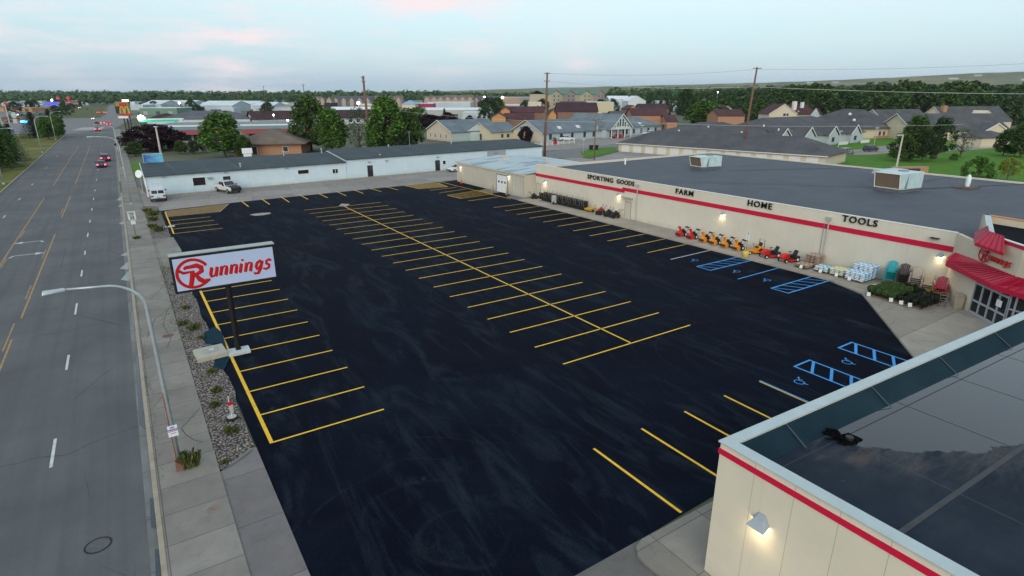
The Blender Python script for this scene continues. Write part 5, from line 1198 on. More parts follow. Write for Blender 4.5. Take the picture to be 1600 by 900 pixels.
# ================================================================== GOODS ALONG THE STORE WALL
ZW = .13
SBR = M('snowblower_red', (.55, .015, .01), .4, .08); SBO = M('snowblower_orange', (.68, .23, .01), .4, .08)
def snowblower(label, x, y_, mat, rz, group):
    t = thing('snow_blower', label, 'snow blower', (x, y_, ZW), rz, group)
    m = MB(); m.xprism([(-.62, .04), (-.30, .02), (-.22, .3), (-.26, .55), (-.55, .55), (-.66, .42)], -.36, .36); m.build('auger_housing', mat, t, bevel=.02)
    m = MB(); m.tube([(-.34, -.6, .25), (.34, -.6, .25)], .14, 8); m.build('auger', DARKM, t)
    m = MB(); m.lathe([(.12, 0), (.11, .3)], 10, (0, -.36, .5)); m.hexa([(-.1, -.46, .8), (.1, -.46, .8), (.1, -.28, .8), (-.1, -.28, .8)], [(-.12, -.68, 1.12), (.12, -.68, 1.12), (.1, -.42, 1.14), (-.1, -.42, 1.14)]); m.build('chute', mat, t)
    m = MB(); m.box(-.2, .2, -.15, .3, .3, .62); m.cyl(0, .05, .62, .78, .15); m.build('engine', BLACK, t, bevel=.02)
    for s_ in (-1, 1):
        m = MB(); m.lathe([(.2, -.06), (.24, -.04), (.24, .04), (.2, .06)], 14, (s_ * .34, .12, .24), 'x'); w_ = m.build('wheel', RUBBER, t, smooth=True)
        m = MB(); m.lathe([(.11, -.065), (.11, .065)], 10, (s_ * .34, .12, .24), 'x'); m.build('rim', WHT, w_)
    m = MB()
    for s_ in (-1, 1): m.tube([(s_ * .22, .2, .35), (s_ * .25, .55, .85), (s_ * .27, .85, 1.0)], .02, 5)
    m.tube([(-.27, .7, .95), (.27, .7, .95)], .018, 5); m.box(-.24, .24, .55, .62, .86, 1.0)
    m.build('handlebar', DARKM, t)
    return t
snow = [(42.1, SBR, 'red snow blower at the left end of the row'), (40.6, SBR, 'second red snow blower beside the first orange one'), (38.9, SBO, 'orange snow blower next to the second red one'), (37.6, SBO, 'orange snow blower under the wall lamp'), (36.2, SBO, 'third orange snow blower of the row'), (34.8, SBO, 'last orange snow blower beside the orange riding mower')]
for yv, mt, lb in snow: snowblower(lb, 50.35, yv, mt, R(-90 - 8), 'snow blowers in a row along the store wall')
def mower(label, x, y_, mat, rz, group, zt_=False):
    t = thing('riding_mower', label, 'riding mower', (x, y_, ZW), rz, group)
    m = MB(); m.box(-.55, .55, -.35, .35, .12, .28); m.build('deck', mat, t, bevel=.06)
    m = MB()
    if zt_: m.xprism([(.1, .3), (.85, .3), (.85, .62), (.5, .72), (.15, .5)], -.32, .32)
    else: m.xprism([(-.95, .32), (-.25, .32), (-.22, .78), (-.6, .78), (-.9, .66), (-1.0, .45)], -.26, .26)
    m.build('hood', mat, t, bevel=.05)
    m = MB(); m.box(-.3, .3, -.9 if zt_ else -.25, .75, .26, .36); m.xprism([(.3, .34), (.85, .34), (.85, .52), (.3, .48)], -.42, .42); m.build('frame', DARKM if not zt_ else mat, t, bevel=.02)
    m = MB(); m.xprism([(.15, .55), (.6, .55), (.78, 1.02), (.70, 1.04), (.52, .66), (.15, .64)], -.23, .23); m.build('seat', BLACK, t, bevel=.03)
    m = MB()
    if zt_:
        for s_ in (-1, 1): m.tube([(s_ * .3, .2, .4), (s_ * .3, .0, .9), (s_ * .1, -.02, .98)], .02, 5)
        m.tube([(-.4, .8, .5), (-.4, .8, 1.35), (.4, .8, 1.35), (.4, .8, .5)], .025, 6)
        m.build('control_levers', DARKM, t)
    else:
        m.tube([(0, -.2, .6), (0, -.05, .92)], .025, 5); m.lathe([(.15, -.012), (.17, 0), (.15, .012)], 12, (0, -.03, .95)); m.build('steering_wheel', DARKM, t)
    for s_ in (-1, 1):
        for yy, r_, w_ in ((.5, .26, .11), (-.75, .17, .08)):
            m = MB(); m.lathe([(r_ * .8, -w_), (r_, -w_ * .7), (r_, w_ * .7), (r_ * .8, w_)], 14, (s_ * .42, yy, r_), 'x'); o = m.build('wheel', RUBBER, t, smooth=True)
            m = MB(); m.lathe([(r_ * .5, -w_ * 1.05), (r_ * .5, w_ * 1.05)], 10, (s_ * .42, yy, r_), 'x'); m.build('rim', WHT, o)
    return t
mower('orange zero turn riding mower beside the yellow bucket post', 50.5, 33.2, SBO, R(-90 - 20), 'riding mowers along the store wall', True)
mower('red lawn tractor next to the orange riding mower', 50.5, 31.4, SBR, R(-90 - 20), 'riding mowers along the store wall')
mower('second red lawn tractor beside the brown bag pallet', 50.6, 29.5, SBR, R(-90 - 15), 'riding mowers along the store wall')
def m_tag(t, x, y_, z, h=.3, w_=.3, name='price_sign'): pass
def price_sign(x, y_, z, label, rz=R(-90)):
    t = thing('price_sign', label, 'price sign', (x, y_, z), rz, 'white price signs on the pallets')
    m = MB(); m.hexa([(-.13, -.02, 0), (.13, -.02, 0), (.13, .0, 0), (-.13, .0, 0)], [(-.13, .08, .27), (.13, .08, .27), (.13, .1, .27), (-.13, .1, .27)]); m.build('card', M('paper_white', (.75, .75, .73)), t)
    m = MB(); m.tube([(0, .05, 0), (0, .12, -.01), (0, .1, .3)], .012, 4); m.build('prop', DARKM, t)
t = thing('bucket_post', 'yellow bucket of concrete holding a thin post with a small white sign', 'post', (48.55, 32.75, ZW))
m = MB(); m.lathe([(.24, 0), (.27, .02), (.30, .55), (.27, .57)], 18); m.build('bucket', M('bucket_yellow', (.62, .46, .08), .5), t, smooth=True)
m = MB(); m.cyl(0, 0, .5, 2.4, .03); m.build('post', GREYM, t); m = MB(); m.box(-.02, .0, -.16, .16, 1.65, 2.2); m.box(.001, .02, -.16, .16, 1.65, 2.2); m.build('sign_plate', WHT, t)
# wheelbarrows stood on end, nested
def wheelbarrow(label, first=None):
    t = thing('wheelbarrow', label, 'wheelbarrow', (51, 60, ZW), 0, 'wheelbarrows stood upright in a long row')
    m = MB(); m.hexa([(-.34, .0, .1), (.34, .0, .1), (.34, .0, 1.1), (-.34, .0, 1.1)], [(-.27, .36, .2), (.27, .36, .2), (.27, .36, .95), (-.27, .36, .95)]); m.build('tray', M('tray_black', (.010, .014, .014), .35, .3, 2), t, bevel=.04)
    m = MB()
    for s_ in (-1, 1): m.tube([(s_ * .06, .40, .1), (s_ * .24, .42, .7), (s_ * .28, .30, 1.45)], .014, 5)
    m.build('handle', M('handle_wood', (.22, .19, .15), .7), t)
    m = MB(); m.lathe([(.13, -.05), (.19, -.03), (.19, .03), (.13, .05)], 12, (0, .34, .19), 'x'); m.build('wheel', RUBBER, t, smooth=True)
    return t
wbr = wheelbarrow('black upright wheelbarrow in the long row against the store wall')
wbr.scale = (1.35, 1.2, 1.15); wbr.location = (51.0, 69.4, ZW); wbr.rotation_euler.z = R(165)
for i in range(1, 26): dup(wbr, (51.0 + .12 * math.sin(i * 2.1), 69.4 - i * .385, ZW), R(165 + 7 * math.sin(i * 1.7)))
o = dup(wbr, (50.55, 65.6, ZW), R(115), 'single silver fronted wheelbarrow turned outward halfway along the black row', group=None)
for c in kids(o):
    if c.name.startswith('tray'): c.data = c.data.copy(); c.data.materials[0] = M('tray_silver', (.33, .34, .38), .4, .2)
def tiller(x, y_, label, red=False, rz=0, sc=1):
    t = thing('garden_tiller', label, 'garden machine', (x, y_, ZW), rz); t.scale = (sc,) * 3
    m = MB(); m.box(-.28, .28, -.35, .35, .35, .7); m.cyl(0, 0, .7, .88, .18); m.build('engine', M('tiller_red', (.30, .02, .02), .5) if red else BLACK, t, bevel=.03)
    m = MB(); m.box(-.35, .35, -.75, -.3, .18, .5); m.tube([(-.38, -.55, .2), (.38, -.55, .2)], .2, 8); m.build('tine_shield', BLACK, t)
    for s_ in (-1, 1):
        m = MB(); m.lathe([(.2, -.07), (.27, -.05), (.27, .05), (.2, .07)], 12, (s_ * .38, .1, .27), 'x'); m.build('wheel', RUBBER, t, smooth=True)
    m = MB()
    for s_ in (-1, 1): m.tube([(s_ * .15, .3, .55), (s_ * .25, .9, 1.05), (s_ * .26, 1.1, 1.08)], .025, 5)
    m.build('handlebar', DARKM, t); return t
tiller(50.7, 71.0, 'small black machine standing alone in the corner by the shed', rz=R(30), sc=.9)
tiller(51.0, 56.3, 'dark machine with a red engine beside the yellow cart', True, R(-70), 1.05); tiller(51.1, 54.9, 'black machine between the red engined one and the covered one', False, R(-70), 1.0); tiller(51.1, 53.6, 'green covered machine nearest the cream wall door', False, R(-95), 1.0)
t = thing('yellow_garden_cart', 'low yellow garden cart at the end of the wheelbarrow row', 'cart', (50.9, 58.3, ZW), R(-80))
m = MB(); m.hexa([(-.4, -.6, .3), (.4, -.6, .3), (.4, .5, .3), (-.4, .5, .3)], [(-.5, -.75, .55), (.5, -.75, .55), (.5, .65, .55), (-.5, .65, .55)]); m.build('tray', M('cart_yellow', (.6, .35, .02), .5), t)
for s_ in (-1, 1): m = MB(); m.lathe([(.15, -.05), (.19, -.03), (.19, .03), (.15, .05)], 12, (s_ * .45, 0, .19), 'x'); m.build('wheel', RUBBER, t)
m = MB(); m.tube([(0, .6, .35), (0, 1.1, .8)], .02, 5); m.build('handle', DARKM, t)
t = thing('traffic_cone', 'small orange red cone by the shed corner door', 'cone', (49.7, 92.0, .01)); m = MB(); m.lathe([(.16, .03), (.03, .7)], 12); m.build('cone', M('cone_red', (.65, .08, .04), .6), t); m = MB(); m.box(-.2, .2, -.2, .2, 0, .03); m.build('base', M('cone_red', (.65, .08, .04)), t)
for yv, lb in ((81.4, 'yellow bollard left of the overhead door'), (76.9, 'yellow bollard right of the overhead door')):
    t = thing('bollard', lb, 'bollard', (49.6, yv, 0)); m = MB(); m.lathe([(.1, 0), (.1, 1.2), (.07, 1.28), (.01, 1.3)], 12); m.build('post', M('bollard_yellow', (.55, .45, .12), .6), t, smooth=True); m = MB(); m.cyl(0, 0, -.01, .03, .2); m.build('footing', KERBM, t)
# pallets
PALW = M('pallet_wood', (.20, .13, .08), .9, .3, 4)
def pallet(x, y_, label, w_=1.1, d_=1.2, rz=0, group='wooden pallets on the store walk'):
    t = thing('pallet', label, 'pallet', (x, y_, ZW), rz, group)
    for k_ in (-1, 0, 1): m = MB(); m.box(-w_ / 2, w_ / 2, k_ * (d_ / 2 - .05) - .045, k_ * (d_ / 2 - .05) + .045, .02, .10); m.build('runner', PALW, t)
    m = MB()
    for i in range(7): x0 = -w_ / 2 + i * (w_ - .1) / 6; m.box(x0, x0 + .1, -d_ / 2, d_ / 2, .10, .12)
    for i in range(3): x0 = -w_ / 2 + i * (w_ - .1) / 2; m.box(x0, x0 + .1, -d_ / 2, d_ / 2, 0, .02)
    m.build('slats', PALW, t); return t
def bag_mesh(l, w_, h_, seed):
    rr = random.Random(seed); m = MB(); nx, ny = 8, 6; vs = []; fs = []
    for side in (1, -1):
        for i in range(nx + 1):
            for j in range(ny + 1):
                u, v = i / nx * 2 - 1, j / ny * 2 - 1
                e = max(0, (1 - abs(u) ** 3.2)) ** .5 * max(0, (1 - abs(v) ** 3.2)) ** .5
                vs.append((u * l / 2, v * w_ / 2, side * h_ / 2 * e + (rr.uniform(-.012, .012) if e > .1 else 0)))
    n0 = (nx + 1) * (ny + 1)
    for s_ in (0, 1):
        for i in range(nx):
            for j in range(ny):
                a = s_ * n0 + i * (ny + 1) + j; q = (a, a + ny + 1, a + ny + 2, a + 1); fs.append(q if s_ == 0 else q[::-1])
    m.add(vs, fs); return m
def bag_mat(name, a, b, c):
    g = MG(name, .45, .3); tcn = N(g.t, 'ShaderNodeTexCoord'); P = tcn.outputs['Object']; x = g.xyz(P)
    f = g.math('ABSOLUTE', x[0]); cc = g.mix(g.math('LESS_THAN', f, .16), a, b); cc = g.mix(g.rng(g.noise(6, 3, src=P), .55, .6), cc, c); return g.col(cc)
def bag_stack(cx, cy, rows, layers, label, mat, group, z0=.25, l=.62, w_=.4, h_=.14, cols=2):
    ms = [bag_mesh(l, w_, h_ * 1.15, s_).mesh('bag', mat, True) for s_ in range(3)]
    rr = random.Random(int(cx * 10 + cy)); n = 0
    for k_ in range(layers):
        for i in range(cols):
            for j in range(rows):
                o = put('bag', ms[(n) % 3], None, (cx + (i - (cols - 1) / 2) * l * .96 + rr.uniform(-.03, .03), cy + (j - (rows - 1) / 2) * w_ * .98 + rr.uniform(-.03, .03), z0 + h_ * (k_ + .5)), rr.uniform(-.06, .06))
                tag(o, label, 'bag', group); n += 1
def bagmats():
    return (bag_mat('bag_brown', (.34, .24, .19), (.42, .33, .26), (.20, .11, .08)), bag_mat('bag_teal', (.60, .68, .68), (.06, .38, .38), (.5, .6, .6)), bag_mat('bag_yellow', (.60, .62, .55), (.55, .52, .04), (.7, .7, .6)), bag_mat('bag_blue', (.62, .70, .76), (.10, .38, .62), (.7, .75, .8)))
BB, BT, BY_, BL = bagmats()
pallet(49.9, 27.6, 'pallet under the low front pile of brown bags'); pallet(51.2, 27.4, 'pallet under the taller pile of brown bags by the wall')
bag_stack(49.9, 27.6, 3, 2, 'pinkish brown bag in the low front pile', BB, 'brown bags in the low front pile'); bag_stack(51.15, 27.4, 3, 7, 'pinkish brown bag in the taller pile against the wall', BB, 'brown bags in the taller pile')
for yv, n_, mt, lb, ly in ((25.9, 3, BT, 'teal and white bag on the pallet left of the yellow ones', 3), (24.5, 3, BY_, 'yellow and white bag on the middle pallet', 4)):
    pallet(50.1, yv, 'pallet holding the %s bags' % ('teal' if mt is BT else 'yellow')); bag_stack(50.1, yv, n_, ly, lb, mt, '%s bags' % ('teal' if mt is BT else 'yellow'))
pallet(49.9, 22.9, 'front pallet under the high stack of blue and white bags'); pallet(51.1, 22.9, 'rear pallet under the high stack of blue and white bags')
bag_stack(49.9, 22.9, 4, 5, 'blue and white bag in the front of the high stack', BL, 'blue and white bags in the front stack'); bag_stack(51.1, 22.9, 4, 8, 'blue and white bag in the rear of the high stack', BL, 'blue and white bags in the rear stack')
for x, yv, lb in ((49.2, 27.5, 'white price sign leaning on the brown bag pallet'), (49.35, 25.8, 'white price sign on the teal bag pallet'), (49.4, 24.4, 'white price sign on the yellow bag pallet'), (49.2, 23.2, 'white price sign on the blue bag pallet')): price_sign(x, yv, ZW + .06, lb)
# stacked resin chairs
def chair(label, mat, x, y_, z, rz, group):
    t = thing('resin_chair', label, 'chair', (x, y_, z), rz, group)
    m = MB(); m.hexa([(-.26, -.28, .34), (.26, -.28, .34), (.22, .22, .28), (-.22, .22, .28)], [(-.26, -.28, .37), (.26, -.28, .37), (.22, .22, .31), (-.22, .22, .31)]); m.build('seat', mat, t)
    m = MB()
    for i in range(5):
        x0 = -.25 + i * .102; m.hexa([(x0 * .85, .2, .3), ((x0 + .09) * .85, .2, .3), ((x0 + .09) * .85, .23, .3), (x0 * .85, .23, .3)], [(x0, .46, .95 - abs(i - 2) * .035), (x0 + .09, .46, .95 - abs(i - 2) * .035), (x0 + .09, .49, .95 - abs(i - 2) * .035), (x0, .49, .95 - abs(i - 2) * .035)])
    m.build('backrest', mat, t)
    for s_ in (-1, 1):
        m = MB(); m.box(min(s_ * .27, s_ * .36), max(s_ * .27, s_ * .36), -.32, .34, .54, .57); m.build('armrest', mat, t)
        m = MB(); m.box(min(s_ * .29, s_ * .33), max(s_ * .29, s_ * .33), -.32, -.26, 0, .54); m.build('leg', mat, t)
        m = MB(); m.box(min(s_ * .29, s_ * .33), max(s_ * .29, s_ * .33), .22, .30, 0, .54); m.build('leg', mat, t)
    return t
cols = (('teal', (.01, .33, .36), 19.45, 'teal plastic chair in the leftmost chair stack'), ('dark brown', (.05, .035, .035), 18.35, 'dark brown plastic chair in the second stack'), ('grey beige', (.36, .32, .27), 17.3, 'grey beige plastic chair in the third stack'),
        ('tan', (.40, .33, .24), 16.2, 'tan plastic chair in the fourth stack'), ('red', (.38, .02, .05), 15.1, 'dark red plastic chair in the last stack by the cart'))
cpos = [(51.25, 21.0), (51.2, 20.05), (51.15, 19.1), (51.1, 18.2), (50.9, 17.2)]
for (nm, c, yv, lb), (cx, cy) in zip(cols, cpos):
    mt = M('resin_' + nm.replace(' ', '_'), c, .45, .06); n_ = 3 if nm in ('red', 'tan') else 5
    c0 = chair(lb, mt, cx, cy, ZW, R(-70), nm + ' chairs nested in one stack')
    for k_ in range(1, n_): dup(c0, (cx + .012 * k_, cy, ZW + .15 * k_), R(-70), scale=1.3)
    c0.scale = (1.3,) * 3
    top = thing('chair_tag', 'white tag on the top %s chair' % nm, 'tag', (cx + .012 * n_, cy, ZW + .15 * (n_ - 1)), R(-70)); top.scale = (1.3,) * 3
    m = MB(); m.hexa([(-.07, .38, .68), (.07, .38, .68), (.07, .39, .68), (-.07, .39, .68)], [(-.07, .43, .84), (.07, .43, .84), (.07, .44, .84), (-.07, .44, .84)]); m.build('card', MATS['paper_white'], top)
# potted shrubs on a timber platform
PG = M('shrub_leaf', (.05, .095, .022), .9, .2, isl=.45); PDK = M('dark_shrub_leaf', (.018, .026, .014), .9, .2, isl=.5); PF = M('yellow_flower', (.6, .42, .02), .8, .1)
def leafball(seed, r, n, s_=.05, flowers=0, z=.3, flat=.85):
    rr = random.Random(seed); m = MB()
    for i in range(n):
        d = Vector((rr.gauss(0, 1), rr.gauss(0, 1), rr.gauss(0, 1))).normalized(); q = d * r * (rr.random() ** .25) * rr.uniform(.85, 1.05); q.z = q.z * flat + z
        a = Vector((rr.gauss(0, 1), rr.gauss(0, 1), rr.gauss(0, 1))).normalized() * s_ * rr.uniform(.6, 1.3); b = d.cross(a).normalized() * s_ * .6
        m.mi = 1 if (flowers and rr.random() < flowers and d.z > 0) else 0
        m.add([q - a, q + b, q + a, q - b], [(0, 1, 2, 3)])
    return m
LB = [leafball(s_, .33, 1200, .05).mesh('foliage', [PG]) for s_ in range(3)]; LD = [leafball(s_, .24, 550, .06, 0, .32, 1).mesh('foliage', [PDK]) for s_ in range(3)]; LF = [leafball(s_, .22, 500, .05, .35).mesh('foliage', [PDK, PF]) for s_ in range(2)]
POT = M('pot_black', (.012, .012, .012), .6)
m = MB(); m.lathe([(.12, 0), (.16, .22), (.17, .24), (.02, .24)], 12); POTM = m.mesh('pot', POT)
gx = Vector((-.04, -1)).normalized(); gy = Vector((1, -.04)).normalized()
base = Vector((46.75, 20.5))
for i in range(3):
    for j in range(3):
        p = base + gx * (1.32 * i + .55) + gy * (1.24 * j + .5)
        pallet(p.x, p.y, 'plant pallet, %s of the %s row' % (['first', 'second', 'third'][i], ['front', 'middle', 'rear'][j]), 1.25, 1.2, math.atan2(gx.y, gx.x))
n = 0
for i in range(8):
    for j in range(6):
        p = base + gx * (.52 * i + .2) + gy * (.62 * j + .15)
        if i < 4 and j < 5: me, lb, gr = LB[n % 3], 'round green potted shrub on the left plant pallets', 'round green potted shrubs'
        elif j == 5 and i > 4: me, lb, gr = LF[n % 2], 'potted plant with yellow flowers at the rear of the pallets', 'yellow flowering pots'
        else: me, lb, gr = LD[n % 3], 'dark leafy potted plant on the right plant pallets', 'dark potted plants'
        if (i, j) in ((4, 1), (4, 3), (5, 4), (0, 5), (1, 5)): continue
        t = thing('potted_shrub' if i < 4 and j < 5 else 'potted_plant', lb, 'potted plant', (p.x, p.y, ZW + .13), 0, gr)
        put('pot', POTM, t); o = put('foliage', me, t, (0, 0, .08), n * 1.3); o.scale = (1 + .1 * math.sin(n),) * 2 + (1 + .15 * math.cos(n * 2.1),); n += 1
PSP = [(46.35, 20.2), (46.4, 18.6), (46.4, 17.9), (46.4, 17.3), (48.9, 21.0), (50.3, 18.9)]
for (x, yv), (_a, _b, lb) in zip(PSP, ((47.25, 20.05, 'white price sign at the front left of the plant pallets'), (45.9, 18.5, 'white price sign at the middle front of the plant pallets'), (45.3, 17.9, 'white price sign right of the middle front one'), (44.8, 17.4, 'rightmost white price sign along the plant pallets'), (48.95, 21.0, 'white price sign left of the round shrubs'), (48.4, 17.6, 'white price sign between chairs and dark plants'))):
    price_sign(x, yv, ZW + .08, lb, R(-50))
# shopping cart and bin
t = thing('shopping_cart', 'grey wire shopping cart with red handle next to the plants', 'shopping cart', (48.9, 16.2, ZW), R(20))
m = MB()
for zz, s_ in ((.5, .8), (.68, .9), (.9, 1)):
    pts = [(-.42 * s_, -.24 * s_, zz), (.42 * s_, -.24 * s_, zz), (.42 * s_, .24 * s_, zz), (-.42 * s_, .24 * s_, zz), (-.42 * s_, -.24 * s_, zz)]; m.tube(pts, .012, 4)
for i in range(9):
    u = -.42 + i * .105
    for s_ in (-1, 1): m.tube([(u * .8, s_ * .19, .5), (u, s_ * .24, .9)], .007, 4)
m.build('basket', GREYM, t)
m = MB(); 
for s_ in (-1, 1): m.tube([(-.4, s_ * .2, .5), (-.35, s_ * .22, .1), (.4, s_ * .18, .1)], .014, 4)
m.build('frame', GREYM, t)
m = MB(); m.tube([(-.5, -.24, .98), (-.5, .24, .98)], .02, 6); m.build('handle', RED, t)
for sx in (-.35, .38):
    for sy in (-.2, .2): m = MB(); m.lathe([(.05, -.012), (.05, .012)], 10, (sx, sy, .05), 'y'); m.build('wheel', RUBBER, t)
t = thing('litter_bin', 'beige square litter bin with dark swing top by the entrance wall', 'bin', (48.35, 15.0, ZW), R(40))
t.location = (49.35, 15.45, ZW)
m = MB(); m.hexa([(-.28, -.28, 0), (.28, -.28, 0), (.28, .28, 0), (-.28, .28, 0)], [(-.31, -.31, .85), (.31, -.31, .85), (.31, .31, .85), (-.31, .31, .85)]); m.build('bin_body', M('bin_beige', (.42, .36, .27), .8, .2, 6), t, bevel=.02)
m = MB(); m.hexa([(-.33, -.33, .85), (.33, -.33, .85), (.33, .33, .85), (-.33, .33, .85)], [(-.2, -.2, 1.12), (.2, -.2, 1.12), (.2, .2, 1.12), (-.2, .2, 1.12)]); m.build('lid', M('bin_lid', (.30, .25, .20), .7), t, bevel=.02)

# ================================================================== VEHICLES
CG = M('car_glass', (.012, .014, .018), .08, .1, 1, spec=.7)
def car(kind, label, col, x, y_, rz, lights=None, z=0, rough=.3, hood=None):
    # local frame: the car points to +y
    t = thing({'pickup': 'pickup_truck', 'van': 'cargo_van', 'suv': 'parked_suv', 'sedan': 'car'}[kind], label, {'pickup': 'pickup truck', 'van': 'van', 'suv': 'suv', 'sedan': 'car'}[kind], (x, y_, z), rz)
    paint = M('car_paint_%d_%d_%d' % tuple(int(c * 100) for c in col), col, rough, .03, 1, spec=.5)
    W, L, wr = {'pickup': (.98, 2.85, .39), 'van': (1.0, 2.75, .36), 'suv': (.95, 2.4, .36), 'sedan': (.9, 2.3, .32)}[kind]
    S_ = {'sedan': [(-L, .45, .72), (-L + .1, .3, .92), (-1.35, .25, .95), (-.8, .25, .96), (.85, .25, .92), (1.5, .25, .84), (2.1, .3, .74), (L, .42, .6)],
          'suv': [(-L, .5, .95), (-L + .06, .35, 1.08), (-1.2, .3, 1.08), (.7, .3, 1.06), (1.1, .3, 1.02), (1.9, .35, .95), (2.25, .4, .85), (L, .5, .7)],
          'pickup': [(-L, .55, 1.1), (-L + .05, .5, 1.16), (-1.15, .45, 1.16), (-1.05, .42, 1.18), (1.0, .42, 1.17), (1.3, .42, 1.14), (2.55, .45, 1.05), (2.78, .5, .92), (L, .55, .8)],
          'van': [(-L, .45, 1.15), (-L + .04, .4, 1.2), (-1, .35, 1.2), (1.0, .35, 1.18), (1.75, .35, 1.12), (2.4, .4, 1.0), (2.65, .45, .85), (L, .5, .7)]}[kind]
    m = MB(); vs = []; fs = []
    for yy, zb_, zt_ in S_:
        e = 1 - .10 * (abs(yy) / L) ** 6
        for sx in (-1, 1):
            pass
        vs += [(-W * .92 * e, yy, zb_), (-W * e, yy, zb_ + .12), (-W * e, yy, zt_ - .12), (-W * .93 * e, yy, zt_), (W * .93 * e, yy, zt_), (W * e, yy, zt_ - .12), (W * e, yy, zb_ + .12), (W * .92 * e, yy, zb_)]
    for i in range(len(S_) - 1):
        for j in range(8): fs.append((i * 8 + j, i * 8 + (j + 1) % 8, (i + 1) * 8 + (j + 1) % 8, (i + 1) * 8 + j))
    k = (len(S_) - 1) * 8; fs += [tuple(range(8))[::-1], tuple(range(k, k + 8))]
    m.add(vs, [f[::-1] for f in fs]); b = m.build('body', paint, t)
    if kind == 'pickup':
        m = MB(); m.box(-W * .8, W * .8, -L + .12, -1.2, 1.165, 1.172); m.build('bed', BLACK, t)
        m = MB()
        for s_ in (-1, 1): m.box(min(s_ * W * .8, s_ * W * .95), max(s_ * W * .8, s_ * W * .95), -L + .05, -1.15, 1.16, 1.3)
        m.box(-W * .8, W * .8, -L + .04, -L + .12, 1.16, 1.3); m.build('bed_rail', paint, t)
        cab = [(-1.12, 1.16, 0), (-1.0, 1.16, 1), (.35, 1.16, 1), (1.1, 1.16, 0)]; zr = 1.82; inset = .78
    elif kind == 'van': cab = [(-L + .02, 1.18, 0), (-L + .12, 1.18, 1), (1.05, 1.18, 1), (1.85, 1.12, 0)]; zr = 2.15; inset = .86
    elif kind == 'suv': cab = [(-L + .1, 1.06, 0), (-L + .45, 1.06, 1), (.35, 1.06, 1), (1.15, 1.02, 0)]; zr = 1.68; inset = .78
    else: cab = [(-1.75, .93, 0), (-1.0, .93, 1), (.2, .93, 1), (1.05, .9, 0)]; zr = 1.42; inset = .72
    y0, y1, y2, y3 = [c[0] for c in cab]; zb0, zb3 = cab[0][1] - .02, cab[3][1] - .02
    wb_, wr_ = W * .93, W * inset
    def cabv(off): return [(-wb_ - off, y0 - off, zb0), (wb_ + off, y0 - off, zb0), (wb_ + off, y3 + off, zb3), (-wb_ - off, y3 + off, zb3), (-wr_ - off, y1 - off, zr), (wr_ + off, y1 - off, zr), (wr_ + off, y2 + off, zr), (-wr_ - off, y2 + off, zr)]
    m = MB(); v_ = cabv(0); m.hexa(v_[:4], v_[4:]); cabn = m.build('cabin', paint, t, bevel=.04)
    v_ = cabv(.012)
    def quad(a, b_, c, d, t0, t1, u0, u1):
        def P(u, tt): lo = lerp(a, b_, u); hi = lerp(d, c, u); return lerp(lo, hi, tt)
        return [P(u0, t0), P(u1, t0), P(u1, t1), P(u0, t1)]
    def win(nm, q): m = MB(); m.add(q, [(0, 1, 2, 3)]); return m.build(nm, CG, cabn)
    win('windscreen', quad(v_[2], v_[3], v_[7], v_[6], .1, .92, .05, .95))
    if kind == 'van':
        for u in ((.08, .47), (.53, .92)): win('rear_window', quad(v_[0], v_[1], v_[5], v_[4], .12, .58, *u))
        sidew = ((.72, .95, .2, .75),)
    else:
        win('rear_window', quad(v_[0], v_[1], v_[5], v_[4], .15, .88, .08, .92)); sidew = ((.06, .46, .15, .85), (.5, .9, .15, .85))
    for u0, u1, t0, t1 in sidew:
        win('side_window', quad(v_[1], v_[2], v_[6], v_[5], t0, t1, u0, u1)); win('side_window', quad(v_[3], v_[0], v_[4], v_[7], t0, t1, 1 - u1, 1 - u0))
    if hood:
        m = MB(); m.add([(-W * .88, 1.15, 1.18), (W * .88, 1.15, 1.18), (W * .84, 2.55, 1.07), (-W * .84, 2.55, 1.07)], [(0, 1, 2, 3)]); fr = [(2.55, 1.075), (2.82, .945), (2.90, .80), (2.90, .56)]
        for (a1, z1), (a2, z2) in zip(fr[:-1], fr[1:]): m.add([(-W * .86, a1, z1), (W * .86, a1, z1), (W * .86, a2, z2), (-W * .86, a2, z2)], [(0, 3, 2, 1)])
        m.build('hood', BLACK, t)
    ax = {'pickup': (-1.75, 1.8), 'van': (-1.6, 1.75), 'suv': (-1.4, 1.4), 'sedan': (-1.35, 1.35)}[kind]
    for yy in ax:
        for s_ in (-1, 1):
            m = MB(); m.lathe([(wr * .75, -.12), (wr, -.09), (wr, .09), (wr * .75, .12)], 16, (s_ * (W - .08), yy, wr), 'x'); o = m.build('wheel', RUBBER, t, smooth=True)
            m = MB(); m.lathe([(wr * .6, -.125), (wr * .6, .125)], 12, (s_ * (W - .08), yy, wr), 'x'); m.build('rim', GREYM, o)
    zt = {'pickup': .95, 'van': 1.0, 'suv': .98, 'sedan': .78}[kind]
    tm = M('lit_tail', (.6, .02, .03), .4, 0, emit=(1, .02, .06, 7)) if lights == 'tail' else M('tail_red', (.3, .01, .01), .3)
    hm = M('lit_headlight', (1, .95, .8), .3, 0, emit=(1, .85, .55, 9)) if lights == 'head' else M('headlight_lens', (.5, .5, .5), .15)
    for s_ in (-1, 1):
        m = MB(); m.box(min(s_ * W * .6, s_ * W * .92), max(s_ * W * .6, s_ * W * .92), -L - .02, -L + .03, zt - .2, zt + .02); m.build('tail_light', tm, t)
        m = MB(); m.box(min(s_ * W * .5, s_ * W * .84), max(s_ * W * .5, s_ * W * .84), L - .08, L + .02, zt - .3, zt - .14); m.build('headlight', hm, t)
        m = MB(); m.box(min(s_ * W, s_ * (W + .2)), max(s_ * W, s_ * (W + .2)), y3 - .35, y3 - .22, zb3 + .0, zb3 + .2); m.build('mirror', BLACK, t)
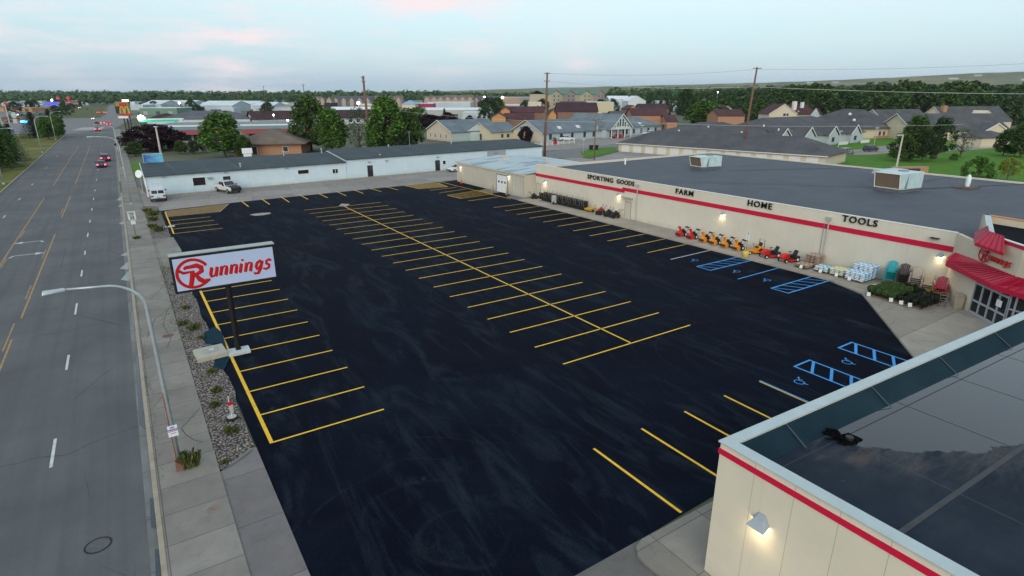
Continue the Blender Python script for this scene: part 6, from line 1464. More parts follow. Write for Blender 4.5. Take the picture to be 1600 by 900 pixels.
    m = MB(); m.box(-W * .85, W * .85, -L - .06, -L + .04, .42, .6); m.build('bumper', DARKM, t); m = MB(); m.box(-W * .85, W * .85, L - .06, L + .05, .38, .56); m.build('bumper', DARKM, t)
    m = MB(); m.box(-.17, .17, -L - .065, -L - .02, .66, .78); m.build('licence_plate', M('plate_teal', (.15, .35, .33), .5), t)
    return t
v = car('van', 'white cargo van seen from behind, parked at the left end of the white building', (.50, .56, .62), 3.4, 102.0, R(-2))
car('pickup', 'white pickup with a black hood, facing the lot in front of the white building', (.52, .55, .55), 13.3, 104.2, R(180 + 18), hood=True)
car('sedan', 'white car partly hidden behind the beige shed corner', (.6, .62, .64), 57.3, 107.3, R(95))
def onroad(px, py): return G(px, py)
car('sedan', 'dark sedan with lit tail lights, nearest of the cars driving away', (.03, .03, .035), -4.2, 157, 0, 'tail'); car('suv', 'black SUV with glowing tail lights just ahead of the nearest dark car', (.02, .02, .025), -3.6, 171, 0, 'tail')
car('suv', 'grey SUV braking alone before the crossing', (.12, .13, .14), *G(153, 204.5), 0, 'tail')
car('sedan', 'red lit car stopped right of the dark one at the crossing', (.3, .03, .03), *G(170, 195.5), 0, 'tail'); car('suv', 'silver SUV with red tail lights waiting in the middle lane at the crossing', (.3, .3, .32), *G(161, 194.5), 0, 'tail'); car('pickup', 'dark pickup waiting in the left lane at the crossing', (.03, .03, .035), *G(152, 195.5), 0)
car('sedan', 'car with headlights on turning at the crossing', (.4, .4, .4), *G(145, 186.5), R(180), 'head')
car('suv', 'left one of two braking cars on the far frontage road', (.25, .05, .05), *G(154, 177), 0, 'tail'); car('suv', 'right one of two braking cars on the far frontage road', (.3, .1, .1), *G(163.5, 177), 0, 'tail')
car('sedan', 'approaching car with headlights at the left edge of the far highway', (.4, .4, .4), *G(101, 176), R(200), 'head'); car('sedan', 'approaching car with headlights midway along the far highway', (.4, .4, .4), *G(123, 169), R(200), 'head')
car('suv', 'approaching car with headlights on the far bend of the highway', (.4, .4, .4), *G(155, 160.5), R(190), 'head'); car('sedan', 'dark car driving away on the far highway', (.05, .05, .06), *G(136, 171.5), R(10)); car('suv', 'farthest car with headlights near the horizon', (.4, .4, .4), *G(158, 158), R(185), 'head')
car('pickup', 'white pickup parked in front of the grey roofed care home', (.62, .64, .66), 127.5, 160.0, R(-108)); car('sedan', 'red car parked by the care home entrance', (.4, .01, .03), 152.5, 161.5, R(80)); car('pickup', 'white box backed pickup beside the care home right wing', (.6, .62, .62), *G(1014, 211.5), R(60))
car('suv', 'silver SUV with open rear parked behind the garages', (.25, .25, .25), 160.5, 82.5, R(-95)); car('suv', 'dark grey SUV parked by the white fenced porches', (.045, .05, .065), 175.2, 83.5, R(-98))
car('sedan', 'red car parked beside the brown roofed apartments', (.4, .02, .02), *G(775, 194), R(60)); car('sedan', 'dark blue car parked beside the red one by the apartments', (.03, .05, .1), *G(785, 194), R(60))
car('pickup', 'white pickup parked outside the diner behind the bare tree', (.5, .52, .55), *G(500, 222), R(30))

# ================================================================== TREES
LEAF = {}
def leafmat(name, c, isl=.45): LEAF[name] = M(name, c, .9, .28, .55, isl=isl, spec=.15); return LEAF[name]
leafmat('leaf_green', (.050, .098, .022)); leafmat('leaf_bright', (.070, .150, .026)); leafmat('leaf_dark', (.028, .058, .020)); leafmat('leaf_purple', (.030, .012, .022)); leafmat('needle_dark', (.022, .044, .026)); leafmat('leaf_yellow', (.18, .20, .025)); leafmat('leaf_grey', (.07, .10, .06)); leafmat('leaf_far', (.045, .088, .030))
BARK = M('bark', (.085, .065, .048), .95, .3, 3)
def broad_mesh(seed, leaf, nclump=34, nleaf=110, rxy=.42, z0=.16, ls=.035, sparse=0, round_=1.0):
    # unit-height tree: returns trunk mesh, crown mesh
    rr = random.Random(seed); tr = MB(); cr = MB()
    fork = [0, 0, .28]
    tr.tube([(0, 0, -.01), (.006, 0, .12), (0, .004, .30), (.01, 0, .55), (0, 0, .8)], [.030, .022, .018, .011, .004], 7)
    lob = [(rr.uniform(0, 6.28), rr.uniform(.2, .95), rr.uniform(.7, 1.15)) for _ in range(5)]
    for i in range(nclump):
        t = (i + .5) / nclump; z = z0 + (1 - z0) * (t ** .9)
        prof = math.sin(math.pi * min(1, (z - z0 + .06) / (1.06 - z0)) ** .75) ** .6 * rxy * round_
        a = i * 2.399 + rr.uniform(-.5, .5); k = rr.uniform(.35, 1.0) ** .6
        for la, lz, lr in lob:
            if abs(math.sin((a - la) / 2)) < .35 and abs(z - lz) < .25: k *= lr
        c = Vector((math.cos(a) * prof * k, math.sin(a) * prof * k, min(z, .93) + rr.uniform(-.03, .03)))
        zb = max(.14, c.z - .28 * rr.uniform(.6, 1)); tr.tube([(0, 0, zb), tuple(Vector((0, 0, zb)).lerp(c, .5) + Vector((0, 0, -.015))), tuple(c)], [.010, .006, .002], 4, cap=False)
        cr_ = rr.uniform(.085, .15) * (1 if not sparse else .85)
        for j in range(int(nleaf * (1 - sparse * .5))):
            d = Vector((rr.gauss(0, 1), rr.gauss(0, 1), rr.gauss(0, 1))).normalized(); q = c + d * cr_ * rr.random() ** .4; q.z = q.z * 1 if q.z > z0 * .7 else z0 * .7
            up = Vector((rr.gauss(0, .7), rr.gauss(0, .7), 1)).normalized(); e1 = d.cross(up)
            if e1.length < .1: e1 = Vector((1, 0, 0))
            e1 = e1.normalized() * ls * rr.uniform(.5, 1.2); e2 = up.cross(e1).normalized() * ls * rr.uniform(.35, .8)
            cr.add([q - e1, q + e2, q + e1, q - e2], [(0, 1, 2, 3)])
    return tr.mesh('trunk', BARK), cr.mesh('crown', leaf)
def conifer_mesh(seed, leaf, w_=.24, n_=26, ls=.028):
    rr = random.Random(seed); tr = MB(); cr = MB(); tr.tube([(0, 0, -.01), (0, 0, .5), (0, 0, .98)], [.02, .012, .002], 7)
    for i in range(n_):
        z = .10 + .88 * i / n_; r_ = w_ * (1 - (i / n_)) ** .85 + .012; nb_ = int(7 + 9 * (1 - i / n_))
        for b in range(nb_):
            a = b * 6.283 / nb_ + i * .7 + rr.uniform(-.2, .2); L_ = r_ * rr.uniform(.75, 1.12)
            for k_ in range(10):
                t = (k_ + rr.random()) / 10; q = Vector((math.cos(a) * L_ * t, math.sin(a) * L_ * t, z - L_ * .35 * t + rr.uniform(-.01, .01)))
                q += Vector((rr.uniform(-1, 1), rr.uniform(-1, 1), rr.uniform(-.7, .4))) * .02 * (1.2 - t)
                e = Vector((math.cos(a + rr.uniform(-.8, .8)), math.sin(a + rr.uniform(-.8, .8)), -.45)) * ls * rr.uniform(.7, 1.3); f = Vector((-e.y, e.x, rr.uniform(-.6, .6) * ls)).normalized() * ls * .35
                cr.add([q - e * .4, q + f, q + e, q - f], [(0, 1, 2, 3)])
    return tr.mesh('trunk', BARK), cr.mesh('crown', leaf)
TREES = {
    'green': [broad_mesh(s_, LEAF['leaf_green'], 40, 120) for s_ in (1, 2, 3)],
    'bright': [broad_mesh(s_, LEAF['leaf_bright'], 44, 120, rxy=.40) for s_ in (11, 12)],
    'dark': [broad_mesh(s_, LEAF['leaf_dark'], 36, 100, rxy=.46) for s_ in (21, 22)],
    'purple': [broad_mesh(s_, LEAF['leaf_purple'], 64, 150, rxy=.54, z0=.08) for s_ in (31, 32)],
    'sparse': [broad_mesh(s_, LEAF['leaf_grey'], 26, 60, rxy=.38, sparse=.8, ls=.028) for s_ in (41, 42)],
    'round': [broad_mesh(51, LEAF['leaf_bright'], 40, 110, rxy=.6, z0=.05)],
    'yellow': [broad_mesh(61, LEAF['leaf_yellow'], 22, 90, rxy=.5, z0=.3)],
    'spruce': [conifer_mesh(s_, LEAF['needle_dark']) for s_ in (71, 72, 73)],
    'far': [broad_mesh(s_, LEAF['leaf_far'], 26, 55, rxy=.5, z0=.06, ls=.06) for s_ in (81, 82, 83, 84)],
    'farb': [broad_mesh(s_, LEAF['leaf_green'], 26, 55, rxy=.55, z0=.06, ls=.06) for s_ in (91, 92, 93)]}
tn = [0]
def tree(kind, label, x, y_, h, wide=1.0, group=None, name='tree', cat='tree', z=0):
    tn[0] += 1; me = TREES[kind][tn[0] % len(TREES[kind])]
    t = thing(name, label, cat, (x, y_, z), tn[0] * 1.7, group); t.scale = (h * wide, h * wide, h)
    put('trunk', me[0], t); put('crown', me[1], t); return t
def tpx(kind, px, pyb, pyt, wpx, label, **k):
    # measured from the photo: foot, top and crown width
    x, y_ = G(px, pyb); h = HT(pyt, x, y_); D = x * math.sin(YAW) + y_ * math.cos(YAW)
    base_w = {'green': .95, 'bright': .93, 'dark': 1.03, 'purple': 1.15, 'sparse': .9, 'round': 1.3, 'yellow': 1.1, 'spruce': .50, 'far': 1.15, 'farb': 1.25}[kind]
    return tree(kind, label, x, y_, h, wpx * D / FPX / (h * base_w), **k)
TPX = [
 ('purple', 244, 235, 196, 92, 'broad purple leaved tree behind the blue sign', {}), ('green', 212, 244, 222, 30, 'small green bush tree left of the purple tree', {}),
 ('bright', 352, 246, 178, 72, 'large round bright green tree left of the brick building', {}), ('green', 383, 247, 212, 30, 'low green tree at the right foot of the large round one', {}), ('dark', 304, 240, 220, 26, 'small dark tree in front of the strip mall', {}), ('dark', 322, 238, 216, 22, 'second small dark tree in front of the strip mall', {}), ('green', 283, 240, 220, 22, 'small light green tree right of the purple tree', {}),
 ('green', 487, 236, 153, 72, 'tall shaggy green tree in front of the brick building', {}), ('bright', 520, 240, 172, 58, 'bright green tree right of the tall shaggy one', {}), ('sparse', 563, 238, 168, 52, 'thin sparse tree with bare looking twigs between the full trees', {}),
 ('bright', 606, 242, 154, 74, 'tall bright green tree behind the white building roof', {}), ('green', 640, 240, 172, 52, 'green tree overlapping the tall bright one on the right', {}), ('bright', 590, 242, 190, 40, 'lower green tree at the foot of the tall bright one', {}), ('dark', 628, 243, 205, 46, 'dark low tree beside the cream gabled house', {}),
 ('round', 655, 202, 168, 44, 'rounded green tree above the cream gabled house', {}),
 ('purple', 672, 203, 180, 66, 'low purple trees behind the cream gabled house', {}), ('purple', 700, 199, 176, 30, 'dark purple tree right of the rounded green one', {}), ('spruce', 695, 196, 168, 16, 'small dark spruce behind the cream gabled house', {}), ('purple', 734, 198, 181, 16, 'small purple tree behind the house ridge', {}),
 ('dark', 763, 186, 153, 34, 'dark green tree left of the brown roofed apartments', {}), ('green', 778, 184, 153, 26, 'green tree joined to the dark one by the apartments', {}), ('dark', 758, 196, 171, 26, 'low dark tree below the pair beside the apartments', {}), ('dark', 821, 176, 157, 20, 'dark tree behind the brown roofed apartments', {}), ('dark', 847, 176, 155, 24, 'dark tree behind the tall reddish pole', {}),
 ('purple', 821, 224, 198, 24, 'small purple tree in front of the care home gable', {}), ('spruce', 840, 190, 164, 20, 'narrow dark green tree between brown roofs', {}), ('sparse', 866, 192, 168, 26, 'thin olive tree in front of the brown roofs', {}), ('sparse', 858, 190, 172, 18, 'small thin tree by the pole and brown roofs', {}),
 ('dark', 938, 180, 156, 24, 'dark tree behind the care home peak', {}), ('dark', 957, 180, 155, 24, 'second dark tree behind the care home peak', {}), ('purple', 985, 186, 170, 26, 'purple tree in front of the brick apartments', {}), ('purple', 1041, 196, 176, 24, 'round purple tree beside the care home right wing', {}), ('round', 1040, 202, 193, 20, 'light green bush by the care home right wing', {}),
 ('bright', 1098, 200, 159, 62, 'big leafy green tree behind the garage roof', {}), ('green', 1128, 200, 168, 40, 'green tree to the right of the big leafy one', {}), ('dark', 1070, 186, 140, 34, 'tall dark tree left of the big leafy tree', {}),
 ('purple', 1263, 192, 174, 22, 'purple shrub between the cream house and its neighbour', {}), ('round', 1223, 193, 186, 20, 'light green bush below the cream house', {}),
 ('green', 1424, 250, 183, 46, 'round topped dark green tree on the condo lawn', {}), ('green', 1408, 252, 212, 44, 'lower bushy part of the tree clump on the lawn', {}), ('dark', 1462, 249, 186, 46, 'full dark green tree right of the round topped one', {}), ('dark', 1440, 252, 205, 40, 'dark tree between the two big lawn trees', {}), ('sparse', 1500, 244, 200, 34, 'pale thin tree right of the dark lawn trees', {}),
 ('green', 1567, 243, 203, 36, 'small spreading tree by the cream garage', {}), ('green', 1594, 246, 190, 46, 'leafy tree at the right edge of the photo', {}), ('dark', 1585, 244, 212, 26, 'dark young tree near the right edge', {}),
 ('round', 1526, 286, 246, 52, 'bright yellow green round shrub tree on the lawn edge', {}), ('yellow', 1573, 282, 248, 38, 'small golden green tree beside the round shrub tree', {}),
 ('dark', 300, 176, 155, 18, 'round dark green tree among the warehouses', {}), ('spruce', 55, 243 - 28, 173, 44, 'tall dark spruce at the front of the median group', {}), ('bright', 92, 215, 182, 28, 'bright green rounded tree behind the median spruce', {}), ('spruce', 83, 212, 168, 30, 'pointed spruce behind the bright rounded tree', {}),
 ('bright', 77, 218, 183, 34, 'bright green leafy tree between the median spruces', {}), ('spruce', 10, 262, 182, 52, 'dark spruce at the left edge of the median', {}), ('spruce', 26, 252, 190, 40, 'second dark spruce at the left edge', {}), ('green', 2, 268, 200, 50, 'green leafy tree at the far left edge', {}), ('bright', 14, 258, 196, 32, 'bright leafy tree between the left edge spruces', {}),
 ('dark', 24, 176, 159, 24, 'dark tree behind the orange store', {}), ('dark', 48, 172, 157, 14, 'dark tree right of the white roofed shed', {}), ('dark', 56, 172, 156, 14, 'round dark tree beside the blue lit sign', {}), ('dark', 90, 166, 156, 14, 'dark tree right of the blue lit canopy', {})]
for kind, px, pb, pt, wpx, lb, kw in TPX: tpx(kind, px, pb, pt, wpx, lb, **kw)
# care home garden bushes, far small conifers
for px, pb, wpx, lb in ((865, 221, 9, 'low green bush at the left of the care home front'), (904, 217, 9, 'bush by the care home wall behind the white pickup'), (916, 216, 8, 'low bush between pickup and care home porch'), (1418, 252, 8, 'small dark bush under the lawn trees'), (1490, 250, 7, 'small clipped bush right of the lawn trees')):
    x, yv = G(px, pb); tree('round', lb, x, yv, 1.5, 1.3, name='bush', cat='bush')
# wooded belt of the river bottom on the right: one object per tree
rr = random.Random(21); NB = 0
for row, (D, pa, pb_, n_, hh) in enumerate(((330, 1140, 1640, 30, 15), (390, 1120, 1680, 34, 19), (460, 1060, 1700, 36, 19), (560, 1010, 1700, 38, 20), (700, 960, 1720, 36, 22), (880, 940, 1740, 32, 24))):
    for i in range(n_):
        px = pa + (pb_ - pa) * (i + rr.uniform(.1, .9)) / n_; D2 = D * rr.uniform(.94, 1.06); x, yv = AT(px, D2); f_ = min(1, (px - 900) / 450)
        h = hh * rr.uniform(.72, 1.12) * (.70 + .38 * f_); z = (D - 330) * .006 * f_
        if px < 1230 and row < 2: h *= .8
        tree('farb' if rr.random() < .4 and row < 4 else 'far', 'full green cottonwood in the dense river woods on the right', x, yv, h, rr.uniform(.8, 1.15), 'cottonwoods of the river woods', z=z - .5)
# woods that read as one mass
def woods(name, label, strips_, seed, leaf, clump=6):
    rr = random.Random(seed); m = MB()
    for D0, D1, pa, pb_, n_, h0, h1 in strips_:
        for i in range(n_):
            px = pa + (pb_ - pa) * rr.random(); D = D0 + (D1 - D0) * rr.random(); x, yv = AT(px, D); h = rr.uniform(h0, h1); w_ = h * rr.uniform(.4, .6)
            for j in range(clump * 4):
                d = Vector((rr.gauss(0, 1), rr.gauss(0, 1), rr.gauss(0, 1))).normalized(); q = Vector((x, yv, h * .55)) + Vector((d.x * w_, d.y * w_, d.z * h * .45)) * rr.uniform(.7, 1.05)
                a = Vector((rr.gauss(0, 1), rr.gauss(0, 1), rr.gauss(0, 1))).normalized(); e = d.cross(a).normalized() * h * .16 * rr.uniform(.6, 1.3); f = d.cross(e).normalized() * h * .13
                m.add([q - e, q + f, q + e, q - f], [(0, 1, 2, 3)])
    return tag(m.build(name, leaf), label, 'woods', kind='stuff')
woods('far_woods', 'continuous far tree line below the horizon', ((1000, 1200, 180, 720, 420, 13, 20), (1300, 1700, -60, 760, 420, 16, 24), (1900, 2500, -60, 700, 300, 22, 32), (900, 1100, -60, 175, 170, 12, 17), (1100, 1500, 640, 1160, 420, 14, 20), (1700, 2100, 600, 1250, 260, 18, 24)), 3, LEAF['leaf_far'])
woods('river_woods', 'deep mass of river woods behind the nearer cottonwoods', ((1000, 1300, 960, 1750, 520, 20, 30), (1400, 1700, 1150, 1750, 300, 28, 40)), 5, LEAF['leaf_far'])
woods('hill_scrub', 'patches of dark scrub on the far hills', ((2900, 3050, 1555, 1620, 40, 60, 75), (2700, 2800, 1360, 1400, 18, 62, 70), (2500, 2600, 1455, 1470, 6, 50, 58)), 6, LEAF['leaf_far']) if False else None

# ================================================================== BUILDINGS FURTHER AWAY
SH_GREY = m_shingle('grey_shingle', (.135, .17, .195)); SH_DK = m_shingle('charcoal_shingle', (.080, .083, .092)); SH_BR = m_shingle('brown_shingle', (.075, .035, .040)); SH_TAN = m_shingle('tan_shingle', (.15, .12, .10)); SH_MAR = m_shingle('maroon_shingle', (.05, .026, .032))
W_CREAM = m_panel('cream_siding', (.56, .49, .37), 2, .22, .02, .25); W_BLUE = m_panel('pale_blue_siding', (.40, .465, .485), 2, .22, .02, .25); W_WHITE = M('far_white_wall', (.50, .56, .58), .7, .08, .3); BR_OR = m_brick('orange_brick', (.36, .15, .065), (.42, .19, .09)); W_OR = M('orange_stucco', (.46, .24, .10), .8, .12, .8)
TRIMW = M('trim_white', (.62, .64, .62), .6, .05)
def DF(x, y_): return x * math.sin(YAW) + y_ * math.cos(YAW)
# --- cream and grey gabled house
P0 = (93.0, 178.0)
h, L = bldg('gabled_house', 'cream gable ended building with pale grey front and grey roof above the white building', 'house', P0, (113.5, 180.0), 16, 3.2, 3.4, 'gx', W_CREAM, SH_GREY, trim=TRIMW, ov=.6,
            wins=((5.5, 6.9, 1.2, 2.6), (14.2, 15.5, 1.2, 2.6)), left=((3, 3.6, 1, 2.2), (6.4, 7, 1, 2.2), (10, 10.6, 1, 2.2), (13, 13.6, 1, 2.2)), sub=True)
part_box(h, 'wall_panel', W_BLUE, 0, 20.4, -.06, -.003, 0, 3.2); part_box(h, 'wall_panel', M('panel_pale', (.47, .54, .56), .7), 7.4, 13.2, -.5, -.062, 0, 3.1)
m = MB(); m.add([(5.4, -.7, 3.25), (15.0, -.7, 3.25), (10.2, -.7, 5.6), (10.2, 5.2, 5.6), (5.4, .3, 3.4), (15, .3, 3.4)], [(0, 2, 3, 4), (1, 5, 3, 2)]); m.build('roof_gable', SH_GREY, h); m = MB(); m.add([(5.6, -.62, 3.25), (14.8, -.62, 3.25), (10.2, -.62, 5.5)], [(0, 1, 2)]); m.build('gable_panel', M('panel_pale', (.47, .54, .56)), h)


# --- care home: several wings under one roofline
ch = thing('care_home', 'long low care home with grey roof, porch columns and tall gable of arched windows', 'care home', (117, 159.5, 0), math.atan2(10.5, 68))
m = MB(); m.box(0, 30, 0, 15, -.05, 3.1); m.box(30, 41.5, -2.5, 16, -.05, 3.3); m.box(41.5, 70, 1.0, 17, -.05, 3.1)
for x in (0,): m.xprism([(0, 3.1), (15, 3.1), (7.5, 6.6)], x, x + .15)
m.build('wall', W_BLUE, ch)
m = MB(); m.xprism([(-1.0, 2.75), (16, 2.75), (7.5, 6.75)], -.4, -.25) if False else None
m = MB(); roof_gable(m, 0, 33, 0, 15, 3.1, 3.6, .7); m.build('roof', SH_GREY, ch)
m = MB(); roof_hip(m, 38, 70, 1.0, 17, 3.1, 3.3, .7); m.build('roof', SH_GREY, ch)
m = MB(); roof_gable(m, 30.5, 42.5, -4.2, 18, 3.4, 4.8, .6, axis='y'); m.build('roof', SH_GREY, ch)
m = MB(); m.add([(30.5, -4.2, 3.4), (42.5, -4.2, 3.4), (36.5, -4.2, 8.1)], [(0, 1, 2)]); m.build('gable_wall', M('gable_mint', (.50, .58, .54), .7), ch)
m = MB(); m.xprism([(-.7, 2.72), (7.5, 6.75), (7.5, 7.0), (-.7, 2.98)], -.78, -.7); m.xprism([(15.7, 2.72), (7.5, 6.75), (7.5, 7.0), (15.7, 2.98)], -.78, -.7); m.box(-.06, -.004, 0, 15, 0, 3.1)
m.build('gable_trim', W_CREAM, ch)
m = MB(); m.hexa([(29.8, -4.9, 2.95), (36.5, -4.9, 8.2), (36.5, -4.82, 8.2), (29.8, -4.82, 2.95)], [(29.8, -4.9, 3.25), (36.5, -4.9, 8.55), (36.5, -4.82, 8.55), (29.8, -4.82, 3.25)]); m.hexa([(43.2, -4.9, 2.95), (36.5, -4.9, 8.2), (36.5, -4.82, 8.2), (43.2, -4.82, 2.95)], [(43.2, -4.9, 3.25), (36.5, -4.9, 8.55), (36.5, -4.82, 8.55), (43.2, -4.82, 3.25)]); m.box(30.2, 42.8, -4.6, -4.3, 3.1, 3.4); m.build('gable_trim', TRIMW, ch)
for u, z0, z1, ww in ((35.7, 4.1, 6.3, .75), (37.3, 4.1, 6.3, .75), (34.4, 4.0, 5.5, .6), (38.6, 4.0, 5.5, .6), (32.6, 3.9, 4.5, .6), (40.4, 3.9, 4.5, .6)):
    m = MB(); m.box(u - ww / 2, u + ww / 2, -4.26, -4.21, z0, z1)
    if z1 > 6: m.lathe([(ww / 2 - .001, 0), (ww / 2 - .001, .05)], 16, (u, -4.26, z1), 'y')
    m.build('window', GLASSW, ch)
for u in (30.8, 34.5, 38.5, 42.2): m = MB(); m.cyl(u, -4.3, 0, 3.1, .18, n=10); m.build('column', TRIMW, ch)
for u0 in (3.2, 8.5, 14, 20.5, 25.5, 46, 50.5, 55.5, 60, 65): window(ch, 'S', u0, u0 + 1.3, .7, 2.5, ref=1.0 if u0 > 41 else 0, sub=False)
for u0 in (32, 36, 39.5): window(ch, 'S', u0, u0 + 1.6, .3, 2.6, ref=-2.5, sub=False)
for u, yv, z in ((10, 2.2, 4.2), (19.5, 2.2, 4.2), (49, 3.2, 4.1), (57, 3.2, 4.1), (44.8, 2.6, 4.0)):
    m = MB(); m.add([(u - .9, yv - 1, z - .3), (u + .9, yv - 1, z - .3), (u, yv - 1, z + .55), (u, yv + 1.0, z + .6)], [(0, 1, 2), (0, 2, 3), (1, 3, 2)]); m.build('roof_vent', TRIMW, ch)
link, L = bldg('small_gabled_wing', 'small cream gabled link building between the gabled house and the care home', 'building', (105, 172.5), (117, 174), 12, 2.9, 2.8, 'gx', W_CREAM, SH_GREY, trim=W_CREAM, wins=((4.5, 5.5, 1, 2.2), (7, 8.2, 1, 2.2)), left=((5, 7, .2, 2.2),))
fn = thing('white_fence', 'low white fence with a red sign panel beside the care home driveway', 'fence', (104.5, 146, 0), R(10))
m = MB()
for zz in (.35, .7, 1.05): m.box(0, 18, -.03, .03, zz, zz + .12)
m.build('rails', TRIMW, fn)
for i in range(8): m = MB(); m.box(i * 2.57 - .07, i * 2.57 + .07, -.07, .07, 0, 1.3); m.build('post', TRIMW, fn)
m = MB(); m.box(8, 9.6, -.1, -.035, .4, 1.35); m.build('red_panel', RED, fn)
for px, lb in ((923.5, 'left black wheeled refuse bin on the kerb lawn'), (931.5, 'right black wheeled refuse bin on the kerb lawn')):
    x, yv = G(px, 234); t = thing('refuse_bin', lb, 'refuse bin', (x, yv, 0), R(-35)); m = MB(); m.hexa([(-.45, -.45, .1), (.45, -.45, .1), (.45, .45, .1), (-.45, .45, .1)], [(-.6, -.6, 1.25), (.6, -.6, 1.25), (.6, .6, 1.25), (-.6, .6, 1.25)]); m.build('bin_body', BLACK, t); m = MB(); m.box(-.63, .63, -.65, .65, 1.25, 1.35); m.build('lid', DARKM, t)
    for s_ in (-1, 1): m = MB(); m.lathe([(.15, -.05), (.15, .05)], 10, (s_ * .5, .5, .15), 'x'); m.build('wheel', RUBBER, t)
# --- row of garages with the big charcoal roof
ga, L = bldg('garage_row', 'long row of garages with white doors under a big charcoal hipped roof', 'garages', (115.5, 121.6), (127.4, 69.6), 15, 2.25, 3.3, 'hip', m_panel('garage_cream', (.52, .46, .36), 0, 3.6, .04, .2), SH_DK, ov=.55)
GD = M('garage_door_white', (.62, .61, .57), .6, .06)
for i in range(14): part_box(ga, 'garage_door', GD, 1.0 + i * 3.72, 3.5 + i * 3.72, -.05, -.003, .05, 2.0)
m = MB(); m.box(-.6, L + .6, -.62, -.56, 2.2, 2.38); m.build('fascia', TRIMW, ga)
# --- condos behind with four white gables
cd, L = bldg('condo_row', 'pale blue condo row with four white trimmed gables and a charcoal roof', 'condos', G(1205, 233), G(1347, 221), 24, 3.0, 5.0, 'hip', W_BLUE, SH_DK, ov=.6)
for i, u in enumerate((3.2, 14.5, 26.5, 38.5)):
    u = u * L / 46.0
    m = MB(); m.add([(u - 3.2, -2.0, 2.9), (u + 3.2, -2.0, 2.9), (u, -2.0, 5.6), (u, 5, 5.6), (u - 3.2, 0, 2.9), (u + 3.2, 0, 2.9)], [(0, 2, 3, 4), (1, 5, 3, 2)]); m.build('gable_roof', SH_DK, cd)
    m = MB(); m.add([(u - 2.9, -1.7, 2.8), (u + 2.9, -1.7, 2.8), (u, -1.7, 5.2)], [(0, 1, 2)]); m.box(u - 2.6, u + 2.6, -1.68, -.0, 0, 2.8); m.build('gable_wall', W_BLUE, cd)
    m = MB()
    for s_ in (-1, 1): m.hexa([(u + s_ * 3.3, -2.1, 2.75), (u, -2.1, 5.5), (u, -2.0, 5.5), (u + s_ * 3.3, -2.0, 2.75)], [(u + s_ * 3.3, -2.1, 3.05), (u, -2.1, 5.85), (u, -2.0, 5.85), (u + s_ * 3.3, -2.0, 3.05)])
    m.build('gable_trim', TRIMW, cd)
    window(cd, 'S', u - .8, u + .8, .9, 2.3, ref=-1.68, sub=False); window(cd, 'S', u + 3.6, u + 4.6, 1, 2.2, ref=0, sub=False)
    m = MB(); m.box(u - 1.0, u + 4.6, -4.2, -4.1, .1, 1.0); m.box(u + 4.5, u + 4.6, -4.1, -1.6, .1, 1.0); m.build('porch_fence', TRIMW, cd)
bldg('condo_garage', 'low condo garage with small white gable peeking over the garage row roof', 'garage', G(1236, 236), G(1252, 235), 6, 2.2, 1.4, 'gy', W_BLUE, SH_DK, trim=TRIMW)
h, L = bldg('cream_condo', 'large cream condo block with tall charcoal hip roof and round roof vents', 'condos', G(1345, 217), G(1412, 215), 30, 3.4, 6.2, 'hip', W_CREAM, SH_DK, ov=1.0, wins=((8, 9, 1, 2.4), (10, 11, 1, 2.4)))
for u, v in ((2, 6), (8, 9), (12, 14), (15, 8), (5, 11)):
    m = MB(); m.lathe([(.5, 0), (.55, .5), (.3, .8), (.05, .85)], 10, (u, v, 3.6 + v * .38)); m.build('roof_vent', TRIMW, h)
part_box(h, 'brick_base', BR_OR, 6, L, -.08, -.004, 0, .9)
h, L = bldg('pitched_condo', 'cream condo with long charcoal roof and blue grey gable behind the lawn trees', 'condos', AT(1400, 235), AT(1470, 245), 16, 3.4, 5.8, 'gx', W_CREAM, SH_DK, ov=.7, trim=TRIMW)
m = MB(); u = L * .86; m.add([(u - 4, -3.6, 3.2), (u + 4, -3.6, 3.2), (u, -3.6, 7.6)], [(0, 1, 2)]); m.box(u - 3.8, u + 3.8, -3.58, 0, 0, 3.2); m.build('gable_wall', W_BLUE, h); m = MB(); m.add([(u - 4.6, -4, 2.9), (u, -4, 7.9), (u, 6, 7.9), (u - 4.6, 1, 2.9), (u + 4.6, -4, 2.9), (u + 4.6, 1, 2.9)], [(0, 1, 2, 3), (4, 5, 2, 1)]); m.build('gable_roof', SH_DK, h)
h, L = bldg('cream_condo_row', 'cream condo row with charcoal roof, white trimmed gable and one window, behind the lawn', 'condos', AT(1440, 205), AT(1592, 208), 18, 3.3, 5.2, 'gx', W_CREAM, SH_DK, ov=.6, trim=TRIMW, wins=((L * .0 + 21, 22.6, 1, 2.5),))
u = L * .78; m = MB(); m.add([(u - 4.5, -3.0, 3.1), (u + 4.5, -3.0, 3.1), (u, -3.0, 5.5)], [(0, 1, 2)]); m.box(u - 4.2, u + 4.2, -2.98, 0, 0, 3.1); m.build('gable_wall', W_CREAM, h); m = MB(); m.add([(u - 5, -3.3, 2.9), (u, -3.3, 5.7), (u, 7, 5.7), (u - 5, 1, 2.9), (u + 5, -3.3, 2.9), (u + 5, 1, 2.9)], [(0, 1, 2, 3), (4, 5, 2, 1)]); m.build('gable_roof', SH_DK, h)
m = MB()
for s_ in (-1, 1): m.hexa([(u + s_ * 5, -3.4, 2.75), (u, -3.4, 5.55), (u, -3.3, 5.55), (u + s_ * 5, -3.3, 2.75)], [(u + s_ * 5, -3.4, 3.05), (u, -3.4, 5.9), (u, -3.3, 5.9), (u + s_ * 5, -3.3, 3.05)])
m.build('gable_trim', TRIMW, h)
bldg('cream_garage', 'small cream garage with charcoal hip roof in front of the right hand condos', 'garage', G(1531, 231), G(1578, 229), 8, 2.7, 1.7, 'hip', W_CREAM, SH_DK)
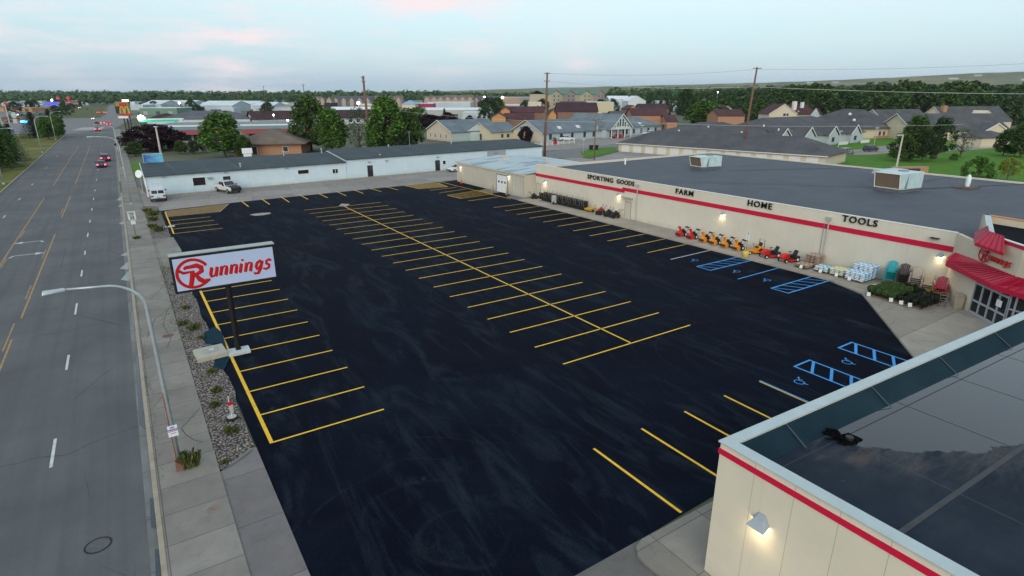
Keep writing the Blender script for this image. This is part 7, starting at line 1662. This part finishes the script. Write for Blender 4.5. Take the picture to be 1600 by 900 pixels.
h, L = bldg('far_condo', 'farther condo roof with a small cream gable and brick chimney at the wood edge', 'condos', AT(1490, 275), AT(1592, 285), 16, 3.2, 6.4, 'gx', W_CREAM, SH_DK, trim=TRIMW)
m = MB(); m.box(2.2, 4.4, 5, 6.6, 6, 10.2); m.build('chimney', BR_OR, h); m = MB(); u = L * .55; m.add([(u - 4, -1.4, 6.0), (u + 4, -1.4, 6.0), (u, -1.4, 7.9)], [(0, 1, 2)]) ; m.add([(u - 4.4, -1.6, 5.9), (u, -1.6, 8.1), (u, 6, 8.1), (u - 4.4, 3, 5.9), (u + 4.4, -1.6, 5.9), (u + 4.4, 3, 5.9)], [(0, 1, 2, 3), (4, 5, 2, 1)]); m.build('dormer', W_CREAM, h)
# brick entrance sign on the lawn
bsn = thing('brick_monument_sign', 'brick monument sign with a dark plaque on the lawn', 'sign', (*G(1418, 276), 0), R(-30))
m = MB(); m.box(-3.6, 3.6, -.4, .4, 0, 1.9); m.build('brick_wall', BR_OR, bsn); m = MB(); m.box(-1.6, 1.9, -.46, -.405, .6, 1.6); m.build('plaque', M('plaque_dark', (.06, .03, .035), .6, .4, 4), bsn); m = MB(); m.prism([(-4, -2.4), (6, -2), (7, 0), (4, 1.5), (-4, 1.2)], 0, .12); m.build('planting_bed', KERBM, bsn)
# --- two storey houses behind the condos
h, L = bldg('cream_house', 'cream two storey house with maroon roof and white chimney behind the condos', 'house', AT(1206, 300), AT(1250, 300), 13, HT(178, *AT(1206, 300)), 4.5, 'gy', W_CREAM, SH_BR, wins=((L * .0 + 7, 8.2, 5, 6.2), (8.6, 9.6, 5, 6.2)), trim=TRIMW)
h, L = bldg('maroon_roof_house', 'house with long maroon roof, skylights and pale gable beside the cream house', 'house', AT(1238, 306), AT(1290, 312), 12, 5.4, 4.6, 'gx', W_CREAM, SH_BR, trim=TRIMW)
m = MB(); m.box(4.2, 6.0, 2.5, 4.0, 7, 11.8); m.build('chimney', TRIMW, h); m = MB(); m.box(9, 10.4, 2.4, 3.6, 8.5, 11.4); m.build('chimney', TRIMW, h)
m = MB(); m.add([(12.2, -1.0, 5.2), (18, -1.0, 5.2), (15.1, -1.0, 8.6)], [(0, 1, 2)]); m.box(12.4, 17.8, -.98, 0, 0, 5.2); m.build('gable_wall', W_BLUE, h)
for u in (3, 6.5): m = MB(); m.add([(u, 1.2, 6.5), (u + .9, 1.2, 6.5), (u + .9, 2.0, 7.15), (u, 2.0, 7.15)], [(0, 1, 2, 3)]); m.build('skylight', TRIMW, h)
def far(name, label, cat, pl, pr, D, pe, pt, kind, wall, roof, depth=14, D2=None, **k):
    A = AT(pl, D); B = AT(pr, D2 or D); ze = HT(pe, *A); rise = max(.2, HT(pt, *A) - ze) if kind != 'flat' else .15
    return bldg(name, label, cat, A, B, depth, max(2.2, ze), rise, kind, wall, roof, **k)
def brk(lb, pl, pr, D, pe, pt, kind='gx', wall=None, **k):
    wall = wall or (W_OR if kind == 'gy' else M('brown_siding', (.20, .115, .085), .8, .15, .8))
    h, L = far('brown_roof_apartments', lb, 'apartments', pl, pr, D, pe, pt, kind, wall or W_OR, k.pop('roof', SH_BR), **k)
    n_ = max(2, int(L / 5))
    for i in range(n_): window(h, 'S', (i + .35) * L / n_, (i + .35) * L / n_ + 1.2, 1, 2.3, sub=False)
    return h
brk('low orange stucco apartments with brown gable roof beside the parked red car', 768, 790, 262, 183, 177, 'gy'); brk('brown roofed apartment wing right of the low orange one', 788, 835, 268, 187, 178); brk('two storey apartments with brown roof behind the low ones', 785, 850, 290, 175, 167, depth=10); brk('orange gable fronted apartment block left of the two storey one', 782, 797, 282, 173, 168, 'gy')
brk('orange gable apartment block beside the reddish pole', 858, 870, 262, 179, 172, 'gy'); brk('wide brown roofed apartment block behind the care home left wing', 872, 935, 262, 174, 161, roof=SH_MAR); brk('orange gabled block behind the wide brown roofed one', 873, 893, 292, 165, 160, 'gy'); brk('blue black roofed apartments behind the wide brown roofed block', 878, 918, 300, 166, 159, roof=SH_DK)
brk('brick apartments with brown roof and chimney behind the care home right wing', 990, 1046, 250, 180, 170, wall=BR_OR); brk('upper brown roofed apartments behind the brick ones', 1003, 1047, 285, 170, 163, roof=SH_MAR); brk('orange gable end block left of the brick apartments', 981, 1000, 275, 171, 165, 'gy'); brk('dark red brick house behind the purple tree', 958, 985, 262, 181, 175, wall=BR_OR, roof=SH_DK); brk('brown roofed block partly hidden by the garages roof', 1046, 1062, 240, 190, 181, wall=BR_OR)
brk('brown roofed house right of the big leafy tree', 1126, 1168, 245, 181, 172, wall=BR_OR); brk('pale gabled house behind the tall leaning pole', 1128, 1150, 285, 172, 165, 'gy', wall=W_BLUE); brk('small orange house between the dark trees behind the care home', 945, 958, 270, 182, 178, 'gy')
# --- brick building with the big tan hip roof, strip mall, motel
h, L = bldg('brick_office', 'orange brick building with a wide tan hipped roof behind the white building', 'building', (24.0, 166), (39.2, 159.5), 17, 2.9, 3.3, 'hip', BR_OR, SH_TAN, ov=1.4, wins=((4.4, 5.6, .3, 2.3), (12.0, 13.2, 1, 2.2)), sub=True)
h, L = bldg('strip_mall', 'strip mall with blue grey fascia and dull red awnings behind the trees', 'shops', (10, 226), (62, 212), 26, 5.0, .3, 'flat', M('mall_stone', (.30, .27, .25), .8, .15), M('mall_roof', (.16, .20, .24), .8, .15))
part_box(h, 'white_parapet', TRIMW, 0, L, -.35, .2, 5.05, 5.5); part_box(h, 'blue_fascia', M('mall_blue', (.15, .24, .28), .7), 0, L, -1.0, -.36, 4.0, 5.05)
for a, b in ((.6, 15), (26, 36), (38, L)):
    m = MB(); m.add([(a, -2.8, 2.6), (b, -2.8, 2.6), (b, -1.0, 4.0), (a, -1.0, 4.0)], [(0, 1, 2, 3)]); m.build('awning', M('mall_red', (.22, .055, .055), .8, .1), h)
for a in (4, 8, 11, 17, 28, 40, 46): window(h, 'S', a, a + 2.4, .5, 2.5, sub=False)
part_box(h, 'yellow_sign', M('mall_yellow', (.6, .42, .02), .6), 18, 21.5, -1.2, -1.01, 3.2, 3.8)
h, L = bldg('motel', 'long motel with a maroon roof and white upper walls', 'motel', (57, 318), (125, 318), 16, HT(184.5, 75, 321), 3.4, 'gx', W_WHITE, SH_MAR, ov=.9)
for i in range(16): window(h, 'S', 1.5 + i * 4.2, 3.2 + i * 4.2, 1.0, 2.5, sub=False)
h, L = bldg('motel_wing', 'nearer slate roofed motel wing behind the strip mall', 'motel', (17, 335), (56, 322), 24, 3.6, 3.6, 'hip', W_WHITE, m_shingle('slate_shingle', (.10, .105, .125)))
bldg('maroon_roof_diner', 'low maroon roofed building beside the filling station lamp', 'building', (13, 352), (28, 348), 14, 3.4, 2.4, 'hip', W_WHITE, SH_MAR)
# filling station canopy and its bright lamps
t = thing('fuel_canopy', 'filling station canopy with a green lit fascia and bright lamp', 'canopy', (8, 292, 0), R(-8))
m = MB(); m.box(0, 16, 0, 10, 4.3, 5.3); m.build('canopy', TRIMW, t); m = MB(); m.box(.1, 14.5, -.1, -.004, 4.35, 5.15); m.build('green_fascia', M('lit_green', (.02, .35, .22), .5, 0, emit=(.02, .5, .3, .15)), t)
for u in (2, 13): m = MB(); m.cyl(u, 5, 0, 4.3, .25); m.build('column', TRIMW, t)
m = MB(); m.box(.4, 2.6, -.5, 0, 5.4, 6.3); m.build('flood_lamp', GREYM, t)
m = MB(); m.blob((1.0, -.9, 6.1), (1.1, .5, .9), 2, 14, 8, 0); m.build('flood_glow', M('flood_white', (1, 1, .9), .4, 0, emit=(1, .95, .70, 22)), t)
t = thing('lit_reader_board', 'small glowing white reader board beside the sidewalk', 'sign', (*G(206, 214), 0), -YAW); m = MB(); m.box(-1.2, 1.2, -.15, .15, 1.3, 2.5); m.build('board', M('lit_board', (1, 1, 1), .4, 0, emit=(.92, .90, 1, 1.8)), t)
for u in (-1, 1): m = MB(); m.cyl(u, 0, 0, 1.1, .08); m.build('post', DARKM, t)
x, yv = G(203, 213)
t = thing('restaurant_sign', 'tall pylon sign with a yellow double arch over a red band', 'sign', (x, yv, -1.3), -YAW)
for u in (-.9, 1.4): m = MB(); m.box(u - .15, u + .15, -.15, .15, 0, 9.5); m.build('post', DARKM, t)
m = MB(); m.box(-1.9, 2.3, -.25, .25, 8.9, 9.6); m.box(-1.6, 1.0, -.2, .2, 11.4, 13.4); m.build('red_panel', M('sign_flat_red', (.4, .02, .03), .5), t)
m = MB()
for u in (-.75, 1.05): m.tube([(u - .8, -.3, 9.6), (u - .6, -.3, 11.2), (u - .15, -.3, 12.1), (u + .15, -.3, 12.1), (u + .6, -.3, 11.2), (u + .8, -.3, 9.6)], .28, 6)
m.build('arches', M('sign_yellow', (.50, .34, .03), .5), t)
m = MB(); m.box(-3.2, -1.7, -.3, .3, 9.6, 12.2); m.build('dark_panel', DARKM, t); m = MB(); m.box(-2.8, 1.0, -.3, .3, 7.9, 8.7); m.build('white_panel', TRIMW, t)
t = thing('olive_sign', 'olive topped pylon sign behind the double arch sign', 'sign', (x + .5, yv + 14, 0), -YAW); m = MB(); m.cyl(0, 0, 0, 10, .3); m.build('post', DARKM, t); m = MB(); m.box(-3.4, 1.6, -.3, .3, 9.8, 12.4); m.build('panel', M('sign_olive', (.22, .20, .06), .6, .4, .4), t)
t = thing('box_sign', 'small lit white and red sign above the far road', 'sign', (*AT(194, 700), 0), -YAW); m = MB(); m.cyl(0, 0, 0, 8, .3); m.build('post', DARKM, t); m = MB(); m.box(-3.6, 3.6, -.3, .3, 7.5, 9.6); m.build('panel', M('lit_pink', (1, .8, .8), .5, 0, emit=(1, .7, .72, 1.5)), t)
t = thing('blue_lit_sign', 'glowing light blue oval sign on the grass left of the spruces', 'sign', (*G(40, 200), 0), -YAW); m = MB(); m.lathe([(.01, -.2), (1, -.2), (1, .2), (.01, .2)], 24, (0, 0, 0), 'y'); m.v = [(v[0] * 1.7, v[1], v[2] * .62 + 2.9) for v in m.v]; m.build('oval', M('lit_blue', (.1, .4, 1), .4, 0, emit=(.03, .28, 1, 3.5)), t)
for u in (-.9, .9): m = MB(); m.cyl(u, 0, 0, 2.3, .12); m.build('post', DARKM, t)
t = thing('blue_lit_canopy', 'deep blue glowing canopy far left beyond the crossing', 'canopy', (*AT(66, 640), 0), -YAW + .1); m = MB(); m.box(0, 12.5, -.5, .5, 5, 6.4); m.box(8, 13, -.6, .6, 6.41, 7.6); m.build('lit_fascia', M('lit_deep_blue', (.05, .03, .9), .4, 0, emit=(.01, .02, .95, 1.3)), t)
for u in (1, 11.5): m = MB(); m.cyl(u, 0, 0, 5, .3); m.build('column', TRIMW, t)
# traffic signals at the crossing
t = thing('traffic_signal', 'grey signal pole with mast arm at the crossing, left side', 'traffic signal', (*G(8, 212), 0), -YAW); m = MB(); m.cyl(0, 0, 0, 12.5, .22, .12); m.tube([(3, 0, 0), (3, 0, 11.5)], .18, 8); m.build('pole', GALV, t)
m = MB(); m.lathe([(.9, -.1), (1.1, -.1), (1.1, .1), (.9, .1)], 16, (5.4, 0, 7.6), 'y'); m.box(4.6, 6.2, -.1, .1, 4.6, 6.2); m.build('panel', GALV, t)
# --- far commercial strip
WMET = M('warehouse_pale', (.40, .47, .50), .7, .12, .05); WROOF = M('warehouse_roof', (.50, .58, .62), .6, .12, .05); GRN = M('green_metal', (.12, .22, .15), .7, .1, .1); NAVY = M('navy_metal', (.05, .075, .10), .7, .1, .1)
FAR = [('warehouse', 'green sided warehouse above the filling station', 213, 272, 470, 169, 168, 'flat', GRN, WROOF, 30), ('warehouse', 'navy blue fronted shop right of the green warehouse', 272, 297, 500, 168, 167, 'flat', NAVY, M('navy_roof', (.08, .10, .13), .7), 20),
 ('warehouse', 'pale metal shed with a sloping roof behind the green warehouse', 219, 248, 640, 163, 157, 'gx', WMET, WROOF, 40), ('warehouse', 'small pale box building left of the sloping shed', 200, 220, 620, 164, 160, 'flat', WMET, WROOF, 20), ('warehouse', 'white cube shaped shop front near the far road', 201, 208, 800, 159, 154, 'flat', WROOF, WROOF, 15),
 ('warehouse', 'grey shed row behind the green warehouse', 246, 300, 680, 160, 157, 'gx', WMET, WROOF, 30), ('warehouse', 'long pale shed right of the round dark tree', 308, 360, 560, 165, 158, 'gx', WMET, WROOF, 40), ('warehouse', 'dark fronted shed with a cream corner', 325, 350, 500, 171, 170, 'flat', NAVY, WMET, 14),
 ('warehouse', 'white shed with wide low gable in the warehouse row', 355, 395, 620, 162, 158, 'gx', WROOF, WROOF, 40), ('warehouse', 'pale blue shed between two thin poles', 342, 362, 480, 169, 164, 'flat', WMET, WROOF, 12), ('warehouse', 'low white yard building behind the motel', 392, 425, 560, 165, 160, 'gx', WMET, WROOF, 30), ('warehouse', 'long low shed left of the tall shaggy tree', 398, 462, 640, 163, 160, 'flat', M('shed_tan', (.26, .22, .2), .8), WROOF, 50), ('warehouse', 'grey workshop behind the motel ridge', 425, 470, 520, 168, 163, 'flat', WMET, M('grey_far_roof', (.3, .33, .35), .8), 30),
 ('warehouse', 'white roofed long building seen between the trees', 506, 578, 380, 178, 168, 'gx', WMET, M('bright_white_roof', (.62, .66, .68), .6), 30), ('warehouse', 'orange low building between trees and pole', 560, 582, 520, 166, 164, 'flat', W_OR, W_OR, 15), ('restaurant', 'black and red restaurant block between the tall trees', 505, 516, 520, 161, 160, 'flat', M('rest_black', (.02, .02, .022), .7), DARKM, 20), ('shop', 'red fronted shop left of the brown hip roof', 444, 462, 262, 195, 190, 'flat', WROOF, WMET, 20),
 ('warehouse', 'big white flat roofed factory behind the cream gabled house', 628, 772, 400, 172, 164, 'flat', M('factory_grey', (.34, .36, .34), .8, .1, .05), M('bright_white_roof', (.62, .66, .68), .6), 70), ('warehouse', 'white shed right of the factory', 722, 766, 370, 176, 174, 'flat', WMET, WROOF, 20), ('shop', 'crimson fronted store beyond the factory', 653, 676, 560, 162, 161, 'flat', M('crimson_front', (.32, .02, .07), .7), WROOF, 20), ('shop', 'cream shop with a blue pyramid roof', 627, 648, 540, 163, 157, 'hip', W_CREAM, M('blue_roof', (.2, .34, .5), .6), 18), ('warehouse', 'long white roofed store row beyond the factory', 676, 735, 620, 160, 158, 'flat', WMET, M('bright_white_roof', (.62, .66, .68)), 40),
 ('store', 'tan big box store left of the green roofed hotel', 782, 812, 640, 152, 151, 'flat', M('tan_box', (.36, .25, .19), .8, .08, .05), WROOF, 60), ('store', 'grey right part of the tan big box store', 812, 850, 640, 152, 151, 'flat', M('grey_box', (.24, .22, .22), .8, .08, .05), WROOF, 50), ('shop', 'white canopied shop in front of the big box store', 785, 812, 420, 164, 163, 'flat', WMET, M('bright_white_roof', (.62, .66, .68)), 20), ('shop', 'small white roofed shop left of the hotel', 826, 846, 480, 160, 159, 'flat', W_CREAM, WROOF, 20),
 ('store', 'cream wide store in front of the green roofed hotel', 912, 960, 430, 160, 156, 'flat', M('store_cream', (.5, .44, .3), .8), WROOF, 30), ('warehouse', 'white metal building right of the hotel', 952, 985, 620, 155, 150, 'gx', WROOF, M('bright_white_roof', (.62, .66, .68)), 30), ('warehouse', 'second white metal building right of the hotel', 982, 1010, 580, 158, 150, 'gy', WROOF, M('bright_white_roof', (.62, .66, .68)), 30), ('warehouse', 'white building behind the trees near the small yellow sign', 1028, 1060, 600, 158, 150, 'flat', WMET, WROOF, 30), ('warehouse', 'white hangar glimpsed through the woods', 1092, 1116, 560, 155, 150, 'flat', WROOF, WROOF, 20),
 ('store', 'orange store with flat roof far left', -20, 44, 560, 169, 168, 'flat', M('orange_store', (.38, .22, .09), .8, .1, .1), M('orange_roof', (.36, .16, .08), .8), 30), ('warehouse', 'white roofed open shed behind the orange store', 22, 46, 640, 168, 164, 'gx', WMET, WROOF, 30), ('warehouse', 'long white roofed row far left', 28, 62, 900, 158, 157, 'flat', WMET, WROOF, 30), ('warehouse', 'long pale roofed row left of the far road', 92, 135, 950, 157, 156, 'flat', WMET, WROOF, 30), ('shop', 'small red roofed shop left of the far road', 98, 106, 760, 160, 157, 'hip', WMET, M('red_far_roof', (.4, .04, .04), .7), 15),
 ('apartments', 'brown gabled apartments on the horizon left of the thick pole', 470, 500, 700, 156, 151, 'gx', M('apt_tan', (.26, .21, .18), .8), SH_TAN, 14), ('apartments', 'dark roofed apartment rows near the horizon', 518, 580, 760, 157, 150, 'gx', M('apt_dark', (.14, .13, .14), .8), SH_DK, 16), ('apartments', 'second dark roofed apartment row near the horizon', 582, 628, 800, 156, 150, 'gx', M('apt_tan', (.26, .21, .18)), SH_TAN, 16), ('apartments', 'pinkish apartment row right of the blue pyramid roof', 662, 694, 800, 155, 150, 'gx', M('apt_pink', (.34, .25, .21), .8), SH_TAN, 16), ('apartments', 'long apartment row left of the big box store', 694, 740, 790, 155, 149, 'gx', M('apt_pink', (.34, .25, .21)), SH_TAN, 16), ('apartments', 'grey apartment row behind the dark green tree', 738, 785, 800, 156, 150, 'gx', M('apt_dark', (.14, .13, .14)), SH_DK, 16)]
for nm, lb, pl, pr, D, pe, pt, kd, wl, rf_, dp in FAR:
    h, L = far(nm, lb, nm, pl, pr, D, pe, pt, kd, wl, rf_, dp)
    if nm in ('warehouse', 'shop', 'store') and L > 14:
        n_ = int(L / 9)
        for i in range(min(n_, 8)): part_box(h, 'door', NAVY if i % 2 else M('roll_door', (.3, .32, .33), .7), (i + .3) * L / n_, (i + .3) * L / n_ + 3.2, -.2, -.004, 0, 2.8)
    if nm == 'apartments':
        n_ = max(3, int(L / 9))
        for i in range(n_):
            m = MB(); u = (i + .5) * L / n_; zz = HT(pe, *AT(pl, D)); m.add([(u - 3, -1.2, zz), (u + 3, -1.2, zz), (u, -1.2, zz + 3)], [(0, 1, 2)]); m.box(u - 2.6, u + 2.6, -1.18, 0, 0, zz); m.build('bay', M('apt_bay', (.36, .29, .25), .8), h)
for px, pyb, D in ((502, 0, 700), (513, 0, 700)):
    far('gable_block', 'tan gable fronted apartment block %s the black restaurant' % ('left behind' if px < 510 else 'directly behind'), 'apartments', px - 4, px + 4, D, 157, 152, 'gy', M('apt_bay', (.36, .29, .25)), SH_TAN, 14)
# hotel with green roof
A = AT(852, 560); B = AT(945, 640); L = (Vector(B) - Vector(A)).length
ht = thing('green_roof_hotel', 'four storey beige hotel with a green gabled roof on the skyline', 'hotel', (*A, 0), math.atan2(B[1] - A[1], B[0] - A[0])); HZ = HT(147, *A)
HW = M('hotel_beige', (.42, .37, .27), .8, .06, .05); HP = M('hotel_mauve', (.30, .24, .23), .8, .06, .05); HG = M('hotel_green_roof', (.06, .17, .13), .6, .1, .1)
m = MB(); m.box(0, L, 0, 18, 0, HZ); m.build('wall', HW, ht); m = MB(); roof_gable(m, 0, L, 0, 18, HZ, 3.2, .8); m.build('roof', HG, ht)
for i, u in enumerate((.05, .28, .55, .80)):
    u0 = u * L; ww = L * .15; m = MB(); m.box(u0, u0 + ww, -3, 0, 0, HZ); m.add([(u0, -3, HZ), (u0 + ww, -3, HZ), (u0 + ww / 2, -3, HZ + 3)], [(0, 1, 2)]); m.build('bay', HP if i % 2 else HW, ht)
    m = MB(); m.add([(u0 - .8, -3.5, HZ - .2), (u0 + ww / 2, -3.5, HZ + 3.4), (u0 + ww / 2, 6, HZ + 3.4), (u0 - .8, 0, HZ - .2), (u0 + ww + .8, -3.5, HZ - .2), (u0 + ww + .8, 0, HZ - .2)], [(0, 1, 2, 3), (4, 5, 2, 1)]); m.build('bay_roof', HG, ht)
    for fl in range(4):
        for k_ in (.25, .7): window(ht, 'S', u0 + ww * k_, u0 + ww * k_ + 1.6, 2 + fl * HZ / 4.3, 3.8 + fl * HZ / 4.3, ref=-3, sub=False)
# small lit lamps of the far strip
LM = M('far_lamp', (1, 1, .95), .5, 0, emit=(1, .97, .85, 12))
for px, py_, D, r_, lb in ((445, 188, 300, .55, 'bright wall lamp on the motel, glowing'), (516, 161.5, 600, 1.6, 'lit lamp by the black restaurant'), (559, 161, 620, 2.2, 'bright lamp left of the thick pole'), (757, 151.5, 700, 1.4, 'lit lamp on the apartment row near the big box store'), (785, 152, 640, 1.3, 'lamp at the left corner of the tan big box store'), (843, 151.5, 640, 1.3, 'lamp at the right corner of the big box store'), (278, 161, 600, 1.2, 'lamp in the yard behind the green warehouse'), (79, 156.5, 900, 2.0, 'far white lamp above the blue canopy'), (20, 180, 480, 1.0, 'lamp in front of the orange store, left one'), (42, 181, 480, .9, 'lamp in front of the orange store, right one'), (151, 154, 1100, 1.8, 'white lamp on the far road near the horizon'), (1121, 144, 620, .9, 'white globe lamp above the woods')):
    x, yv = AT(px, D); z = HT(py_, x, yv); t = thing('area_lamp', lb, 'lamp', (x, yv, 0), -YAW)
    m = MB(); m.blob((0, -.3, z), r_ * .6, 1, 10, 8, 0); m.build('lamp_globe', LM, t); m = MB(); m.cyl(0, 0, 0, z, .14); m.build('post', GREYM, t)
x, yv = AT(1069, 560); t = thing('yellow_sign', 'small yellow cube sign above the trees', 'sign', (x, yv, 0), -YAW); z = HT(148, x, yv); m = MB(); m.box(-1.4, 1.4, -1, 1, z, z + 3.0); m.build('sign_box', M('sign_yellow', (.50, .34, .03)), t); m = MB(); m.cyl(0, 0, 0, z, .3); m.build('post', GREYM, t)
for px, py_, D, lb in ((5, 162, 620, 'red diamond shaped sign at the left edge'), (89, 153.5, 900, 'small red sign on a mast above the far left trees'), (105, 153, 900, 'second small red sign on a mast above the far left trees')):
    x, yv = AT(px, D); z = HT(py_, x, yv); t = thing('mast_sign', lb, 'sign', (x, yv, 0), -YAW); m = MB(); m.cyl(0, 0, 0, z, .3); m.build('mast', GREYM, t); m = MB(); m.lathe([(.01, -.3), (2.6, -.3), (2.6, .3), (.01, .3)], 4 if px < 10 else 10, (0, 0, z), 'y'); m.build('panel', M('far_sign_red', (.5, .05, .08), .5), t)
# pale farm buildings on the hills
for px, py_, D, ww, lb in ((1258, 127.5, 3000, 60, 'white farm sheds on the far hillside'), (1298, 127, 2900, 50, 'pair of pale sheds right of the white farm sheds'), (1477, 121, 2600, 70, 'long white farm building high on the right hill'), (1516, 116, 2900, 60, 'pale farm roofs near the hill crest'), (1590, 122.5, 2300, 34, 'white house on the right hill at the edge')):
    x, yv = AT(px, D); z = HT(py_ + 1, x, yv); h, L = bldg('farm_building', lb, 'farm building', (x, yv), (x + .6 * ww * math.cos(YAW), yv - .6 * ww * math.sin(YAW)), 12, 4, 3, 'gx', M('farm_wall', (.33, .34, .33)), M('farm_roof', (.36, .37, .38)), loc_z=z - 6)
    h['category'] = 'farm building'
h, L = bldg('condo_west_wing', 'broad charcoal hipped condo roof rising behind the garage row', 'condos', AT(1046, 160), AT(1240, 160), 26, 3.2, 4.2, 'hip', W_BLUE, SH_DK, ov=.6)
for u, v in ((5, 6), (14, 9), (22, 5), (30, 10), (33, 7)):
    m = MB(); m.lathe([(.22, 0), (.25, .5), (.05, .6)], 8, (u, v, 3.4 + v * .3)); m.build('roof_vent', TRIMW, h)
rr = random.Random(77)
TF = 0
for i in range(46):
    px = rr.choice((rr.uniform(200, 470), rr.uniform(40, 140), rr.uniform(560, 860), rr.uniform(960, 1100))); D = rr.uniform(360, 900); x, yv = AT(px, D)
    if -25 < x < 14: continue
    tree('far' if i % 3 else 'dark', 'small scattered tree among the far shops and sheds', x, yv, rr.uniform(5, 9), rr.uniform(.9, 1.3), 'small trees scattered among the far shops')
vm = {}
for i in range(60):
    px = rr.choice((rr.uniform(205, 460), rr.uniform(0, 60), rr.uniform(560, 780))); D = rr.uniform(330, 620); x, yv = AT(px, D)
    if -25 < x < 14: continue
    c_ = rr.choice(((.5, .5, .5), (.04, .04, .05), (.3, .3, .32), (.3, .03, .03), (.05, .08, .2)))
    if c_ not in vm:
        m = MB(); m.xprism([(-2.2, .3), (2.2, .3), (2.25, .75), (1.2, .9), (.5, 1.42), (-1.0, 1.42), (-1.8, .92), (-2.25, .85)], -.88, .88); b_ = m.mesh('body', M('far_car_%d' % len(vm), c_, .35)); m = MB(); m.xprism([(1.15, .93), (.52, 1.36), (-.95, 1.36), (-1.7, .95)], -.89, .89); vm[c_] = (b_, m.mesh('windows', CG))
    t = thing('distant_car', 'small distant car parked among the far shops and sheds', 'car', (x, yv, 0), rr.uniform(0, 6.28), 'distant cars parked among the far shops')
    put('body', vm[c_][0], t); put('windows', vm[c_][1], t)
SHEDS = []
for i, (wc, rc, k_) in enumerate((((.45, .47, .47), (.50, .54, .56), 'gx'), ((.25, .22, .20), (.16, .15, .16), 'gx'), ((.38, .33, .26), (.42, .44, .45), 'flat'), ((.22, .12, .10), (.10, .07, .07), 'hip'), ((.5, .5, .48), (.12, .16, .22), 'gx'))):
    x, yv = AT(250 + i * 30, 760)
    h, L = bldg('far_shed', ['small pale metal shed in the far commercial strip', 'small brown shed with dark roof in the far strip', 'small tan flat roofed shop in the far strip', 'small dark red house with brown hip roof in the far strip', 'small white shed with slate blue roof in the far strip'][i], 'shed', (x, yv), (x + 16, yv - 4), 10, 3.6, 2.0, k_, M('far_wall_%d' % i, wc, .8), M('far_roof_%d' % i, rc, .8), wins=((2, 4, .5, 2.4), (7, 9, .5, 2.4), (12, 14, .5, 2.4)), group=['pale metal sheds', 'brown sheds', 'tan flat shops', 'dark red houses', 'slate roofed sheds'][i] + ' of the far strip'); SHEDS.append(h)
for i in range(70):
    px = rr.choice((rr.uniform(205, 470), rr.uniform(205, 470), rr.uniform(560, 850), rr.uniform(-10, 135), rr.uniform(960, 1090))); D = rr.uniform(620, 1150); x, yv = AT(px, D)
    if -60 < x < 14: continue
    dup(SHEDS[i % 5], (x, yv, 0), rr.choice((-.2, .1, -YAW, 1.3)), scale=(rr.uniform(.7, 1.8), rr.uniform(.8, 1.5), rr.uniform(.8, 1.25)))
# hand-placed cracks and stains of the sidewalk
def gpoly(pts, z): return [(*G(a, b), z) for a, b in pts]
ck = MB()
for path, wd in (([(313, 640), (300, 655), (284, 672), (290, 681), (303, 690), (318, 694)], .03), ([(230, 530), (243, 500), (262, 486), (275, 470), (300, 462)], .035), ([(262, 486), (255, 510), (268, 530), (262, 545)], .03), ([(235, 470), (250, 455), (262, 440)], .03), ([(240, 640), (262, 612), (290, 600)], .02), ([(395, 706), (372, 724), (350, 737)], .035), ([(215, 372), (236, 380), (256, 377)], .03)):
    for p, q in zip(path[:-1], path[1:]): ribbon(ck, G(*p), G(*q), wd, .1045)
tag(ck.build('sidewalk_cracks', M('crack_dark', (.04, .038, .03), .95, .3)), kind='structure')
sheet('rust_stain', [G(*p) for p in ((317, 803), (340, 790), (346, 797), (330, 808))], M('rust_wash', (.20, .15, .12), .9, .4, 5), .1045)
# ================================================================== HAZE
hz = MB(); hz.box(-9500, 12500, -3500, 12500, -3.2, 240)
hz = hz.build('haze', None); tag(hz, 'thin evening haze over the whole town', 'haze', kind='stuff')
hm = bpy.data.materials.new('haze_air'); hm.use_nodes = True; t_ = hm.node_tree; t_.nodes.clear()
o_ = N(t_, 'ShaderNodeOutputMaterial'); v_ = N(t_, 'ShaderNodeVolumePrincipled'); v_.inputs['Density'].default_value = .00005; v_.inputs['Color'].default_value = (.80, .92, 1, 1); v_.inputs['Anisotropy'].default_value = .2
t_.links.new(v_.outputs[0], o_.inputs['Volume']); hz.data.materials.clear(); hz.data.materials.append(hm)
